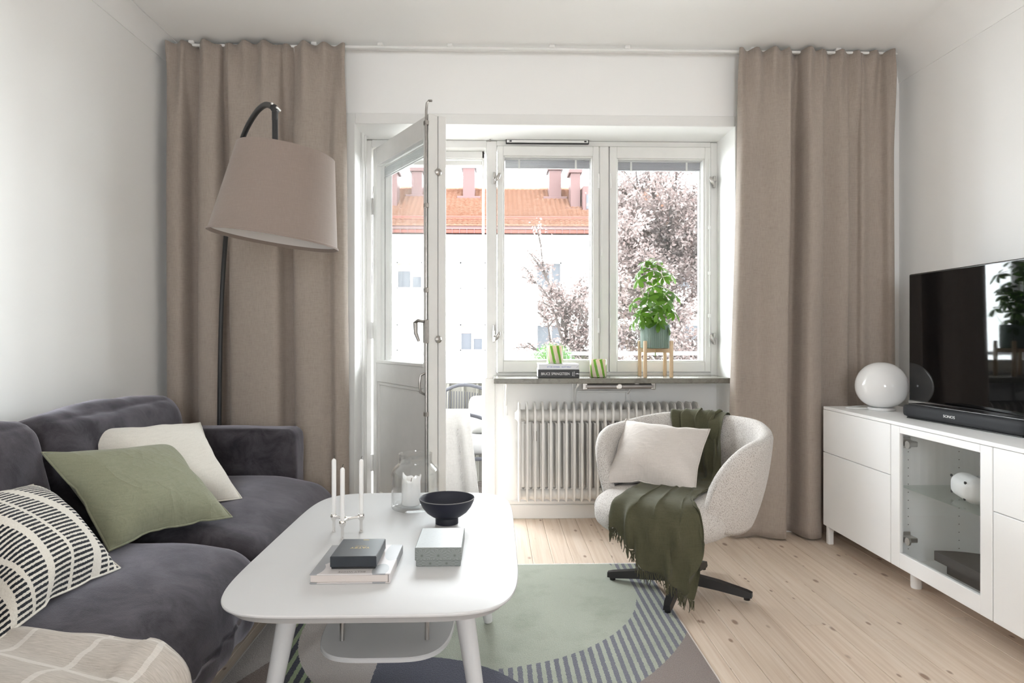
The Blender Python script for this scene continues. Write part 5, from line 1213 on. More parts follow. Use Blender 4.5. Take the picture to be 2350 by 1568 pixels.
g = Geo().box((-7.5, 0.45, 13.12), (9, 0.55, 13.32), 0.02)
g.build('snow_guard', MW['redgutter'], hs, smooth=0)


def chimney(x, w, y, z0, z1, d=0.9):
    g = Geo().box((x - w / 2, y, z0), (x + w / 2, y + d, z1 - 0.18), 0.01)
    g.box((x - w / 2 - 0.09, y - 0.09, z1 - 0.18), (x + w / 2 + 0.09, y + d + 0.09, z1), 0.02)
    g.box((x - w / 2 - 0.28, y - 0.05, z0 - 0.1), (x + w / 2 + 0.28, y + d, z0 + 0.22), 0.02)
    return g.build('chimney', MW['pinkmetal'], hs, smooth=0)


chimney(-1.22, 0.56, 3.0, 14.5, 16.25)
chimney(2.88, 0.58, 3.0, 14.5, 16.15)
chimney(3.72, 0.44, 1.9, 13.75, 15.75)
chimney(-3.70, 0.5, 3.2, 14.6, 16.1)
chimney(-4.75, 0.6, 1.9, 13.75, 15.75)
g = Geo().box((4.0, 1.5, 13.6), (5.2, 3.5, 14.9), 0.02)
dm = g.build('dormer', MW['pinkmetal'], hs, smooth=0)
Geo().box((4.15, 1.47, 13.85), (5.05, 1.52, 14.5)).build('pane', MW['wpane'], dm, smooth=0)
dp = Geo().cyl((4.45, -0.08, 0), (4.45, -0.08, 12.3), 0.06, seg=10).build('downpipe', MW['wframe'], hs)


# ---- plum trees in the yard
def leaf_material(name, a, b, c):
    m = NT(name)
    f = m.noise(m.world_pos(), 9.0, 2, 0.7)
    m.col(m.ramp(f, [(0.3, a), (0.5, b), (0.7, c)]))
    m.set(Roughness=0.6, Specular_IOR_Level=0.1)
    tr = m.n('ShaderNodeBsdfTranslucent')
    tr.inputs[0].default_value = (*[min(1, x * 1.6) for x in b], 1)
    mx = m.n('ShaderNodeMixShader')
    mx.inputs[0].default_value = 0.35
    m.l(m.b.outputs[0], mx.inputs[1])
    m.l(tr.outputs[0], mx.inputs[2])
    m.l(mx.outputs[0], m.out.inputs[0])
    return m.m


MW['plumleaf'] = leaf_material('plum_leaves', (0.0504, 0.0325, 0.0291), (0.0896, 0.07, 0.0661), (0.1232, 0.112, 0.1064))
MW['bark'] = plain('plum_bark', (0.032, 0.027, 0.025), 0.9, spec=0.05, bump=0.4, bscale=20)


def tree(name, label, loc, height, spread, nb, nl, seed, leafsize, lean=(0, 0), trim=None):
    rr = random.Random(seed)
    t = thing(name, label, 'tree', loc, 'plum trees outside the window')
    trunk = Geo()
    top = Vector((lean[0], lean[1], height * 0.8))
    P = catmull([(0, 0, 0), (0.08, 0.05, height * 0.32), (lean[0] * 0.6, lean[1] * 0.6, height * 0.6), tuple(top)], 10)
    trunk.tube(P, [0.16 - 0.011 * i for i in range(10)], 8)
    trunk.build('trunk', MW['bark'], t)
    br = Geo()
    lf = Geo()
    tips = []
    for b in range(nb):
        st = P[rr.randint(4, 9)]
        az = rr.uniform(0, 2 * PI)
        el = rr.uniform(-0.1, 1.3)
        ln = spread * rr.uniform(0.55, 1.0)
        if el > 0.8:
            ln *= 1.1
        d = Vector((math.cos(az) * math.cos(el), math.sin(az) * math.cos(el), math.sin(el)))
        mid = st + d * ln * 0.5 + Vector((rr.uniform(-.1, .1), rr.uniform(-.1, .1), 0.12)) * ln
        end = st + d * ln + Vector((0, 0, 0.1 * ln))
        if trim and end.x < trim[0] - 0.1 and end.z > trim[1] - 0.6:
            continue
        path = catmull([st, mid, end], 7)
        br.tube(path, [0.045 - 0.006 * i for i in range(7)], 5)
        tips.append(path)
        for s in range(5):
            k = rr.randint(2, 6)
            q = path[k]
            dd = (d + Vector((rr.uniform(-1, 1), rr.uniform(-1, 1), rr.uniform(-.5, 1)))).normalized()
            e2 = q + dd * ln * rr.uniform(0.25, 0.5)
            if trim and e2.x < trim[0] and e2.z > trim[1] - 0.4:
                continue
            pth = catmull([q, (q + e2) / 2 + Vector((0, 0, 0.05)), e2], 5)
            br.tube(pth, [0.018 - 0.003 * i for i in range(5)], 4)
            tips.append(pth)
    br.build('branches', MW['bark'], t)
    vs, fs = [], []
    for i in range(nl):
        pth = rr.choice(tips)
        s = rr.uniform(0.15, 1.0) * (len(pth) - 1)
        k = min(int(s), len(pth) - 2)
        c = pth[k].lerp(pth[k + 1], s - k) + Vector((rr.gauss(0, .09), rr.gauss(0, .09), rr.gauss(0, .09))) * spread * 0.55
        if trim and c.x < trim[0] and c.z > trim[1]:
            continue
        u = Vector((rr.gauss(0, 1), rr.gauss(0, 1), rr.gauss(-0.4, 0.7))).normalized()
        w = u.cross(Vector((rr.gauss(0, 1), rr.gauss(0, 1), rr.gauss(0, 1)))).normalized()
        L = leafsize * rr.uniform(0.7, 1.3)
        n = len(vs)
        vs += [c, c + u * L * 0.5 + w * L * 0.26, c + u * L, c + u * L * 0.5 - w * L * 0.26]
        fs.append((n, n + 1, n + 2, n + 3))
    lf.add(vs, fs)
    stuff(lf.build('foliage', MW['plumleaf'], t, smooth=0))
    return t


tree('plum_tree', 'tall purple-leaved plum tree filling the right window pane', (3.5, 13.0, -7), 12.4, 2.05, 84, 95000, 3, 0.078, trim=(-1.45, 9.6))
tree('plum_tree', 'lower purple-leaved plum tree behind the left window pane', (1.30, 12.2, -7), 10.6, 1.35, 40, 15000, 11, 0.07)

# ---- flower box on the railing
fb = thing('flower_box', 'green flower box with tiny white blooms on the balcony rail', 'planter', (0.47, 5.27, 0.62))
Geo().box((-0.22, -0.09, 0), (0.22, 0.09, 0.17), 0.01).build('planter', plain('pale_planter', (0.28, 0.28, 0.2688), 0.6, spec=0.05), fb)
rr = random.Random(5)
vs, fs, vf, ff = [], [], [], []
for i in range(2600):
    az, el = rr.uniform(0, 2 * PI), math.asin(rr.uniform(0.0, 1))
    R = rr.uniform(0.5, 1.0)
    c = Vector((0.23 * R * math.cos(az) * math.cos(el), 0.15 * R * math.sin(az) * math.cos(el), 0.15 + 0.28 * R * math.sin(el)))
    u = Vector((rr.gauss(0, .6), rr.gauss(0, .6), rr.gauss(.5, .5))).normalized()
    w = u.cross(Vector((rr.gauss(0, 1), rr.gauss(0, 1), rr.gauss(0, 1)))).normalized()
    n = len(vs)
    vs += [c - w * .003, c + w * .003, c + u * 0.035]
    fs.append((n, n + 1, n + 2))
    if R > 0.9 and rr.random() < 0.7:
        n = len(vf)
        vf += [c + u * .03 + Vector((math.cos(a) * .007, math.sin(a) * .007, rr.uniform(0, .004))) for a in (0, 1.57, 3.14, 4.71)]
        ff.append((n, n + 1, n + 2, n + 3))
stuff(Geo().add(vs, fs).build('foliage', leaf_material('fine_green_leaves', (0.028, 0.0784, 0.0168), (0.0448, 0.112, 0.028), (0.0672, 0.1456, 0.0448)), fb, smooth=0))
stuff(Geo().add(vf, ff).build('blooms', plain('white_blooms', (0.28, 0.2352, 0.2352), 0.8, spec=0.05), fb, smooth=0))

# ---- balcony lounge chair with throw and cushions
MW['greytube'] = plain('grey_rattan_tube', (0.056, 0.056, 0.0616), 0.55, bump=0.4, bscale=70, spec=0.05)
lc = thing('lounge_chair', 'grey tube lounge chair with white seat pad out on the balcony', 'chair', (-0.22, 4.93, -0.09))
back = [(-0.42, 0.30, 0.40), (-0.36, 0.34, 0.62), (-0.1, 0.36, 0.80), (0.14, 0.34, 0.78), (0.34, 0.28, 0.70), (0.50, 0.14, 0.52), (0.52, 0.0, 0.40)]
Geo().tube(catmull(back, 32), 0.014, 10).build('back_hoop', MW['greytube'], lc)
arm = [(-0.36, -0.14, 0.60), (-0.20, -0.22, 0.655), (-0.02, -0.24, 0.65), (0.16, -0.22, 0.60), (0.30, -0.18, 0.47), (0.36, -0.12, 0.34)]
Geo().tube(catmull(arm, 24), 0.014, 10).build('arm_hoop', MW['greytube'], lc)
ring = [(0.02 + 0.45 * math.cos(a), 0.08 + 0.36 * math.sin(a), 0.33) for a in [2 * PI * k / 32 for k in range(32)]]
Geo().tube(ring, 0.014, 8, closed=True).build('seat_ring', MW['greytube'], lc)
for x, y in ((-0.3, -0.15), (0.33, -0.15), (-0.3, 0.32), (0.33, 0.32)):
    Geo().cyl((x, y, 0), (x * 0.92, y, 0.33), 0.013, seg=10).build('leg', MW['greytube'], lc)
g = Geo()
for k in range(26):
    a = -0.42 + k * 0.022
    g.tube([(a, 0.33, 0.36), (a * 0.95, 0.345, 0.76 - 0.5 * (a + 0.1) ** 2)], 0.004, 5)
g.build('woven_back', MW['greytube'], lc)
bm = softbox((0.82, 0.64, 0.10), 0.05, (0, 0, 0.012), 8, 0.004)
Geo()._bm(bm, Matrix.Translation((0.02, 0.08, 0.395))).build('seat_pad', plain('white_outdoor_cotton', (0.2352, 0.2296, 0.224), 0.95, bump=0.2, bscale=60, spec=0.05), lc)
MW['whitewool'] = linen('white_wool', (0.19, 0.182, 0.17), scale=300)


def fringe(path, length, rad, mat, parent, seed=0, name='fringe', count=40, spread=0.5, gravity=(0, 0, -1)):
    rr = random.Random(seed)
    P = catmull(path, count)
    g = Geo()
    for p in P:
        d = Vector(gravity) + Vector((rr.gauss(0, .25), rr.gauss(0, .25), 0)) * spread
        L = length * rr.uniform(0.75, 1.15)
        mid = p + d * L * 0.5 + Vector((rr.gauss(0, .1), rr.gauss(0, .1), 0)) * L
        g.tube([p, mid, p + d * L], [rad, rad * 0.9, rad * 0.5], 4)
    return stuff(g.build(name, mat, parent))


bt = thing('balcony_throw', 'cream fringed throw hanging over the balcony chair arm', 'blanket', (-0.37, 4.505, -0.09))
def bthrow(u, v):
    x = lerp(-0.16, 0.19, u) + 0.02 * v
    fold = math.sin(u * 13 + 1) * 0.018 + math.sin(u * 29 + v * 2) * 0.006
    if v < 0.2:
        s = v / 0.2
        return Vector((x, 0.26 - 0.13 * s, 0.55 + 0.13 * math.sin(s * PI / 2) + 0.004))
    s = (v - 0.2) / 0.8
    return Vector((x * (1 + 0.15 * s) + 0.03 * s, 0.13 - 0.04 * min(1, s * 8) - fold * min(1, s * 3) - 0.05 * s, lerp(0.68, 0.025, s) - 0.05 * u * s * 0))
Geo().grid(bthrow, 34, 40, 0.006).build('blanket', MW['whitewool'], bt, smooth=180)
fringe([bthrow(0.74, 0.35 + 0.6 * k / 5) + Vector((0, -0.01, 0)) for k in range(6)], 0.03, 0.003, MW['whitewool'], bt, 2, count=26, gravity=(-0.4, -0.4, -0.8))
fringe([bthrow(k / 6, 1.0) for k in range(7)], 0.025, 0.003, MW['whitewool'], bt, 3, count=22, gravity=(0.3, -0.8, -0.3))
bc = thing('balcony_cushion', 'soft white cushion on the balcony lounge chair seat', 'cushion', (-0.02, 5.09, 0.37))
Geo()._bm(softbox((0.36, 0.15, 0.30), 0.06, (0, 0.05, 0), 8, 0.006), Matrix.Translation((0, 0, 0.13)) @ Matrix.Rotation(-0.3, 4, 'X')).build('cushion_cover', plain('off_white_cotton', (0.28, 0.2744, 0.2576), 0.95, bump=0.2, bscale=50, spec=0.05), bc)

# ------------------------------------------------------------------ stone sill, brackets, radiator
def stone():
    m = NT('grey_green_limestone')
    v = m.coord('Object')
    a = m.noise(v, 14, 5, 0.7, 0.6)
    b = m.noise(v, 60, 3)
    c = m.ramp(a, [(0.3, (0.11, 0.105, 0.085)), (0.5, (0.21, 0.20, 0.17)), (0.64, (0.17, 0.165, 0.13)), (0.72, (0.36, 0.31, 0.27))])
    m.col(m.mix(m.math('MULTIPLY', b, 0.4), c, (0.09, 0.08, 0.06)))
    m.set(Roughness=0.25, Specular_IOR_Level=0.6)
    return m.m


MW['stone'] = stone()
sill = tag(Geo().box((-0.005, 3.672, 0.848), (1.352, 3.984, 0.877), 0.003).build('window_sill', MW['stone']), 'polished grey-green stone window sill above the radiator', 'window sill')


def bracket(x, drop, nm):
    b = tag(Geo().box((x - 0.012, 3.72, 0.842), (x + 0.012, 3.985, 0.848), 0.001).build('sill_bracket', MW['white']), nm, 'bracket', 'white iron brackets under the sill')
    g = Geo().box((x - 0.012, 3.975, 0.848 - drop), (x + 0.012, 3.985, 0.842), 0.002)
    g.lathe([(0.001, -0.004), (0.013, 0), (0.013, 0.006), (0.001, 0.008)], 12, (0, 0, 0), Matrix.Translation((x, 3.975, 0.848 - drop)) @ Matrix.Rotation(PI / 2, 4, 'X'))
    g.build('wall_arm', MW['white'], b)
    Geo().tube([(x, 3.98, 0.848 - drop * 0.7), (x, 3.90, 0.80), (x, 3.76, 0.842)], 0.006, 8).build('strut', MW['white'], b)


bracket(0.068, 0.22, 'white iron sill bracket beside the balcony door')
bracket(0.487, 0.24, 'white iron sill bracket at the left end of the steel bar')
bracket(0.815, 0.12, 'short white iron sill bracket at the right end of the steel bar')
g = Geo().box((0.50, 3.945, 0.775), (0.82, 3.955, 0.785), 0.002)
tag(g.build('bracket_bar', MW['white']), 'thin white metal bar linking two sill brackets', 'bar')

MW['valve'] = plain('satin_steel', (0.34, 0.32, 0.31), 0.45, metal=0.8)
vb = thing('air_valve', 'brushed steel air valve bar under the stone sill', 'vent', (0.716, 3.74, 0.828))
Geo().cyl((-0.196, 0, 0), (0.196, 0, 0), 0.016, seg=20).build('valve_body', MW['valve'], vb)
for s in (-1, 1):
    Geo().box((s * 0.196 - 0.013, -0.014, -0.020), (s * 0.196 + 0.013, 0.02, 0.020), 0.004).build('end_cap', MW['oldsteel'], vb)
Geo().lathe([(0.001, 0), (0.017, 0.0), (0.018, 0.006), (0.014, 0.010), (0.013, 0.008), (0.001, 0.008)], 24, (0, 0, 0), Matrix.Translation((0.0, -0.010, 0)) @ Matrix.Rotation(PI / 2, 4, 'X')).build('knob', MW['steel'], vb)
Geo().box((-0.19, 0.0, 0.012), (0.19, 0.03, 0.0195), 0.002).build('mount_plate', MW['oldsteel'], vb)

rd = thing('radiator', 'white cast iron column radiator below the window sill', 'radiator', (0.145, 3.865, 0.14))
NF, PF = 24, 0.0457


def fin_geo():
    g = Geo()
    # fin plate with rounded head and foot, in the YZ plane
    pts = []
    hy, z0, z1 = 0.072, 0.0, 0.585
    for (cy, cz, a0, a1, r) in ((-hy + 0.03, z0 + 0.035, PI, 1.5 * PI, 0.03), (hy - 0.03, z0 + 0.035, 1.5 * PI, 2 * PI, 0.03), (hy - 0.045, z1 - 0.045, 0, PI / 2, 0.045), (-hy + 0.045, z1 - 0.045, PI / 2, PI, 0.045)):
        for k in range(6):
            a = a0 + (a1 - a0) * k / 5
            pts.append((cy + r * math.cos(a), cz + r * math.sin(a)))
    M_ = Matrix(((0, 0, 1, 0), (1, 0, 0, 0), (0, 1, 0, 0), (0, 0, 0, 1)))
    g.prism(pts, -0.0035, 0.0035, M_)
    inner = [(y * 0.9, 0.29 + (z - 0.29) * 0.975) for y, z in pts]
    g.prism(inner, -0.006, 0.006, M_)
    return g


def web_geo():
    # recessed web with a long rounded slot
    g = Geo()
    w, zb, zt = PF, 0.06, 0.555
    xs = w / 2
    outer, slot = [], []
    n = 24
    for k in range(n):
        a = 2 * PI * k / n
        cx, cz = math.cos(a), math.sin(a)
        sx = 0.0085 * cx
        sz = (0.455 + 0.0085 * cz) if cz > 0 else (0.085 + 0.0085 * cz) 
        slot.append((sx, sz))
        outer.append((xs if cx > 0.0 else -xs, 0))
    for y0, y1 in ((-0.030, -0.018), (0.018, 0.030)):
        vs, fs = [], []
        for (sx, sz) in slot:
            ox = math.copysign(xs, sx if abs(sx) > 1e-6 else 1)
            vs += [(sx, y0, sz), (ox, y0, sz)]
        for k in range(n):
            l = (k + 1) % n
            if (slot[k][0] > 1e-6) == (slot[l][0] > 1e-6) or abs(slot[l][0]) < 1e-6 or abs(slot[k][0]) < 1e-6:
                fs.append((2 * k, 2 * l, 2 * l + 1, 2 * k + 1))
        g.add(vs, fs)
        g.add([(0.0085, y0, 0.085), (0.0085, y1, 0.085), (0.0085, y1, 0.455), (0.0085, y0, 0.455)], [(0, 1, 2, 3)])
        g.add([(-0.0085, y0, 0.085), (-0.0085, y1, 0.085), (-0.0085, y1, 0.455), (-0.0085, y0, 0.455)], [(3, 2, 1, 0)])
    # hubs
    for zc in (0.505, 0.045):
        g.lathe([(0.045, -w / 2), (0.036, -w / 2 + 0.012), (0.034, 0), (0.036, w / 2 - 0.012), (0.045, w / 2)], 20, (0, 0, 0), Matrix.Translation((0, 0, zc)) @ Matrix.Rotation(PI / 2, 4, 'Y'))
    return g


fin0 = fin_geo().build('fin', MW['radiator'], rd, smooth=30)
fin0.location = (0, 0, 0)
web0 = web_geo().build('section', MW['radiator'], rd, smooth=40)
web0.location = (PF / 2, 0, 0)
for i in range(1, NF):
    dup(fin0, 'fin', rd, (i * PF, 0, 0))
for i in range(1, NF - 1):
    dup(web0, 'section', rd, ((i + 0.5) * PF, 0, 0))
g = Geo().lathe([(0.001, -0.02), (0.02, -0.02), (0.024, -0.012), (0.04, 0)], 16, (0, 0, 0), Matrix.Translation((-0.005, 0, 0.505)) @ Matrix.Rotation(PI / 2, 4, 'Y'))
g.build('end_plug', MW['radiator'], rd)
g = Geo().lathe([(0.04, 0), (0.03, 0.01), (0.028, 0.04), (0.02, 0.045), (0.001, 0.045)], 16, (0, 0, 0), Matrix.Translation(((NF - 1) * PF, 0, 0.505)) @ Matrix.Rotation(PI / 2, 4, 'Y'))
g.build('end_plug', MW['radiator'], rd)
Geo().box((0.085, -0.045, 0.36), (0.103, -0.02, 0.42), 0.003).build('heat_meter', plain('grey_plastic', (0.3, 0.27, 0.25), 0.5), rd)
for dx in (0, 0.014):
    Geo().tube(catmull([((NF - 1) * PF + 0.045, 0.01, 0.50 + dx), ((NF - 1) * PF + 0.075, 0.02, 0.49 + dx), ((NF - 1) * PF + 0.085, 0.05, 0.42), ((NF - 1) * PF + 0.085, 0.06, 0.0 - 0.13)], 16), 0.005, 8).build('feed_pipe', MW['oldsteel'], rd)

# ------------------------------------------------------------------ curtains on a ceiling rail
MW['linen'] = linen('oatmeal_linen', (0.37, 0.315, 0.275), (0.29, 0.243, 0.21), scale=520, slub=0.22, bump=0.3)
rail_o = thing('curtain_rail', 'thin white curtain rail along the ceiling above the window', 'curtain rail', (0, 3.60, 2.70))
Geo().box((-1.76, -0.011, -0.010), (2.26, 0.011, 0.004), 0.003).build('track', MW['white'], rail_o)
for s in (-1.765, 2.255):
    Geo().box((s, -0.014, -0.013), (s + 0.012, 0.014, 0.006), 0.003).build('end_stop', MW['white'], rail_o)
for x in (-1.66, -1.0, -0.64, -0.26, 0.30, 0.72, 1.42, 1.9):
    Geo().box((x, -0.016, 0.002), (x + 0.03, 0.016, 0.020), 0.003).build('ceiling_clip', MW['white'], rail_o)


def curtain(label, keys, ztop, zbot, flare_l, flare_r, pleats, seed, nm='curtain'):
    """keys: (x, depth) across the panel at mid height; flares widen the hem"""
    keys = [Vector((x, d, 0)) for x, d in keys]
    prof = catmull(keys, 190)
    x0, x1 = keys[0].x, keys[-1].x
    n = len(prof)
    rr = random.Random(seed)

    def fn(u, v):
        p = prof[min(n - 1, int(round(u * (n - 1))))]
        z = lerp(ztop, zbot, v)
        s = (p.x - x0) / (x1 - x0)
        top = 1 - sstep(0.0, 0.20, v)
        x = p.x + lerp(flare_l, flare_r, s) * sstep(0.1, 1.0, v)
        amp = 1.15 + 0.25 * sstep(0.1, 1.0, v)
        d = p.y * amp * (1 - 0.55 * top)
        # pinch pleats at the heading, fading into the long folds
        ph = s * pleats * 2 * PI
        d += top * 0.040 * abs(math.sin(ph * 0.5)) ** 1.5 + sstep(0.0, 0.05, v) * (1 - sstep(0.05, 0.22, v)) * 0.018 * math.sin(ph * 0.5 + 1.0)
        d += 0.006 * noise.noise(Vector((s * 9, v * 3.0, seed))) * (0.3 + v)
        x += 0.004 * noise.noise(Vector((s * 5, v * 4, seed + 9)))
        zz = z + (top * 0.006 * math.cos(ph + 0.6) if v < 0.02 else 0)
        if v > 0.985:
            zz += 0.006 * noise.noise(Vector((s * 14, 0, seed))) + 0.10 * max(0, d - 0.04) * 0
        return Vector((x, 3.535 + d, zz))
    t = thing(nm, label, 'curtain', ((x0 + x1) / 2, 3.60, 0.0), 'linen curtains')
    g = Geo().grid(fn, 190, 60, 0.004)
    g.v = [(a - (x0 + x1) / 2, b - 3.60, c) for a, b, c in g.v]
    g.build('curtain_panel', MW['linen'], t, smooth=180)
    g = Geo().grid(lambda u, v: fn(u, lerp(0.955, 0.9555, v)) + Vector((0, -0.0018, 0)), 190, 2, 0.001)
    g.v = [(a - (x0 + x1) / 2, b - 3.60, c) for a, b, c in g.v]
    g.build('hem_stitch', MW['linen'], t, smooth=180)
    # hooks into the rail
    for k in range(8):
        u = (k + 0.5) / 8
        q = fn(u, 0.01)
        Geo().cyl((q.x - (x0 + x1) / 2, q.y - 3.60, q.z - 0.01), (q.x - (x0 + x1) / 2, 0.0, 2.692), 0.002, seg=6).build('hook', MW['white'], t)
    return t


def kx(l, s=1.0):
    return [((p - 1135) * 0.0024, d * s) for p, d in l]


curtain('beige linen curtain hanging behind the arc floor lamp',
        kx([(400, .03), (413, .0), (436, .0), (446, .075), (466, .085), (474, .015), (490, -.01), (512, .0), (519, .075), (534, .085), (542, .02), (570, .0), (620, -.005), (646, .005), (655, .065), (677, .08), (685, .02), (708, 0), (742, .015), (760, .035), (776, .012), (790, .03), (797, .055)], 1.0),
        2.698, 0.012, 0.0, 0.012, 9, 3)
curtain('beige linen curtain hanging beside the white media cabinet',
        kx([(1697, .05), (1703, .01), (1722, .02), (1752, .03), (1778, .0), (1800, -.012), (1810, .0), (1816, .075), (1840, .09), (1848, .02), (1858, -.012), (1878, -.008), (1887, .01), (1894, .065), (1915, .075), (1938, .05), (1954, .045), (1963, .07), (1983, .075), (1990, .05), (2010, .065), (2034, .055), (2043, .02), (2056, .03)], 1.0),
        2.698, 0.012, -0.05, 0.02, 9, 8)

# ------------------------------------------------------------------ arc floor lamp
lp = thing('floor_lamp', 'black arc floor lamp with wide greige fabric shade', 'lamp', (-1.437, 3.45, 0))
O = Vector((-1.437, 3.45, 0))
Geo().lathe([(0.001, 0), (0.14, 0), (0.14, 0.014), (0.13, 0.02), (0.02, 0.024), (0.014, 0.05), (0.001, 0.05)], 40).build('base', MW['blackmetal'], lp)
path = [(-1.437, 3.45, 0.03), (-1.436, 3.45, 0.6), (-1.425, 3.445, 1.2), (-1.38, 3.39, 1.6), (-1.27, 3.2, 1.885), (-1.144, 3.0, 2.015), (-1.04, 2.86, 2.075), (-0.955, 2.745, 2.078), (-0.893, 2.662, 2.042)]
pts = [p - O for p in catmull(path, 60)]
Geo().tube(pts, [lerp(0.0105, 0.0125, k / 59) for k in range(60)], 14).build('pole', MW['blackmetal'], lp)
J = Vector((-0.882, 2.65, 2.03)) - O
g = Geo().lathe([(0.001, -0.016), (0.015, -0.014), (0.015, 0.014), (0.001, 0.016)], 16, tuple(J), Matrix.Rotation(PI / 2, 4, 'X'))
g.box(tuple(J + Vector((-0.010, -0.012, -0.05))), tuple(J + Vector((0.010, 0.012, 0.0))), 0.004)
g.build('joint', MW['blackmetal'], lp)
for dx, dz in ((-0.006, 0.016), (0.014, 0.0)):
    g = Geo().lathe([(0.001, -0.02), (0.005, -0.018), (0.005, 0.018), (0.001, 0.02)], 10, tuple(J + Vector((dx, 0, dz))), Matrix.Rotation(PI / 2, 4, 'X'))
    g.build('joint_screw', MW['steel'], lp)
Geo().cyl(tuple(J + Vector((0, 0, -0.04))), tuple(J + Vector((0.002, 0, -0.24))), 0.0115, seg=16).build('stem', MW['blackmetal'], lp)
SM = Matrix.Translation(Vector((-0.885, 2.65, 1.50)) - O) @ Matrix.Rotation(math.radians(8), 4, 'Y')
g = Geo()
prof_o = [(0.252, 0.0), (0.2525, 0.006), (0.246, 0.012), (0.19, 0.352), (0.1895, 0.358)]
prof = prof_o + [(0.1855, 0.358), (0.187, 0.35), (0.2435, 0.010), (0.2475, 0.0)]
MW['shade'] = linen('greige_shade_fabric', (0.27, 0.218, 0.192), (0.248, 0.20, 0.175), scale=700, slub=0.3, bump=0.12)
Geo().lathe(prof, 64, (0, 0, 0), SM, closed=True).build('lamp_shade', MW['shade'], lp, smooth=50)
Geo().lathe([(0.2432, 0.014), (0.1868, 0.348), (0.1862, 0.348), (0.2424, 0.014)], 64, (0, 0, 0), SM, closed=True).build('shade_lining', plain('white_shade_lining', (0.74, 0.71, 0.70), 0.9), lp, smooth=50)
g = Geo()
for k in range(3):
    a = 2 * PI * k / 3 + 0.4
    g.add([], [])
    p0, p1 = SM @ Vector((0.012 * math.cos(a), 0.012 * math.sin(a), 0.30)), SM @ Vector((0.192 * math.cos(a), 0.192 * math.sin(a), 0.335))
    g.cyl(p0, p1, 0.002, seg=6)
g.build('shade_spider', MW['steel'], lp)
Geo().lathe([(0.001, 0.20), (0.02, 0.205), (0.03, 0.23), (0.024, 0.26), (0.014, 0.28), (0.014, 0.31), (0.001, 0.31)], 20, (0, 0, 0), SM).build('bulb', plain('opal_bulb', (0.8, 0.8, 0.78), 0.3), lp)

# ------------------------------------------------------------------ media cabinet along the right wall
FX, BX = 1.77, 2.17


def front_panel(unit, y0, y1, z0, z1, name):
    return Geo().box((FX - unit.location.x, y0 - unit.location.y, z0), (FX + 0.016 - unit.location.x, y1 - unit.location.y, z1), 0.0015).build(name, MW['lacquer'], unit)


def carcass(unit, y0, y1, closed=True):
    ox, oy = unit.location.x, unit.location.y
    x0, x1, a, b = FX + 0.018 - ox, BX - ox, y0 - oy, y1 - oy
    t = 0.016
    g = Geo()
    g.box((x0, a, 0.10), (x1, a + t, 0.724)).box((x0, b - t, 0.10), (x1, b, 0.724))
    g.box((x0, a + t, 0.10), (x1, b - t, 0.116)).box((x0, a + t, 0.708), (x1, b - t, 0.724))
    g.box((x1 - 0.008, a + t, 0.116), (x1, b - t, 0.708))
    return g.build('carcass', MW['lacquer'], unit, smooth=0)


def leg_bracket(unit, y, x):
    g = Geo().box((x - 0.014, y - 0.014, 0.0), (x + 0.014, y + 0.014, 0.10), 0.003)
    pts = [(0.014, 0.10), (0.06, 0.10), (0.06, 0.094)] + [(0.014 + 0.03 * (1 - math.sin(a)), 0.064 + 0.03 * math.cos(a)) for a in [PI / 2 * k / 6 for k in range(7)]]
    vs = [(x + px, y - 0.012, pz) for px, pz in pts] + [(x + px, y + 0.012, pz) for px, pz in pts]
    n = len(pts)
    g.add(vs, [tuple(range(n)), tuple(range(2 * n - 1, n - 1, -1))] + [(i, n + i, n + (i + 1) % n, (i + 1) % n) for i in range(n)])
    return g.build('leg', MW['lacquer'], unit)


units = {}
for nm, lab, y0, y1 in (('drawer_cabinet', 'white two-front cabinet unit nearest the right curtain', 2.878, 3.477),
                        ('glass_cabinet', 'white cabinet unit with framed glass door', 2.278, 2.876),
                        ('drawer_cabinet', 'white two-front cabinet unit cut by the right photo edge', 1.678, 2.276)):
    u = thing(nm, lab, 'cabinet', ((FX + BX) / 2, (y0 + y1) / 2, 0), 'media cabinet units')
    carcass(u, y0, y1)
    units[y0] = u
    if nm == 'drawer_cabinet':
        front_panel(u, y0 + 0.0015, y1 - 0.0015, 0.4965, 0.722, 'drawer_front')
        front_panel(u, y0 + 0.0015, y1 - 0.0015, 0.102, 0.4935, 'door')
ox = (FX + BX) / 2
leg_bracket(units[2.878], 3.462 - units[2.878].location.y, FX + 0.03 - ox)
leg_bracket(units[2.878], 3.462 - units[2.878].location.y, BX - 0.08 - ox)
for u, y in ((units[2.878], 3.10), (units[2.278], 2.85), (units[2.278], 2.32), (units[1.678], 1.72)):
    for x in ((FX + 0.10, BX - 0.06) if y > 2.8 and y < 3.0 else (BX - 0.16, BX - 0.05)):
        Geo().lathe([(0.001, 0), (0.021, 0.0), (0.023, 0.006), (0.023, 0.096), (0.001, 0.099)], 20, (x - ox, y - u.location.y, 0)).build('leg', MW['lacquer'], u)
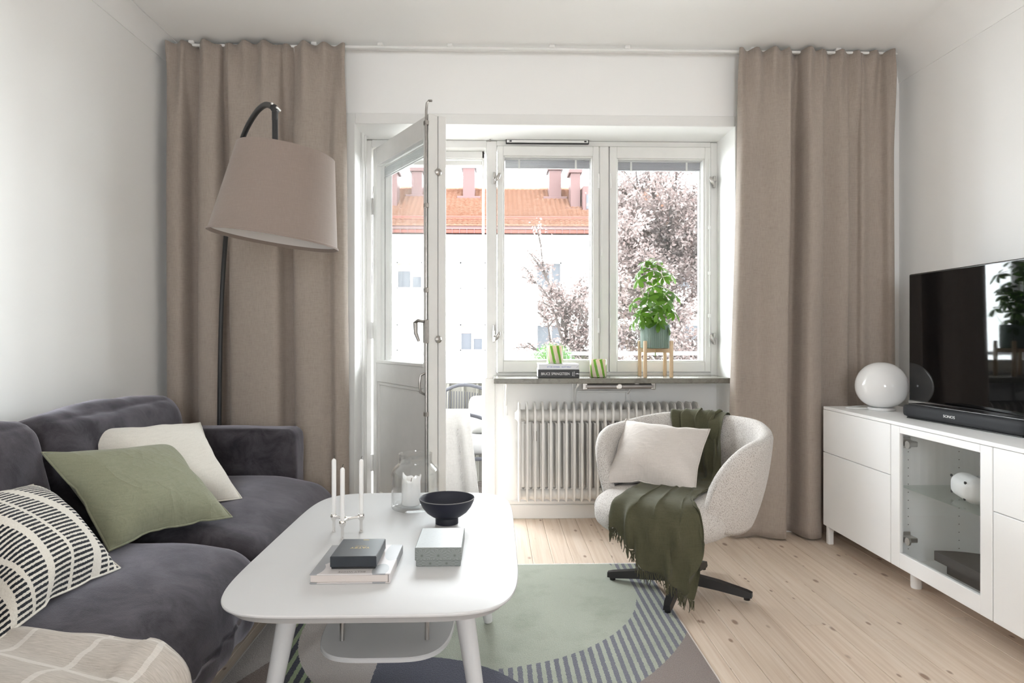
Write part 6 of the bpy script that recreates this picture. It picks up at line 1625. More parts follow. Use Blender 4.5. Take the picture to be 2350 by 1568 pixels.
# glass door
u = units[2.278]
oy = u.location.y
y0, y1, z0, z1 = 2.280 - oy, 2.874 - oy, 0.102, 0.722
g0, g1, h0, h1 = 2.338 - oy, 2.812 - oy, 0.170, 0.692
fx = FX - ox
g = Geo().box((fx, y0, z0), (fx + 0.018, g0, z1), 0.0015).box((fx, g1, z0), (fx + 0.018, y1, z1), 0.0015)
g.box((fx + 0.0002, g0, z0), (fx + 0.0178, g1, h0), 0.0015).box((fx + 0.0002, g0, h1), (fx + 0.0178, g1, z1), 0.0015)
dr = g.build('glass_door', MW['lacquer'], u)
Geo().box((fx + 0.008, g0 - 0.004, h0 - 0.004), (fx + 0.012, g1 + 0.004, h1 + 0.004)).build('pane', MW['glass'], dr, smooth=0)
for z in (0.225, 0.645):
    g = Geo().lathe([(0.001, 0), (0.017, 0), (0.017, 0.008), (0.001, 0.009)], 18, (0, 0, 0), Matrix.Translation((fx + 0.019, y1 - 0.085, z)) @ Matrix.Rotation(PI / 2, 4, 'Y'))
    g.box((fx + 0.022, y1 - 0.075, z - 0.011), (fx + 0.075, y1 - 0.020, z + 0.011), 0.003)
    g.box((fx + 0.04, y1 - 0.024, z - 0.024), (fx + 0.075, y1 - 0.018, z + 0.024), 0.002)
    g.build('hinge', MW['steel'], dr)
Geo().box((fx + 0.035, 2.298 - oy, 0.448), (BX - 0.012 - ox, 2.858 - oy, 0.454), 0.0008).build('glass_shelf', MW['paleglass'], u, smooth=0)
g = Geo()
for x in (FX + 0.07, FX + 0.30):
    for k in range(14):
        z = 0.17 + k * 0.036
        for y in (2.8598 - oy, 2.2942 - oy):
            g.cyl((x - ox, y, z), (x - ox, y + (0.0002 if y > 0 else 0.0002), z), 0.0022, seg=8)
g.build('pin_holes', MW['greyline'], u, smooth=0)
# the long top panel
tp = tag(Geo().box((FX - 0.004, 1.676, 0.7245), (BX + 0.004, 3.466, 0.740), 0.0015).build('cabinet_top', MW['lacquer']), 'long white top panel across the media cabinets', 'worktop')

# VR headset on the glass shelf
vr = thing('vr_headset', 'white virtual reality headset on the cabinet glass shelf', 'headset', (1.93, 2.575, 0.4545))
MW['vr'] = plain('matt_white_plastic', (0.8, 0.8, 0.8), 0.45)
vrm = Matrix.Rotation(math.radians(-18), 4, 'Z')
Geo()._bm(softbox((0.085, 0.19, 0.10), 0.035, (0.012, 0.006, 0.0), 10), Matrix.Translation((-0.02, 0, 0.052)) @ vrm).build('visor', MW['vr'], vr, smooth=180)
Geo()._bm(softbox((0.06, 0.165, 0.085), 0.025, (0, 0, 0), 8), vrm @ Matrix.Translation((0.045, 0, 0.05))).build('face_gasket', plain('light_grey_foam', (0.45, 0.45, 0.46), 0.9), vr, smooth=180)
for y, z in ((-0.075, 0.085), (0.075, 0.085), (-0.07, 0.02), (0.07, 0.02)):
    q = vrm @ Vector((-0.060, y, z))
    Geo().lathe([(0.001, -0.003), (0.005, -0.003), (0.006, 0.001), (0.001, 0.002)], 12, tuple(q), Matrix.Rotation(-PI / 2, 4, 'Y')).build('camera_lens', MW['blackmetal'], vr)
def strap(u, v):
    a = lerp(-1.9, 1.9, u)
    p = vrm @ Vector((0.07 + 0.10 * math.cos(a * 0.82) - 0.02, 0.085 * math.sin(a * 0.82), 0.05 + 0.03 * math.cos(a) + lerp(-0.014, 0.014, v)))
    return p
Geo().grid(strap, 30, 3, 0.004).build('head_strap', MW['vr'], vr)
g = Geo().tube([vrm @ Vector(p) for p in catmull([(0.03, 0, 0.10), (0.06, 0, 0.135), (0.10, 0, 0.14), (0.145, 0, 0.10)], 14)], 0.007, 8)
g.build('top_strap', MW['vr'], vr)

# dark base in the bottom of the glass unit
sb = thing('stand_base', 'dark grey half-oval wooden base inside the glass cabinet', 'stand', (2.01, 2.525, 0.1165))
MW['darkwood'] = plain('dark_grey_oak', (0.055, 0.048, 0.045), 0.5, var=0.3, vscale=25, bump=0.1, bscale=60)
def halfoval(a, b, n=20):
    return [(-a + 0.0, -b * 0.999)] + [(a - a * 2 * (1 - math.cos(t) ** 2) * 0 - a * (1 - math.sin(t)) * 2 if False else -a + 2 * a * math.sin(t), -b * math.cos(t)) for t in [PI * k / n for k in range(1, n)]] + [(-a, b * 0.999)]
sbm = Matrix.Rotation(math.radians(0), 4, 'Z')
Geo().prism([(x, y) for x, y in halfoval(0.13, 0.215)], 0.045, 0.085, Matrix.Translation((-0.005, 0, 0)) @ sbm).build('board', MW['darkwood'], sb, smooth=30)
Geo().prism([(x * 0.85, y * 0.82) for x, y in halfoval(0.12, 0.215)], 0.0, 0.045, Matrix.Translation((-0.005, 0.0, 0)) @ sbm).build('plinth', MW['darkwood'], sb, smooth=30)
ab = thing('clear_bracket', 'clear acrylic bracket lying in front of the dark base', 'bracket', (1.83, 2.47, 0.1165))
g = Geo().box((-0.028, -0.10, 0), (0.012, 0.10, 0.006), 0.001).box((-0.028, -0.10, 0.006), (-0.022, 0.10, 0.045), 0.001)
g.build('acrylic_profile', MW['paleglass'], ab, smooth=0)

# ---- television
tv = thing('television', 'large black flat television on the white cabinet', 'television', (2.03, 2.6, 0.741))
TVX = 0.0
MW['tvblack'] = plain('black_screen', (0.002, 0.002, 0.0022), 0.035, spec=0.35)
MW['bezel'] = plain('black_bezel', (0.01, 0.01, 0.01), 0.3)
Y1, Y0, Z0, Z1 = 3.15 - 2.6, 2.04 - 2.6, 0.793 - 0.741, 1.418 - 0.741
Geo().box((0.0, Y0, Z0), (0.035, Y1, Z1), 0.004).build('housing', MW['bezel'], tv)
Geo().box((-0.0015, Y0 + 0.007, Z0 + 0.016), (0.002, Y1 - 0.007, Z1 - 0.007)).build('screen', MW['tvblack'], tv, smooth=0)
Geo().box((-0.004, Y0, Z0 - 0.002), (0.012, Y1, Z0 + 0.011), 0.002).build('lower_trim', MW['steel'], tv)
Geo().box((0.035, -0.3, 0.15), (0.065, 0.3, 0.5), 0.01).build('rear_housing', MW['bezel'], tv)
g = Geo().prism([(0.10 * math.cos(a) * 0.9, 0.26 * math.sin(a)) for a in [2 * PI * k / 40 for k in range(40)]], 0.0, 0.008, Matrix.Translation((0.115, 0, 0)) @ Matrix.Diagonal((0.75, 1, 1, 1)))
g.build('foot', MW['steel'], tv, smooth=30)
Geo().box((0.06, -0.05, 0.006), (0.085, 0.05, 0.2), 0.004).build('neck', MW['bezel'], tv)

# ---- soundbar
sbr = thing('soundbar', 'black fabric soundbar lying in front of the television', 'speaker', (1.965, 2.665, 0.7405), rz=math.radians(90 + 5.3))
MW['speaker'] = plain('black_speaker_cloth', (0.010, 0.011, 0.014), 0.75, bump=0.3, bscale=900, bdist=0.0005)
bm = softbox((0.651, 0.10, 0.062), 0.022, (0, 0, 0), 12)
# local x runs along the bar; local +y faces the room
Geo()._bm(bm, Matrix.Translation((0, 0, 0.034))).build('speaker_grille', MW['speaker'], sbr, smooth=180)
Geo()._bm(softbox((0.60, 0.075, 0.008), 0.004, (0, 0, 0), 6), Matrix.Translation((0, -0.004, 0.0655))).build('top_plate', plain('black_satin_plastic', (0.02, 0.02, 0.021), 0.25), sbr, smooth=60)
Geo().box((-0.30, -0.04, 0.0), (0.30, 0.042, 0.006), 0.002).build('base', MW['bezel'], sbr)
lettering('brand_lettering', 'SONOS', 0.0165, plain('silver_print', (0.7, 0.7, 0.7), 0.4), sbr, frame3((0.04, 0.0505, 0.036), (-1, 0, 0), (0, 0, 1)), sx=1.15)

# ---- opal globe lamp
gl = thing('globe_lamp', 'glossy white egg-shaped opal glass lamp on the cabinet', 'lamp', (1.965, 3.27, 0.7405))
def opal():
    m = NT('opal_glass')
    m.col((0.86, 0.86, 0.86))
    m.set(Roughness=0.06, Specular_IOR_Level=0.6, Subsurface_Weight=0.25, Subsurface_Scale=0.03)
    m.set(Subsurface_Radius=(1, 1, 1))
    return m.m
prof = []
for k in range(25):
    t = PI * k / 24
    r = 0.121 * math.sin(t) ** 0.9
    z = 0.124 - 0.116 * math.cos(t)
    r *= 1 + 0.05 * (math.cos(t))
    prof.append((max(r, 0.001), z + 0.003))
Geo().lathe(prof, 48).build('glass_globe', opal(), gl, smooth=180)
Geo().lathe([(0.001, 0.0), (0.06, 0.0), (0.064, 0.006), (0.062, 0.014), (0.001, 0.016)], 32).build('base_ring', MW['vr'], gl)
Geo().tube(catmull([(-0.05, 0.03, 0.006), (-0.11, 0.05, 0.004), (-0.135, 0.085, 0.004), (-0.10, 0.12, 0.004), (0.0, 0.16, 0.004), (0.12, 0.17, 0.004)], 30), 0.003, 8).build('cord', MW['vr'], gl)

# ------------------------------------------------------------------ rug
def rug_material():
    m = NT('tufted_rug')
    g = m.n('ShaderNodeNewGeometry')
    sp = m.n('ShaderNodeSeparateXYZ')
    wob = m.n('ShaderNodeTexNoise')
    wob.inputs['Scale'].default_value = 90
    m.l(g.outputs['Position'], wob.inputs['Vector'])
    ad = m.n('ShaderNodeVectorMath', operation='MULTIPLY_ADD')
    m.l(wob.outputs['Color'], ad.inputs[0])
    ad.inputs[1].default_value = (0.008, 0.008, 0)
    m.l(g.outputs['Position'], ad.inputs[2])
    m.l(ad.outputs[0], sp.inputs[0])
    X, Y = sp.outputs[0], sp.outputs[1]

    def inside(cx, cy, r):
        dx = m.math('SUBTRACT', X, cx)
        dy = m.math('SUBTRACT', Y, cy)
        d = m.math('SQRT', m.math('ADD', m.math('MULTIPLY', dx, dx), m.math('MULTIPLY', dy, dy)))
        return m.math('LESS_THAN', d, r)

    pile = m.noise(m.world_pos(), 420, 2, 0.6)
    wear = m.noise(m.world_pos(), 5.5, 4, 0.65)

    def yarn(a, b):
        return m.mix(m.ramp(pile, [(0.35, (0, 0, 0)), (0.65, (1, 1, 1))]), a, b)
    green = yarn((0.36, 0.395, 0.32), (0.57, 0.60, 0.51))
    green = m.mix(m.ramp(wear, [(0.5, (0, 0, 0)), (0.75, (0.55, 0.55, 0.55))]), green, (0.27, 0.31, 0.23))
    navy = yarn((0.04, 0.045, 0.075), (0.15, 0.157, 0.21))
    greige = yarn((0.32, 0.28, 0.265), (0.58, 0.53, 0.50))
    light = yarn((0.44, 0.39, 0.365), (0.72, 0.66, 0.625))
    taupe = yarn((0.20, 0.16, 0.15), (0.37, 0.31, 0.285))
    brown = yarn((0.16, 0.12, 0.10), (0.30, 0.235, 0.205))
    stg = yarn((0.24, 0.31, 0.16), (0.42, 0.50, 0.30))
    ph = m.math('FRACT', m.math('DIVIDE', m.math('ADD', X, 10.0), 0.0315))
    st = m.math('LESS_THAN', ph, 0.52)
    ph2 = m.math('FRACT', m.math('DIVIDE', m.math('ADD', X, 10.0), 0.036))
    st2 = m.math('LESS_THAN', ph2, 0.56)
    right_st = m.mix(st, green, yarn((0.10, 0.105, 0.135), (0.25, 0.255, 0.31)))
    left_st = m.mix(st2, stg, yarn((0.016, 0.018, 0.034), (0.05, 0.054, 0.082)))
    c = greige
    below = m.math('LESS_THAN', m.math('SUBTRACT', Y, m.math('MULTIPLY', X, 2.2)), 3.915)
    c = m.mix(below, c, brown)
    c = m.mix(inside(0.0, 2.57, 0.815), c, left_st)
    c = m.mix(inside(-0.009, 2.534, 0.71), c, light)
    # right half: stripes inside the big ring, taupe outside
    rh = m.math('GREATER_THAN', X, -0.10)
    ring = inside(-0.459, 3.03, 1.327)
    c = m.mix(rh, c, m.mix(ring, taupe, right_st))
    nv = m.math('MULTIPLY', inside(-0.277, 1.818, 0.448), m.math('GREATER_THAN', X, -0.392))
    c = m.mix(m.math('MULTIPLY', inside(-0.10, 2.879, 0.714), m.math('GREATER_THAN', X, -0.30)), c, green)
    c = m.mix(nv, c, navy)
    m.col(c)
    h = m.math('ADD', pile, m.math('MULTIPLY', m.noise(m.world_pos(), 150, 2), 0.8))
    m.bump(h, 0.9, 0.006)
    m.set(Roughness=1.0, Sheen_Weight=0.25, Sheen_Roughness=0.5, Specular_IOR_Level=0.1)
    return m.m


rug = thing('area_rug', 'low pile rug with green circle and navy stripes', 'rug', (-0.076, 2.01, 0.0))
Geo().box((-0.798, -1.15, 0.0005), (0.798, 1.15, 0.012), 0.004).build('pile', rug_material(), rug, smooth=0)
MW['binding'] = plain('rug_binding', (0.62, 0.57, 0.53), 0.95, bump=0.6, bscale=250)
Geo().tube([(0.799, -1.15, 0.006), (0.799, 1.15, 0.006)], 0.005, 6).build('edge_binding', MW['binding'], rug)
Geo().tube([(-0.799, -1.15, 0.006), (-0.799, 1.15, 0.006)], 0.005, 6).build('edge_binding', MW['binding'], rug)
Geo().box((-0.797, 1.148, 0.001), (0.797, 1.162, 0.010), 0.003).build('edge_binding', plain('white_rug_fringe', (0.78, 0.75, 0.72), 0.95, bump=0.6, bscale=250), rug)
rr = random.Random(4)
g = Geo()
for i in range(330):
    x = -0.79 + i * 0.0048
    L = rr.uniform(0.006, 0.02)
    g.tube([(x, 1.160, 0.006), (x + rr.gauss(0, .003), 1.160 + L * .6, 0.006), (x + rr.gauss(0, .006), 1.16 + L, 0.003)], 0.0022, 4)
stuff(g.build('fringe', MW['binding'], rug))

# ------------------------------------------------------------------ sofa
def velvet(name, c, c2, sheen=1.0):
    m = NT(name)
    v = m.coord('Object')
    f = m.noise(v, 9, 5, 0.7, 0.6)
    f2 = m.noise(v, 420, 2)
    m.col(m.mix(m.math('MULTIPLY', f2, 0.4), m.ramp(f, [(0.35, c), (0.65, c2)]), c))
    m.set(Roughness=0.85, Sheen_Weight=sheen, Sheen_Roughness=0.35, Specular_IOR_Level=0.1)
    m.b.inputs['Sheen Tint'].default_value = (0.62, 0.6, 0.68, 1)
    m.bump(m.math('ADD', f2, m.math('MULTIPLY', m.noise(v, 28, 3), 0.6)), 0.25, 0.003)
    return m.m


MW['velvet'] = velvet('charcoal_velvet', (0.028, 0.0255, 0.030), (0.080, 0.073, 0.083), 0.9)
sofa = thing('sofa', 'charcoal velvet two-seat sofa along the left wall', 'sofa', (-1.27, 2.25, 0))
SO = Vector((-1.27, 2.25, 0))


def soft(name, c, dims, rad, puff, n, wr, seed, parent, mat, rot=None):
    M_ = Matrix.Translation(Vector(c) - SO)
    if rot:
        M_ = M_ @ Euler(rot).to_matrix().to_4x4()
    return Geo()._bm(softbox(dims, rad, puff, n, wr, seed), M_).build(name, mat, parent, smooth=180)


soft('base', (-1.37, 2.22, 0.125), (0.77, 2.30, 0.20), 0.03, (0, 0, 0), 10, 0.003, 1, sofa, MW['velvet'])
for y in (1.20, 3.25):
    for x in (-1.68, -1.05):
        Geo().box((x - 0.02 - SO.x, y - 0.02 - SO.y, 0), (x + 0.02 - SO.x, y + 0.02 - SO.y, 0.03), 0.003).build('foot', MW['blackmetal'], sofa)
soft('back_frame', (-1.70, 2.22, 0.36), (0.14, 2.36, 0.60), 0.04, (0, 0, 0), 10, 0.003, 2, sofa, MW['velvet'])
soft('arm', (-1.372, 3.295, 0.345), (0.80, 0.20, 0.63), 0.05, (0.0, 0.012, 0.006), 16, 0.004, 3, sofa, MW['velvet'])
soft('arm', (-1.355, 1.145, 0.345), (0.83, 0.20, 0.63), 0.05, (0.0, 0.012, 0.006), 16, 0.004, 4, sofa, MW['velvet'])


def seat_cushion(y0, y1, seed, xf=-0.765):
    bm = softbox((0.86, y1 - y0, 0.31), 0.10, (0.03, 0.004, 0.022), 26, 0.0, seed)
    for q in bm.verts:
        x, y, z = q.co
        # soft sag and pulled creases at the front lip
        fr = sstep(0.15, 0.43, x)
        q.co.z += 0.010 * noise.noise(Vector((x * 3, y * 3, seed))) * (1 if z > 0 else 0.4)
        q.co.x += fr * 0.007 * math.sin(y * 46 + 4 * noise.noise(Vector((y * 6, z * 5, seed)))) * sstep(0.14, -0.02, z)
        q.co.z -= fr * 0.035 * (1 if z > 0 else 0.2)
    o = Geo()._bm(bm, Matrix.Translation(Vector((xf - 0.445, (y0 + y1) / 2, 0.285)) - SO)).build('seat_cushion', MW['velvet'], sofa, smooth=180)
    return o


seat_cushion(1.25, 2.248, 1.3)
seat_cushion(2.252, 3.25, 5.1)
for y0, y1, sd in ((1.25, 2.235, 2.0), (2.245, 3.17, 7.0)):
    bm = softbox((0.22, y1 - y0, 0.46), 0.075, (0.045, 0.0, 0.03), 22, 0.012, sd)
    for q in bm.verts:
        q.co.y += 0.02 * noise.noise(q.co * 4 + Vector((sd, 0, 0)))
    Geo()._bm(bm, Matrix.Translation(Vector((-1.565, (y0 + y1) / 2, 0.60)) - SO) @ Matrix.Rotation(math.radians(-13), 4, 'Y')).build('back_cushion', MW['velvet'], sofa, smooth=180)


# ------------------------------------------------------------------ scatter cushions
PN = 15


def pillow(name, label, cat, bl, br, tr, tl, shape, mat, thick=1.0, group=None, seam=0.003, flip=False):
    """an inflated cover (two sheets sewn round the edge) fitted to its four corners"""
    bl, br, tr, tl = (Vector(p) for p in (bl, br, tr, tl))
    nrm = ((br - bl).cross(tl - bl)).normalized()
    cen = (bl + br + tr + tl) / 4
    base = Vector((cen.x, cen.y, min(p.z for p in (bl, br, tr, tl))))
    t = thing(name, label, cat, tuple(base), group)
    P = cloth_points(shape)
    idx, uvs, fs = {}, [], []
    for sd in (1, -1):
        for i in range(PN + 1):
            for j in range(PN + 1):
                k = (0 if (i in (0, PN) or j in (0, PN)) else sd, i, j)
                if k not in idx:
                    idx[k] = len(uvs)
                    uvs.append((i / PN, j / PN))
        for i in range(PN):
            for j in range(PN):
                f = [idx[(0 if (a in (0, PN) or b in (0, PN)) else sd, a, b)] for a, b in ((i, j), (i + 1, j), (i + 1, j + 1), (i, j + 1))]
                fs.append(f if sd > 0 else f[::-1])
    cs = [P[idx[(0, i, j)]] for i in (0, PN) for j in (0, PN)]
    mx, my = sum(c[0] for c in cs) / 4, sum(c[1] for c in cs) / 4
    hx, hy = sum(abs(c[0] - mx) for c in cs) / 4, sum(abs(c[1] - my) for c in cs) / 4
    ka = max(hx, hy) * 2
    real = ((br - bl).length + (tr - tl).length + (tl - bl).length + (tr - br).length) / 4
    V = []
    for x, y, z in P:
        u, v = 0.5 + 0.5 * (x - mx) / hx, 0.5 + 0.5 * (y - my) / hy
        gu, gv = uvs[len(V)]
        u, v = lerp(u, gu, 0.45), lerp(v, gv, 0.45)
        if flip:
            u = 1 - u
        V.append((bl.lerp(br, u)).lerp(tl.lerp(tr, u), v) + nrm * z * thick * real / ka - base)
    if flip:
        fs = [f[::-1] for f in fs]
    g = Geo().add(V, fs)
    cov = g.build('cushion_cover', mat, t, smooth=180, uvs=uvs)
    cr = cov.data.attributes.new('crease_edge', 'FLOAT', 'EDGE')
    rim = {idx[k] for k in idx if k[0] == 0}
    for e in cov.data.edges:
        if e.vertices[0] in rim and e.vertices[1] in rim:
            cr.data[e.index].value = 0.9
    sm = cov.modifiers.new('smooth', 'SUBSURF')
    sm.levels = 2
    sm.render_levels = 2
    ring = [idx[(0, k, 0)] for k in range(PN)] + [idx[(0, PN, k)] for k in range(PN)] + [idx[(0, PN - k, PN)] for k in range(PN)] + [idx[(0, 0, PN - k)] for k in range(PN)]
    Geo().tube([V[k] for k in ring], seam, 6, closed=True).build('seam', mat, t, smooth=180)
    return t


MW['sage'] = linen('sage_linen', (0.245, 0.25, 0.175), (0.19, 0.195, 0.13), scale=500, slub=0.3, bump=0.3, crease=1.3)
MW['offwhite'] = linen('off_white_wool', (0.66, 0.63, 0.575), (0.56, 0.53, 0.475), scale=330, slub=0.3, bump=0.5)
MW['palelinen'] = linen('pale_pink_linen', (0.60, 0.555, 0.52), (0.52, 0.475, 0.44), scale=500, slub=0.3, bump=0.25, crease=0.7)


def striped_cotton():
    m = NT('black_and_white_weave')
    tc = m.n('ShaderNodeTexCoord')
    sp = m.n('ShaderNodeSeparateXYZ')
    m.l(tc.outputs['UV'], sp.inputs[0])
    U, V = sp.outputs[0], sp.outputs[1]
    nz = m.noise(m.coord('UV', (90, 90, 1)), 1.0, 2)
    nz2 = m.noise(m.coord('UV', (140, 60, 1)), 1.0, 2)
    # thin dark rows run across u, one above the other in v
    row = m.math('FRACT', m.math('ADD', m.math('MULTIPLY', V, 36.0), m.math('MULTIPLY', m.math('SUBTRACT', nz, 0.5), 0.35)))
    dark = m.math('LESS_THAN', m.math('ABSOLUTE', m.math('SUBTRACT', row, 0.5)), 0.27)
    # sweeping white tufted bands across the rows
    def band(c0, k, amp, w, ph):
        ctr = m.math('ADD', m.math('ADD', c0, m.math('MULTIPLY', V, k)), m.math('MULTIPLY', m.math('SINE', m.math('ADD', m.math('MULTIPLY', V, 5.0), ph)), amp))
        d = m.math('ABSOLUTE', m.math('SUBTRACT', m.math('ADD', U, m.math('MULTIPLY', m.math('SUBTRACT', nz2, 0.5), 0.015)), ctr))
        return m.math('LESS_THAN', d, w)
    b = band(0.95, -0.12, 0.03, 0.014, 0.3)
    for a in ((0.86, -0.05, 0.03, 0.010, 1.0), (0.76, -0.25, 0.05, 0.040, 0.2), (0.50, -0.12, 0.05, 0.014, 1.0), (0.36, -0.22, 0.04, 0.026, 0.0), (0.20, -0.1, 0.05, 0.013, 2.0), (0.07, -0.1, 0.04, 0.022, 0.7)):
        b = m.math('MAXIMUM', b, band(*a))
    dark = m.math('MULTIPLY', dark, m.math('SUBTRACT', 1.0, b))
    wh = m.mix(nz, (0.60, 0.56, 0.50), (0.78, 0.75, 0.69))
    m.col(m.mix(dark, wh, (0.020, 0.022, 0.028)))
    h = m.math('ADD', m.math('MULTIPLY', b, 0.8), m.math('ADD', m.math('MULTIPLY', nz, 0.6), m.math('MULTIPLY', m.math('SUBTRACT', 1.0, dark), 0.4)))
    m.bump(h, 0.8, 0.004)
    m.set(Roughness=0.95, Sheen_Weight=0.1, Specular_IOR_Level=0.1)
    return m.m


pillow('throw_pillow', 'off-white woven cushion behind the sage green one', 'cushion',
       (-1.27, 2.27, 0.468), (-1.018, 2.667, 0.462), (-1.331, 2.987, 0.728), (-1.575, 2.47, 0.765), 'wool', MW['offwhite'], 1.0, 'scatter cushions on the sofa')
pillow('throw_pillow', 'sage green crumpled linen cushion on the sofa', 'cushion',
       (-1.177, 2.028, 0.462), (-0.955, 2.401, 0.460), (-1.29, 2.656, 0.690), (-1.467, 2.16, 0.740), 'sage', MW['sage'], 1.0, 'scatter cushions on the sofa', 0.004)
pillow('throw_pillow', 'black and white striped cushion at the sofa front', 'cushion',
       (-1.045, 1.411, 0.475), (-1.065, 1.887, 0.462), (-1.434, 2.069, 0.655), (-1.40, 1.55, 0.70), 'stripe', striped_cotton(), 1.0, 'scatter cushions on the sofa')

# ------------------------------------------------------------------ checked throw over the sofa corner
def check_throw():
    m = NT('beige_checked_cotton')
    tc = m.n('ShaderNodeTexCoord')
    sp = m.n('ShaderNodeSeparateXYZ')
    m.l(tc.outputs['UV'], sp.inputs[0])
    nz = m.noise(m.coord('UV', (160, 160, 1)), 1, 3)
    sl = m.noise(m.coord('UV', (30, 300, 1)), 1, 3)
    def line(s, f, w):
        return m.math('LESS_THAN', m.math('ABSOLUTE', m.math('SUBTRACT', m.math('FRACT', m.math('ADD', m.math('MULTIPLY', s, f), m.math('MULTIPLY', nz, 0.03))), 0.5)), w)
    b = m.math('MAXIMUM', line(sp.outputs[0], 6.0, 0.045), line(sp.outputs[1], 6.0, 0.055))
    base = m.ramp(sl, [(0.3, (0.39, 0.35, 0.31)), (0.7, (0.52, 0.475, 0.425))])
    m.col(m.mix(m.math('MULTIPLY', b, 0.45), base, (0.74, 0.71, 0.67)))
    m.bump(m.math('ADD', nz, m.math('ADD', sl, m.math('MULTIPLY', b, 0.4))), 0.5, 0.002)
    m.set(Roughness=0.95, Sheen_Weight=0.15, Specular_IOR_Level=0.1)
    return m.m


th = thing('sofa_throw', 'beige checked cotton throw over the sofa front corner', 'blanket', (-0.95, 1.25, 0.3))
def sofa_throw(u, v):
    # u: from the sofa back over the seat and down the front; v: along the sofa away from the camera
    y = lerp(0.93, 1.50, v)
    s = u * 1.0
    zt = 0.475
    if s < 0.60:
        x = -1.35 + s
        z = zt + 0.012 * math.sin(s * 6)
    else:
        a = (s - 0.60) / 0.11
        if a < PI / 2:
            x = -0.75 + 0.11 * math.sin(a)
            z = zt - 0.11 * (1 - math.cos(a))
        else:
            x = -0.64 + 0.02 * math.sin((s - 0.77) * 5)
            z = zt - 0.11 - (s - 0.60 - 0.11 * PI / 2)
    # folds sweep diagonally across the top
    k = (v * 2.2 + u * 1.3)
    z += 0.020 * math.sin(k * 4.2 + 0.6) * sstep(0.0, 0.35, 1 - v) * (1 - 0.7 * sstep(0.5, 0.8, s)) + 0.008 * noise.noise(Vector((u * 9, v * 9, 3)))
    x += 0.016 * math.sin(v * 14 + 1) * sstep(0.6, 0.9, s) + 0.006 * noise.noise(Vector((u * 12, v * 12, 8)))
    y += -0.03 * u + 0.012 * math.sin(u * 9) * v - 0.05 * sstep(0.45, 0.75, u) * v
    if v > 0.9:
        z -= 0.022 * sstep(0.9, 1.0, v) * (1 - 0.8 * sstep(0.50, 0.74, s))
        x -= 0.02 * sstep(0.9, 1.0, v) * sstep(0.5, 0.7, s)
    return Vector((x + 0.95, y - 1.25, z - 0.3))
g = Geo().grid(sofa_throw, 80, 60, 0.006)
n1 = 80 * 60
uv_ = [(i / 79 * 1.15, j / 59 * 0.6) for i in range(80) for j in range(60)]
g.build('blanket', check_throw(), th, smooth=180, uvs=uv_ + uv_)

# ------------------------------------------------------------------ coffee table
TC = Vector((-0.317, 2.121, 0))
TZ = 0.47


def sellipse(a, b, n, cnt=96):
    out = []
    for k in range(cnt):
        t = 2 * PI * k / cnt
        c, s = math.cos(t), math.sin(t)
        out.append((math.copysign(abs(c) ** (2 / n), c) * a, math.copysign(abs(s) ** (2 / n), s) * b))
    return out


def slab(profile, a, b, n, cnt=96):
    """profile: list of (inset, z) from the underside centre outwards to the top"""
    g = Geo()
    vs, fs = [], []
    for ins, z in profile:
        vs += [(x, y, z) for x, y in sellipse(a - ins, b - ins, n, cnt)]
    m_ = len(profile)
    for i in range(m_ - 1):
        for k in range(cnt):
            l = (k + 1) % cnt
            fs.append((i * cnt + k, i * cnt + l, (i + 1) * cnt + l, (i + 1) * cnt + k))
    fs.append(tuple(range(cnt - 1, -1, -1)))
    fs.append(tuple((m_ - 1) * cnt + k for k in range(cnt)))
    return g.add(vs, fs)


ct = thing('coffee_table', 'white boat-shaped coffee table with a small lower shelf', 'table', tuple(TC))
slab([(0.055, TZ - 0.030), (0.020, TZ - 0.028), (0.005, TZ - 0.011), (0.001, TZ - 0.008), (0.0, TZ - 0.004), (0.0012, TZ - 0.001), (0.004, TZ)], 0.384, 0.592, 5.8).build('tabletop', MW['table'], ct, smooth=25)
for sx, sy in ((1, 1), (1, -1), (-1, 1), (-1, -1)):
    a, b = Vector((sx * 0.225, sy * 0.345, TZ - 0.031)), Vector((sx * 0.293, sy * 0.403, 0.0165))
    g = Geo().tube([a, a.lerp(b, 0.97), b], [0.0285, 0.0178, 0.0165], 20)
    g.build('leg', MW['table'], ct)
    Geo().lathe([(0.001, 0), (0.036, 0), (0.038, -0.012), (0.001, -0.012)], 20, (sx * 0.225, sy * 0.345, TZ - 0.0305)).build('leg_plate', MW['table'], ct)
slab([(0.006, 0.226), (0.0, 0.229), (0.0, 0.238), (0.003, 0.241)], 0.195, 0.335, 4.0, 72).build('lower_shelf', MW['table'], ct, smooth=25)
for sx in (1, -1):
    for sy in (1, -1):
        Geo().cyl((sx * 0.122, sy * 0.225, 0.236), (sx * 0.122, sy * 0.225, TZ - 0.032), 0.0065, seg=14).build('rod', MW['steel'], ct)

# ---- glass hurricane jar with pillar candle
def clear_glass():
    m = NT('clear_glass')
    tr = m.n('ShaderNodeBsdfTransparent')
    tr.inputs[0].default_value = (0.99, 0.995, 0.995, 1)
    gl_ = m.n('ShaderNodeBsdfGlossy')
    gl_.inputs['Roughness'].default_value = 0.02
    lw = m.n('ShaderNodeLayerWeight')
    lw.inputs[0].default_value = 0.5
    mx = m.n('ShaderNodeMixShader')
    m.l(m.math('ADD', 0.04, m.math('MULTIPLY', m.math('POWER', lw.outputs['Facing'], 3.0), 0.75)), mx.inputs[0])
    m.l(tr.outputs[0], mx.inputs[1])
    m.l(gl_.outputs[0], mx.inputs[2])
    m.l(mx.outputs[0], m.out.inputs[0])
    m.t.nodes.remove(m.b)
    return m.m


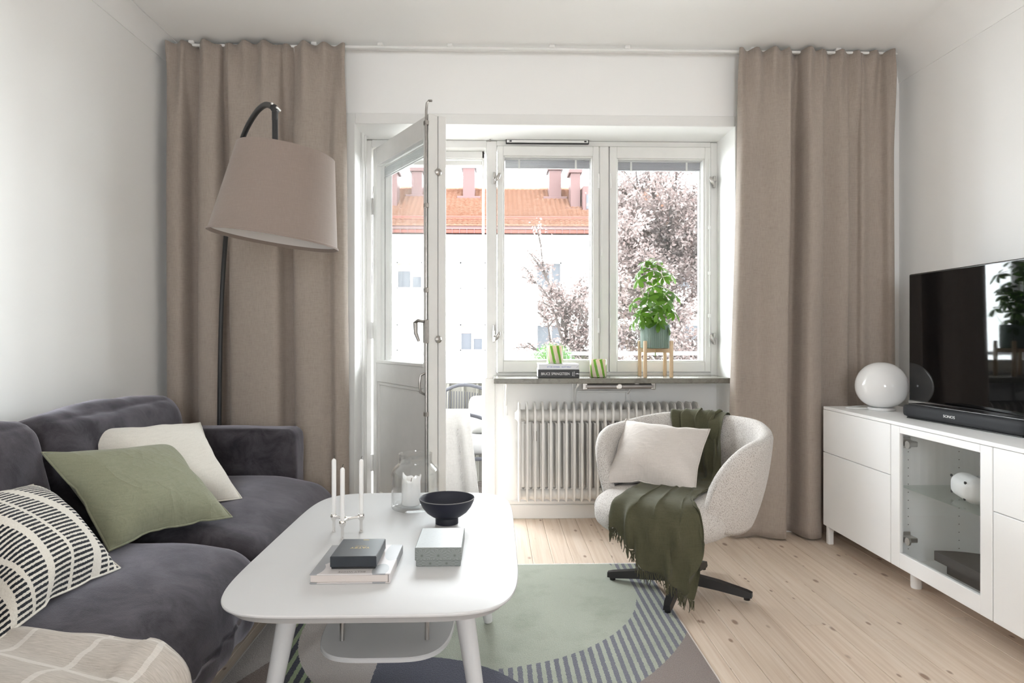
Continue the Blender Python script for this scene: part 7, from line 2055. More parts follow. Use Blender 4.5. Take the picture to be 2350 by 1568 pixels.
MW['clear'] = clear_glass()
jar = thing('glass_jar', 'clear glass hurricane jar with a candle inside on the coffee table', 'jar', (-0.298, 2.472, TZ + 0.0005))
outer = [(0.001, 0.0), (0.080, 0.0), (0.088, 0.004), (0.090, 0.012), (0.0895, 0.13), (0.087, 0.142), (0.080, 0.154), (0.070, 0.162), (0.0645, 0.168), (0.0625, 0.176), (0.0625, 0.200), (0.0635, 0.2055)]
inner = [(0.0605, 0.2055), (0.0595, 0.200), (0.0595, 0.176), (0.062, 0.166), (0.077, 0.151), (0.084, 0.139), (0.0863, 0.13), (0.0865, 0.024), (0.082, 0.016), (0.06, 0.013), (0.001, 0.014)]
Geo().lathe(outer + inner, 64).build('glass_body', MW['clear'], jar, smooth=40)
MW['wax'] = NT('candle_wax')
MW['wax'].col((0.84, 0.83, 0.82))
MW['wax'].set(Roughness=0.45, Subsurface_Weight=0.3, Subsurface_Scale=0.02, Subsurface_Radius=(1, 0.9, 0.8))
MW['wax'] = MW['wax'].m
pc = thing('pillar_candle', 'melted white pillar candle standing inside the glass jar', 'candle', (-0.314, 2.468, TZ + 0.015))
g = Geo()
seg, vs, fs = 40, [], []
rows = [(0.034, 0.0), (0.0352, 0.003), (0.0352, 0.05), (0.0345, 0.085), (0.0352, 0.098), (0.0335, 0.103), (0.030, 0.096), (0.024, 0.086), (0.001, 0.083)]
for i, (r, z) in enumerate(rows):
    for k in range(seg):
        a = 2 * PI * k / seg
        dz = (0.010 * math.sin(a * 2 + 2.2) + 0.006 * math.sin(a * 5)) * (1 if 3 < i < 7 else 0)
        rr_ = r + (0.003 * math.sin(a * 3 + 1) if 3 < i < 6 else 0)
        vs.append((rr_ * math.cos(a), rr_ * math.sin(a), z + dz))
for i in range(len(rows) - 1):
    for k in range(seg):
        l = (k + 1) % seg
        fs.append((i * seg + k, i * seg + l, (i + 1) * seg + l, (i + 1) * seg + k))
fs.append(tuple(range(seg - 1, -1, -1)))
g.add(vs, fs).build('wax_body', MW['wax'], pc, smooth=60)
Geo().tube([(0, 0, 0.083), (0.001, 0, 0.092), (0.003, 0.001, 0.098)], 0.0012, 6).build('wick', MW['greyline'], pc)

# ---- navy footed bowl
bw = thing('footed_bowl', 'matt navy blue footed bowl on the coffee table', 'bowl', (-0.165, 2.268, TZ + 0.0005))
MW['navyclay'] = plain('matt_navy_ceramic', (0.012, 0.014, 0.026), 0.48, bump=0.06, bscale=30, spec=0.4)
Geo().lathe([(0.001, 0.004), (0.034, 0.004), (0.036, 0.0), (0.0395, 0.0), (0.0395, 0.016), (0.0375, 0.021), (0.052, 0.027), (0.070, 0.040), (0.084, 0.058), (0.0925, 0.076), (0.0955, 0.087), (0.0945, 0.0885), (0.0925, 0.087), (0.088, 0.074), (0.079, 0.056), (0.064, 0.040), (0.04, 0.030), (0.001, 0.028)], 64).build('bowl_body', MW['navyclay'], bw, smooth=40)
Geo().lathe([(0.0958, 0.0868), (0.0950, 0.0890), (0.0940, 0.0890), (0.0935, 0.0874)], 64, closed=True).build('rim', plain('worn_ceramic_rim', (0.16, 0.15, 0.15), 0.4), bw, smooth=180)

# ---- candle holder of three linked chrome cups
fe = [Vector((-0.530, 2.172, 0)), (Vector((-0.484, 2.094, 0))), Vector((-0.440, 2.170, 0))]
hc = (fe[0] + fe[1] + fe[2]) / 3
ch = thing('candle_holder', 'polished chrome candle holder with three linked cups', 'candle holder', (hc.x, hc.y, TZ))
for p in fe:
    q = p - hc
    Geo().lathe([(0.001, 0.0), (0.0058, 0.0), (0.0062, 0.002), (0.0050, 0.006), (0.0048, 0.036), (0.006, 0.040), (0.0095, 0.0445), (0.0112, 0.052), (0.0095, 0.0595), (0.0085, 0.0612), (0.0075, 0.0605), (0.0072, 0.05), (0.001, 0.048)], 24, tuple(q)).build('cup', MW['chrome'], ch, smooth=45)
    Geo().tube(catmull([q * 0.85 + Vector((0, 0, 0.052)), q * 0.6 + Vector((0, 0, 0.0515)), q * 0.3 + Vector((0, 0, 0.051)), Vector((0, 0, 0.051))], 10), [0.0065, 0.005, 0.0045, 0.0042, 0.0042, 0.0045, 0.005, 0.006, 0.007, 0.008], 12).build('link_arm', MW['chrome'], ch)
Geo().lathe([(0.001, 0.044), (0.008, 0.046), (0.0095, 0.051), (0.008, 0.056), (0.001, 0.058)], 20).build('hub', MW['chrome'], ch, smooth=60)
labs = ('left', 'front', 'right')
for p, (hh, lab) in zip(fe, ((0.192, 'tall white taper candle in the left chrome cup'), (0.178, 'white taper candle in the front chrome cup, lowest of three'), (0.190, 'white taper candle in the right chrome cup'))):
    c = thing('taper_candle', lab, 'candle', (p.x, p.y, TZ + 0.0515), 'taper candles in the chrome holder')
    Geo().lathe([(0.001, 0.0), (0.0066, 0.0), (0.0066, 0.01), (0.0073, 0.012), (0.0073, hh - 0.008), (0.0064, hh - 0.004), (0.0022, hh), (0.001, hh)], 24).build('wax_body', MW['wax'], c, smooth=40)
    Geo().tube([(0, 0, hh - 0.001), (0.0005, 0, hh + 0.005), (0.003, 0, hh + 0.010)], 0.0009, 6).build('wick', MW['greyline'], c)

# ---- picture book with dice-game box on top
bk = thing('coffee_table_book', 'pale grey picture book under the dark game box', 'book', (-0.378, 1.838, TZ + 0.0005))
def book_cover():
    m = NT('printed_book_cover')
    v = m.coord('Object')
    sp = m.n('ShaderNodeSeparateXYZ')
    m.l(v, sp.inputs[0])
    X, Y = sp.outputs[0], sp.outputs[1]
    def blob(cx, cy, rx, ry):
        a = m.math('DIVIDE', m.math('SUBTRACT', X, cx), rx)
        b = m.math('DIVIDE', m.math('SUBTRACT', Y, cy), ry)
        return m.math('LESS_THAN', m.math('ADD', m.math('MULTIPLY', a, a), m.math('MULTIPLY', b, b)), 1.0)
    b = blob(-0.10, 0.02, 0.035, 0.075)
    for a in ((-0.105, -0.08, 0.03, 0.05), (0.075, -0.09, 0.022, 0.045), (-0.06, 0.115, 0.06, 0.03), (0.09, 0.06, 0.025, 0.08)):
        b = m.math('MAXIMUM', b, blob(*a))
    m.col(m.mix(b, (0.60, 0.565, 0.56), (0.30, 0.305, 0.32)))
    m.set(Roughness=0.35)
    return m.m
MW['cover'] = book_cover()
Geo().box((-0.103, -0.1165, 0.003), (0.099, 0.1165, 0.0225), 0.001).build('pages', plain('book_pages', (0.60, 0.54, 0.51), 0.9, bump=0.3, bscale=300), bk, smooth=0)
Geo().box((-0.105, -0.119, 0.0225), (0.105, 0.119, 0.0258), 0.001).build('front_cover', MW['cover'], bk, smooth=0)
Geo().box((-0.105, -0.119, 0.0), (0.105, 0.119, 0.003), 0.001).build('back_cover', MW['cover'], bk, smooth=0)
Geo().box((0.1005, -0.1185, 0.003), (0.105, 0.1185, 0.0225), 0.0005).build('spine', MW['cover'], bk, smooth=0)
MW['greyink'] = plain('grey_print', (0.22, 0.2, 0.2), 0.6)
lettering('title_lettering', 'BILLY WHITE', 0.0125, MW['greyink'], bk, frame3((0.002, -0.104, 0.0260), (-1, 0, 0), (0, -1, 0)), extrude=0.0001)

yz = thing('game_box', 'dark blue-black dice game box on the picture book', 'box', (-0.377, 1.829, TZ + 0.0265))
MW['inkboard'] = plain('blue_black_board', (0.020, 0.026, 0.034), 0.38, var=0.3, vscale=22)
Geo().box((-0.0585, -0.073, 0.0), (0.0585, 0.073, 0.020), 0.001).build('box_tray', plain('black_board', (0.008, 0.008, 0.009), 0.5), yz, smooth=0)
Geo().box((-0.0615, -0.076, 0.005), (0.0615, 0.076, 0.034), 0.002).build('box_lid', MW['inkboard'], yz, smooth=0)
MW['gold'] = plain('gold_foil', (0.62, 0.47, 0.16), 0.35, metal=0.7)
lettering('title_lettering', 'YATZY', 0.0155, MW['gold'], yz, frame3((0.004, -0.004, 0.0342), (-1, 0, 0), (0, -1, 0)), extrude=0.0001, sx=1.1)
lettering('subtitle_lettering', 'THE DICE GAME', 0.0042, MW['gold'], yz, frame3((0.004, 0.010, 0.0342), (-1, 0, 0), (0, -1, 0)), extrude=0.0001)
Geo().box((0.0, 0.063, 0.0338), (0.016, 0.0655, 0.0343)).build('gold_mark', MW['gold'], yz, smooth=0)

# ---- grey patterned gift box
gb = thing('patterned_box', 'grey-green lidded box with fan pattern on the coffee table', 'box', (-0.158, 1.934, TZ + 0.0005))
def fan_pattern():
    m = NT('printed_fan_paper')
    tc = m.n('ShaderNodeTexCoord')
    sp = m.n('ShaderNodeSeparateXYZ')
    m.l(tc.outputs['Object'], sp.inputs[0])
    g_ = m.n('ShaderNodeNewGeometry')
    nz = m.n('ShaderNodeSeparateXYZ')
    m.l(g_.outputs['True Normal'], nz.inputs[0])
    up = m.math('GREATER_THAN', m.math('ABSOLUTE', nz.outputs[2]), 0.7)
    S = 0.046
    sx_ = m.math('ADD', sp.outputs[0], 0)
    a = m.math('ADD', sp.outputs[0], m.math('MULTIPLY', sp.outputs[1], m.math('GREATER_THAN', m.math('ABSOLUTE', nz.outputs[0]), 0.7)))
    b = m.math('ADD', m.math('MULTIPLY', sp.outputs[2], m.math('SUBTRACT', 1.0, up)), m.math('MULTIPLY', sp.outputs[1], up))
    row = m.math('FLOOR', m.math('DIVIDE', b, S * 0.5))
    u = m.math('SUBTRACT', m.math('FRACT', m.math('ADD', m.math('DIVIDE', a, S), m.math('MULTIPLY', m.math('MODULO', m.math('ABSOLUTE', row), 2.0), 0.5))), 0.5)
    v = m.math('SUBTRACT', m.math('FRACT', m.math('DIVIDE', b, S * 0.5)), 0.35)
    ang = m.math('ARCTAN2', v, m.math('MULTIPLY', u, 2.0))
    ray = m.math('SINE', m.math('MULTIPLY', ang, 16.0))
    r = m.math('SQRT', m.math('ADD', m.math('MULTIPLY', m.math('MULTIPLY', u, u), 4.0), m.math('MULTIPLY', v, v)))
    pet = m.math('MULTIPLY', m.math('GREATER_THAN', ray, 0.3), m.math('GREATER_THAN', r, 0.22))
    core = m.math('MULTIPLY', m.math('LESS_THAN', r, 0.12), m.math('SUBTRACT', 1.0, up))  # print centres dropped on the top face, part of the painted glare
    base = m.mix(m.math('MULTIPLY', pet, m.math('SUBTRACT', 0.55, m.math('MULTIPLY', up, 0.3))), (0.19, 0.205, 0.198), (0.29, 0.31, 0.305))  # same print, weaker on top: sky glare put into the colour
    m.col(m.mix(core, base, (0.13, 0.14, 0.13)))
    m.set(Roughness=0.42, Specular_IOR_Level=0.5)
    return m.m
MW['fan'] = fan_pattern()
Geo().box((-0.0625, -0.0915, 0.0), (0.0625, 0.0915, 0.035), 0.001).build('box_tray', MW['fan'], gb, smooth=0)
Geo().box((-0.0655, -0.0945, 0.017), (0.0655, 0.0945, 0.0535), 0.0015).build('box_lid', MW['fan'], gb, smooth=0)

# ------------------------------------------------------------------ swivel armchair
AC = Vector((0.815, 2.85, 0))
AR = math.radians(-45)
arm_ch = thing('armchair', 'pale grey woven swivel armchair with black star base', 'armchair', tuple(AC), rz=AR)


def boucle():
    m = NT('pale_woven_upholstery')
    v = m.coord('Object')
    vo = m.n('ShaderNodeTexVoronoi')
    vo.inputs['Scale'].default_value = 300
    m.l(v, vo.inputs['Vector'])
    f = m.noise(v, 300, 2)
    c = m.ramp(vo.outputs['Distance'], [(0.15, (0.68, 0.65, 0.625)), (0.55, (0.56, 0.525, 0.495)), (0.8, (0.33, 0.295, 0.27))])
    m.col(m.mix(m.math('MULTIPLY', f, 0.35), c, (0.60, 0.57, 0.545)))
    m.bump(m.math('SUBTRACT', 1.0, vo.outputs['Distance']), 0.5, 0.003)
    m.set(Roughness=0.95, Sheen_Weight=0.2, Specular_IOR_Level=0.1)
    return m.m


MW['boucle'] = boucle()
PHM = math.radians(134)


def shell_pt(phi, s):
    """s runs round the section: 0 outer bottom -> 0.45 outer top -> rim -> inner bottom 1"""
    a = abs(phi)
    tt = max(0.0, (a - math.radians(84)) / (PHM - math.radians(84)))
    zt = 0.745 - 0.045 * sstep(math.radians(30), math.radians(95), a) - 0.27 * (1 - math.sqrt(max(0.0, 1 - min(1.0, tt) ** 2.4)))
    zb = 0.315 + 0.035 * sstep(math.radians(100), PHM, a)
    th = 0.062 * (1 - 0.25 * sstep(math.radians(100), PHM, a))

    def R(z):
        k = (z - 0.30) / 0.44
        return lerp(0.285, 0.385, max(0, k) ** 0.7) + 0.012 * math.sin(PI * max(0, min(1, k)))
    if s < 0.44:
        z = lerp(zb, zt - th / 2, s / 0.44)
        r = R(z)
    elif s < 0.58:
        an = PI * (s - 0.44) / 0.14
        z = zt - th / 2 + math.sin(an) * th / 2
        r = R(zt - th / 2) - th / 2 + math.cos(an) * th / 2
    else:
        z = lerp(zt - th / 2, zb + 0.06, (s - 0.58) / 0.42)
        r = R(z) - th - 0.012 * math.sin(PI * (s - 0.58) / 0.42)
        # soft vertical pulls in the upholstery
        r += 0.0035 * math.sin(phi * 26 + 3 * noise.noise(Vector((phi * 2, z * 4, 1)))) * sstep(0.58, 0.7, s) * sstep(math.radians(110), math.radians(60), a)
    return Vector((r * math.sin(phi) * 1.0, r * math.cos(phi), z))


NP, NS = 84, 44
g = Geo()
vs, fs = [], []
for i in range(NP):
    phi = lerp(-PHM, PHM, i / (NP - 1))
    for j in range(NS):
        vs.append(shell_pt(phi, j / (NS - 1)))
for i in range(NP - 1):
    for j in range(NS):
        l = (j + 1) % NS
        fs.append((i * NS + j, (i + 1) * NS + j, (i + 1) * NS + l, i * NS + l))
# rounded arm ends: bulge the end loops outwards in three steps
for end, sgn in ((0, -1), (NP - 1, 1)):
    loop = [end * NS + j for j in range(NS)]
    cen = sum((vs[k] for k in loop), Vector()) / NS
    phi = sgn * PHM
    tang = Vector((math.cos(phi), -math.sin(phi), 0)) * sgn
    prev = loop
    for sc, push in ((0.86, 0.016), (0.6, 0.026), (0.25, 0.030)):
        n0 = len(vs)
        for k in loop:
            p = vs[k]
            # shrink across the thickness only
            rad = Vector((math.sin(phi), math.cos(phi), 0))
            d = p - cen
            across = rad * d.dot(rad)
            vs.append(cen + (d - across) * (0.9 + 0.1 * sc) + across * sc + tang * push)
        cur = list(range(n0, n0 + NS))
        for j in range(NS):
            l = (j + 1) % NS
            q = (prev[j], prev[l], cur[l], cur[j])
            fs.append(q if sgn < 0 else tuple(reversed(q)))
        prev = cur
    fs.append(tuple(prev))
g.add(vs, fs)
fix_normals(g.build('shell', MW['boucle'], arm_ch, smooth=180))
# seat
bm = softbox((0.60, 0.66, 0.155), 0.075, (0, 0.01, 0.016), 20, 0.003, 3)
for q in bm.verts:
    x, y, z = q.co
    r = math.hypot(x / 0.30, y / 0.33)
    k = max(abs(x / 0.30), abs(y / 0.33), 1e-6)
    f = lerp(1.0, k / max(r, 1e-6), 0.8)
    q.co.x, q.co.y = x * f * (0.93 + 0.10 * sstep(0.05, -0.3, y)), y * f * 1.12
Geo()._bm(bm, Matrix.Translation((0, -0.045, 0.375))).build('seat', MW['boucle'], arm_ch, smooth=180)
Geo().lathe([(0.001, 0.292), (0.2, 0.292), (0.27, 0.31), (0.285, 0.335), (0.001, 0.34)], 48).build('seat_pan', MW['boucle'], arm_ch, smooth=50)
Geo().lathe([(0.001, 0.05), (0.034, 0.05), (0.034, 0.08), (0.026, 0.085), (0.026, 0.27), (0.06, 0.285), (0.06, 0.295), (0.001, 0.295)], 28).build('column', MW['blackmetal'], arm_ch, smooth=40)
for az, L in ((160, 0.32), (-30, 0.30), (-116, 0.30), (52, 0.30)):
    a = math.radians(az) - AR
    d = Vector((math.cos(a), math.sin(a), 0))
    w = Vector((-d.y, d.x, 0))
    vs = []
    for s, hw, z0, z1 in ((0.0, 0.024, 0.045, 0.088), (0.55, 0.021, 0.036, 0.072), (0.93, 0.018, 0.024, 0.052), (1.0, 0.015, 0.026, 0.046)):
        for q, z in ((-hw, z0), (hw, z0), (hw * 0.8, z1), (-hw * 0.8, z1)):
            vs.append(d * L * s + w * q + Vector((0, 0, z)))
    fs = [(3, 2, 1, 0), (12, 13, 14, 15)]
    for i in range(3):
        for k in range(4):
            l = (k + 1) % 4
            fs.append((i * 4 + k, i * 4 + l, i * 4 + 4 + l, i * 4 + 4 + k))
    lg = Geo().add(vs, fs).build('leg', MW['blackmetal'], arm_ch, smooth=25)
    Geo().lathe([(0.001, 0.0125), (0.013, 0.0125), (0.014, 0.028), (0.001, 0.029)], 14, tuple(d * L * 0.93)).build('glide', MW['bezel'], arm_ch)

pillow('chair_cushion', 'pale pinkish white linen cushion on the armchair', 'cushion',
       (0.470, 2.875, 0.470), (0.832, 2.70, 0.466), (1.0, 3.0, 0.685), (0.635, 3.15, 0.715), 'chair', MW['palelinen'], 1.0)

# ---- olive throw: one length over the backrest, one spilling off the seat front
MW['olive'] = linen('olive_wool', (0.080, 0.077, 0.046), (0.05, 0.048, 0.027), scale=420, slub=0.3, bump=0.5, sheen=0.1)
tw = thing('olive_throw', 'olive green fringed wool throw over the armchair', 'blanket', (0.65, 2.55, 0.3))
TP = cloth_points('throw')
TNV = 42
TNU = len(TP) // TNV
g = Geo().add(TP, [(i * TNV + j, (i + 1) * TNV + j, (i + 1) * TNV + j + 1, i * TNV + j + 1) for i in range(TNU - 1) for j in range(TNV - 1)])
bl_ = g.build('blanket', MW['olive'], tw, smooth=180)
so = bl_.modifiers.new('thickness', 'SOLIDIFY')
so.thickness = 0.004
so.offset = 0
sm = bl_.modifiers.new('smooth', 'SUBSURF')
sm.levels = 2
sm.render_levels = 2
fringe([TP[i * TNV + TNV - 1] for i in range(0, TNU, 2)], 0.042, 0.0024, MW['olive'], tw, 6, count=110, spread=0.5)
fringe([TP[j] for j in range(TNV - 9, TNV, 1)], 0.030, 0.0022, MW['olive'], tw, 8, count=34, spread=0.6, gravity=(-0.25, -0.1, -0.9))

# ------------------------------------------------------------------ things on the sill
SZ = 0.8775
b1 = thing('book', 'black book with white title lying lowest on the sill', 'book', (0.366, 3.80, SZ), 'books on the window sill')
MW['blackcover'] = plain('black_book_cover', (0.010, 0.010, 0.011), 0.4)
MW['paper'] = plain('white_pages', (0.74, 0.71, 0.66), 0.9, bump=0.3, bscale=300)
MW['whitecover'] = plain('white_book_cover', (0.74, 0.75, 0.78), 0.4)
def lying_book(t, w, d, h, cov):
    Geo().box((-w / 2 + 0.003, -d / 2 + 0.004, 0.003), (w / 2 - 0.003, d / 2 - 0.003, h - 0.003), 0.0008).build('pages', MW['paper'], t, smooth=0)
    Geo().box((-w / 2, -d / 2 + 0.002, h - 0.003), (w / 2, d / 2, h), 0.001).build('front_cover', cov, t, smooth=0)
    Geo().box((-w / 2, -d / 2 + 0.002, 0.0), (w / 2, d / 2, 0.003), 0.001).build('back_cover', cov, t, smooth=0)
    Geo().box((-w / 2, -d / 2 - 0.002, 0.0), (w / 2, -d / 2 + 0.004, h), 0.002).build('spine', cov, t, smooth=0)
lying_book(b1, 0.236, 0.155, 0.046, MW['blackcover'])
MW['whiteprint'] = plain('white_print', (0.8, 0.8, 0.8), 0.5)
F1 = frame3((-0.019, -0.0797, 0.0225), (1, 0, 0), (0, 0, 1))
lettering('title_lettering', 'BRUCE SPRINGSTEEN', 0.0215, MW['whiteprint'], b1, F1, 0.0001, sx=0.80)
lettering('subtitle_lettering', 'BORN', 0.008, MW['whiteprint'], b1, frame3((0.080, -0.0797, 0.0225), (0, 0, 1), (-1, 0, 0)), 0.0001)
lettering('subtitle_lettering', 'TO RUN', 0.0075, MW['whiteprint'], b1, frame3((0.089, -0.0797, 0.0225), (0, 0, 1), (-1, 0, 0)), 0.0001)
g = Geo().prism([(-0.010, 0.0), (0.010, -0.001), (0.013, 0.002), (0.004, 0.003), (0.0, 0.006), (-0.003, 0.003), (-0.009, 0.003)], 0, 0.0002, frame3((0.106, -0.0797, 0.0215), (1, 0, 0), (0, 0, 1)))
g.build('spine_emblem', MW['whiteprint'], b1, smooth=0)
b2 = thing('book', 'white book with blue title lying on the black book', 'book', (0.367, 3.802, SZ + 0.0465), 'books on the window sill')
lying_book(b2, 0.232, 0.15, 0.032, MW['whitecover'])
MW['blueprint'] = plain('blue_print', (0.03, 0.09, 0.42), 0.5)
lettering('title_lettering', 'ETT ÅR I RYMDEN    SCOTT KELLY', 0.0112, MW['blueprint'], b2, frame3((0.002, -0.0772, 0.0155), (1, 0, 0), (0, 0, 1)), 0.0001, sx=0.80)
g = Geo().tube([(0.102, -0.0772, 0.012), (0.106, -0.0772, 0.016), (0.111, -0.0772, 0.020)], 0.0009, 5)
g.build('spine_emblem', MW['greyink'], b2)


def striped_glass():
    m = NT('green_striped_glass')
    v = m.coord('Object')
    sp = m.n('ShaderNodeSeparateXYZ')
    m.l(v, sp.inputs[0])
    ang = m.math('ARCTAN2', sp.outputs[1], sp.outputs[0])
    tw_ = m.math('ADD', m.math('MULTIPLY', ang, 8 / (2 * PI)), m.math('MULTIPLY', sp.outputs[2], 6.0))
    tw_ = m.math('ADD', tw_, m.math('MULTIPLY', m.noise(v, 30, 2), 0.16))
    st = m.math('LESS_THAN', m.math('ABSOLUTE', m.math('SUBTRACT', m.math('FRACT', tw_), 0.5)), 0.20)
    sp2 = m.noise(v, 500, 2)
    peach = m.mix(sp2, (0.80, 0.66, 0.52), (0.92, 0.84, 0.74))
    gr = m.mix(sp2, (0.14, 0.42, 0.03), (0.32, 0.62, 0.10))
    m.col(m.mix(st, peach, gr))
    m.set(Roughness=0.12, Specular_IOR_Level=0.5)
    tr = m.n('ShaderNodeBsdfTranslucent')
    m.l(m.mix(st, (0.62, 0.50, 0.38), (0.16, 0.34, 0.03)), tr.inputs[0])
    mx = m.n('ShaderNodeMixShader')
    mx.inputs[0].default_value = 0.40
    m.l(m.b.outputs[0], mx.inputs[1])
    m.l(tr.outputs[0], mx.inputs[2])
    m.l(mx.outputs[0], m.out.inputs[0])
    return m.m


MW['stripeglass'] = striped_glass()
for lab, loc, rz in (('green and peach striped glass tumbler standing on the books', (0.352, 3.80, SZ + 0.0795), 0.35), ('green and peach striped glass tumbler standing on the sill', (0.600, 3.775, SZ + 0.0005), 1.1)):
    t = thing('striped_tumbler', lab, 'tumbler', loc, 'striped glass tumblers', rz)
    Geo().lathe([(0.001, 0.0), (0.044, 0.0), (0.0485, 0.004), (0.049, 0.010), (0.0485, 0.10), (0.047, 0.103), (0.0455, 0.10), (0.045, 0.016), (0.04, 0.012), (0.001, 0.012)], 48).build('glass_cup', MW['stripeglass'], t, smooth=40)
    Geo().lathe([(0.0489, 0.0), (0.0496, 0.003), (0.0496, 0.008), (0.0489, 0.010)], 48, closed=True).build('glass_foot', MW['clear'], t, smooth=60)

# ---- plant stand, pot and umbrella plant
PC = Vector((0.943, 3.815, SZ))
stn = thing('plant_stand', 'small pale wooden plant stand on the window sill', 'plant stand', tuple(PC))
MW['birch'] = plain('pale_birch', (0.66, 0.49, 0.32), 0.5, var=0.1, vscale=30)
for sx in (-1, 1):
    for sy in (-1, 1):
        Geo().lathe([(0.001, 0), (0.0095, 0.0), (0.0112, 0.003), (0.0112, 0.207), (0.0100, 0.2105), (0.001, 0.211)], 16, (sx * 0.076, sy * 0.072, 0)).build('leg', MW['birch'], stn)
for s in (-1, 1):
    z0 = 0.142 if s < 0 else 0.1421
    M_ = Matrix.Rotation(math.atan2(s * 0.072, 0.076), 4, 'Z')
    Geo().box((-0.098, -0.009, z0), (0.098, 0.009, z0 + 0.024), 0.001, M_).build('crossbar', MW['birch'], stn)
pot = thing('plant_pot', 'ribbed sage green ceramic pot on the wooden stand', 'pot', (PC.x, PC.y, SZ + 0.1665))
MW['potgreen'] = plain('sage_glaze', (0.155, 0.225, 0.185), 0.35, spec=0.5)
g = Geo()
vs, fs = [], []
seg = 44 * 6
prof = [(0.001, 0.001, 0), (0.078, 0.0, 0), (0.082, 0.004, 1), (0.0835, 0.135, 1), (0.083, 0.140, 0.3), (0.078, 0.140, 0), (0.0775, 0.12, 0), (0.001, 0.118, 0)]
for r, z, rib in prof:
    for k in range(seg):
        a = 2 * PI * k / seg
        q = r - rib * 0.0024 * (0.5 + 0.5 * math.cos(a * 44)) ** 2 + rib * 0.003
        vs.append((q * math.cos(a), q * math.sin(a), z))
for i in range(len(prof) - 1):
    for k in range(seg):
        l = (k + 1) % seg
        fs.append((i * seg + k, i * seg + l, (i + 1) * seg + l, (i + 1) * seg + k))
g.add(vs, fs).build('pot_body', MW['potgreen'], pot, smooth=50)
Geo().lathe([(0.001, 0.1185), (0.077, 0.1205), (0.077, 0.119), (0.001, 0.119)], 24).build('soil', plain('potting_soil', (0.03, 0.02, 0.015), 1.0, bump=1.0, bscale=80), pot)

pl = thing('umbrella_plant', 'bushy green umbrella plant in the ribbed pot', 'plant', (PC.x, PC.y, SZ + 0.287))


def plant_leaf():
    m = NT('glossy_green_leaf')
    tc = m.n('ShaderNodeTexCoord')
    oi = m.n('ShaderNodeObjectInfo')
    c = m.ramp(oi.outputs['Random'], [(0.0, (0.035, 0.10, 0.010)), (0.5, (0.055, 0.15, 0.013)), (1.0, (0.10, 0.22, 0.025))])
    sp = m.n('ShaderNodeSeparateXYZ')
    m.l(tc.outputs['Object'], sp.inputs[0])
    rib = m.math('LESS_THAN', m.math('ABSOLUTE', sp.outputs[1]), 0.0006)
    col = m.mix(m.math('MULTIPLY', rib, 0.6), c, (0.45, 0.6, 0.25))
    m.col(col)
    m.set(Roughness=0.28, Specular_IOR_Level=0.5)
    tr = m.n('ShaderNodeBsdfTranslucent')
    m.l(m.mix(0.5, col, (0.16, 0.32, 0.02)), tr.inputs[0])
    mx = m.n('ShaderNodeMixShader')
    mx.inputs[0].default_value = 0.38
    m.l(m.b.outputs[0], mx.inputs[1])
    m.l(tr.outputs[0], mx.inputs[2])
    m.l(mx.outputs[0], m.out.inputs[0])
    return m.m


MW['leaf'] = plant_leaf()
MW['stalk'] = plain('green_stalk', (0.24, 0.36, 0.12), 0.5)
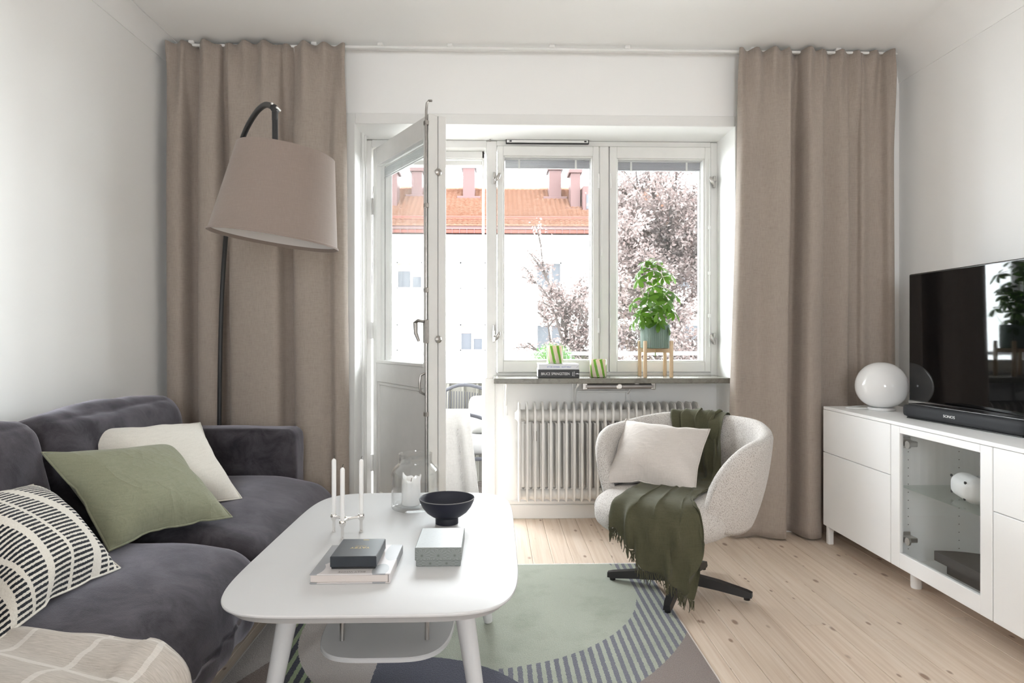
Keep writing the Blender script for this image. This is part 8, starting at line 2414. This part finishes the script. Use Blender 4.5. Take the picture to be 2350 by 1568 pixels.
# one leaflet, pointing along +x, arching down
g = Geo()
vs, fs = [], []
for i in range(9):
    s = i / 8
    w = 0.5 * (math.sin(PI * min(1, s * 0.94 + 0.03)) ** 0.75) * (0.55 + 0.6 * s)
    zz = 0.10 * s - 0.28 * s * s
    vs += [(s, -w * 0.5, zz + 0.05 * w), (s, 0, zz), (s, w * 0.5, zz + 0.05 * w)]
for i in range(8):
    k = i * 3
    fs += [(k, k + 3, k + 4, k + 1), (k + 1, k + 4, k + 5, k + 2)]
leaf0 = None
stems = Geo()
rr = random.Random(21)
k_ = 0.2168 * 3.815 / 1500
cents = []
for zx, zy, yo in ((1215, 320, -.05), (1450, 300, -.10), (1340, 405, -.12), (1285, 525, -.13), (1480, 575, -.13), (1380, 675, -.14), (1215, 690, -.08), (1570, 665, -.09), (1380, 225, -.03), (1600, 480, -.05), (1590, 250, .02), (1165, 565, .0), (1455, 480, -.06), (1310, 120, 0.0), (1455, 110, .03), (1400, 775, -.10), (1270, 760, -.05), (1520, 800, -.05), (1250, 220, .03), (1420, 160, -.02), (1190, 760, .03), (1520, 400, .03), (1350, 560, .04), (1610, 620, .04)):
    cents.append(Vector(((zx - 1415) * k_, yo, (830 - zy) * k_ + 0.0)))
for q in range(9):
    az = rr.uniform(0, 2 * PI)
    cents.append(Vector((0.085 * math.cos(az), -0.03 + 0.07 * math.sin(az), rr.uniform(0.04, 0.34))))
for n_, c in enumerate(cents):
    base = Vector((rr.uniform(-.012, .012), rr.uniform(-.012, .012), -0.10 + max(0.0, c.z) * 0.45))
    mid = (base + c) / 2 + Vector((c.x * 0.25, c.y * 0.25, 0.01))
    stems.tube(catmull([base, mid, c], 8), [0.0022 - 0.00012 * q for q in range(8)], 5)
    nl = rr.choice((6, 7, 7, 8))
    out = Vector((c.x, c.y - 0.03, 0.10)).normalized()
    tilt = Vector((0, 0, 1)).rotation_difference(out)
    a0 = rr.uniform(0, 6)
    for q in range(nl):
        L = 0.057 * rr.uniform(0.8, 1.2)
        e = Euler((rr.uniform(-.25, .25), rr.uniform(0.0, 0.5), a0 + 2 * PI * q / nl + rr.uniform(-.12, .12)))
        rot = tilt.to_matrix() @ Euler((0, 0, e.z)).to_matrix() @ Euler((0, e.y, 0)).to_matrix() @ Euler((e.x, 0, 0)).to_matrix()
        if leaf0 is None:
            leaf0 = Geo().add(vs, fs).build('leaf', MW['leaf'], pl, smooth=180)
            lf_ = leaf0
        else:
            lf_ = dup(leaf0, 'leaf', pl)
        start = c + rot @ Vector((0.006, 0, 0))
        yy = (start + rot @ Vector((L, 0, 0))).y
        if yy > 0.135:
            start.y -= yy - 0.135
        lf_.location = start
        lf_.rotation_euler = rot.to_euler()
        lf_.scale = (L, L, L)
        stems.tube([c, start], 0.0009, 4)
stems.tube(catmull([(0, 0, -0.165), (0.004, 0, 0.0), (-0.004, 0.004, 0.12), (0.002, 0.0, 0.20)], 14), 0.004, 6)
stems.build('stem', MW['stalk'], pl)
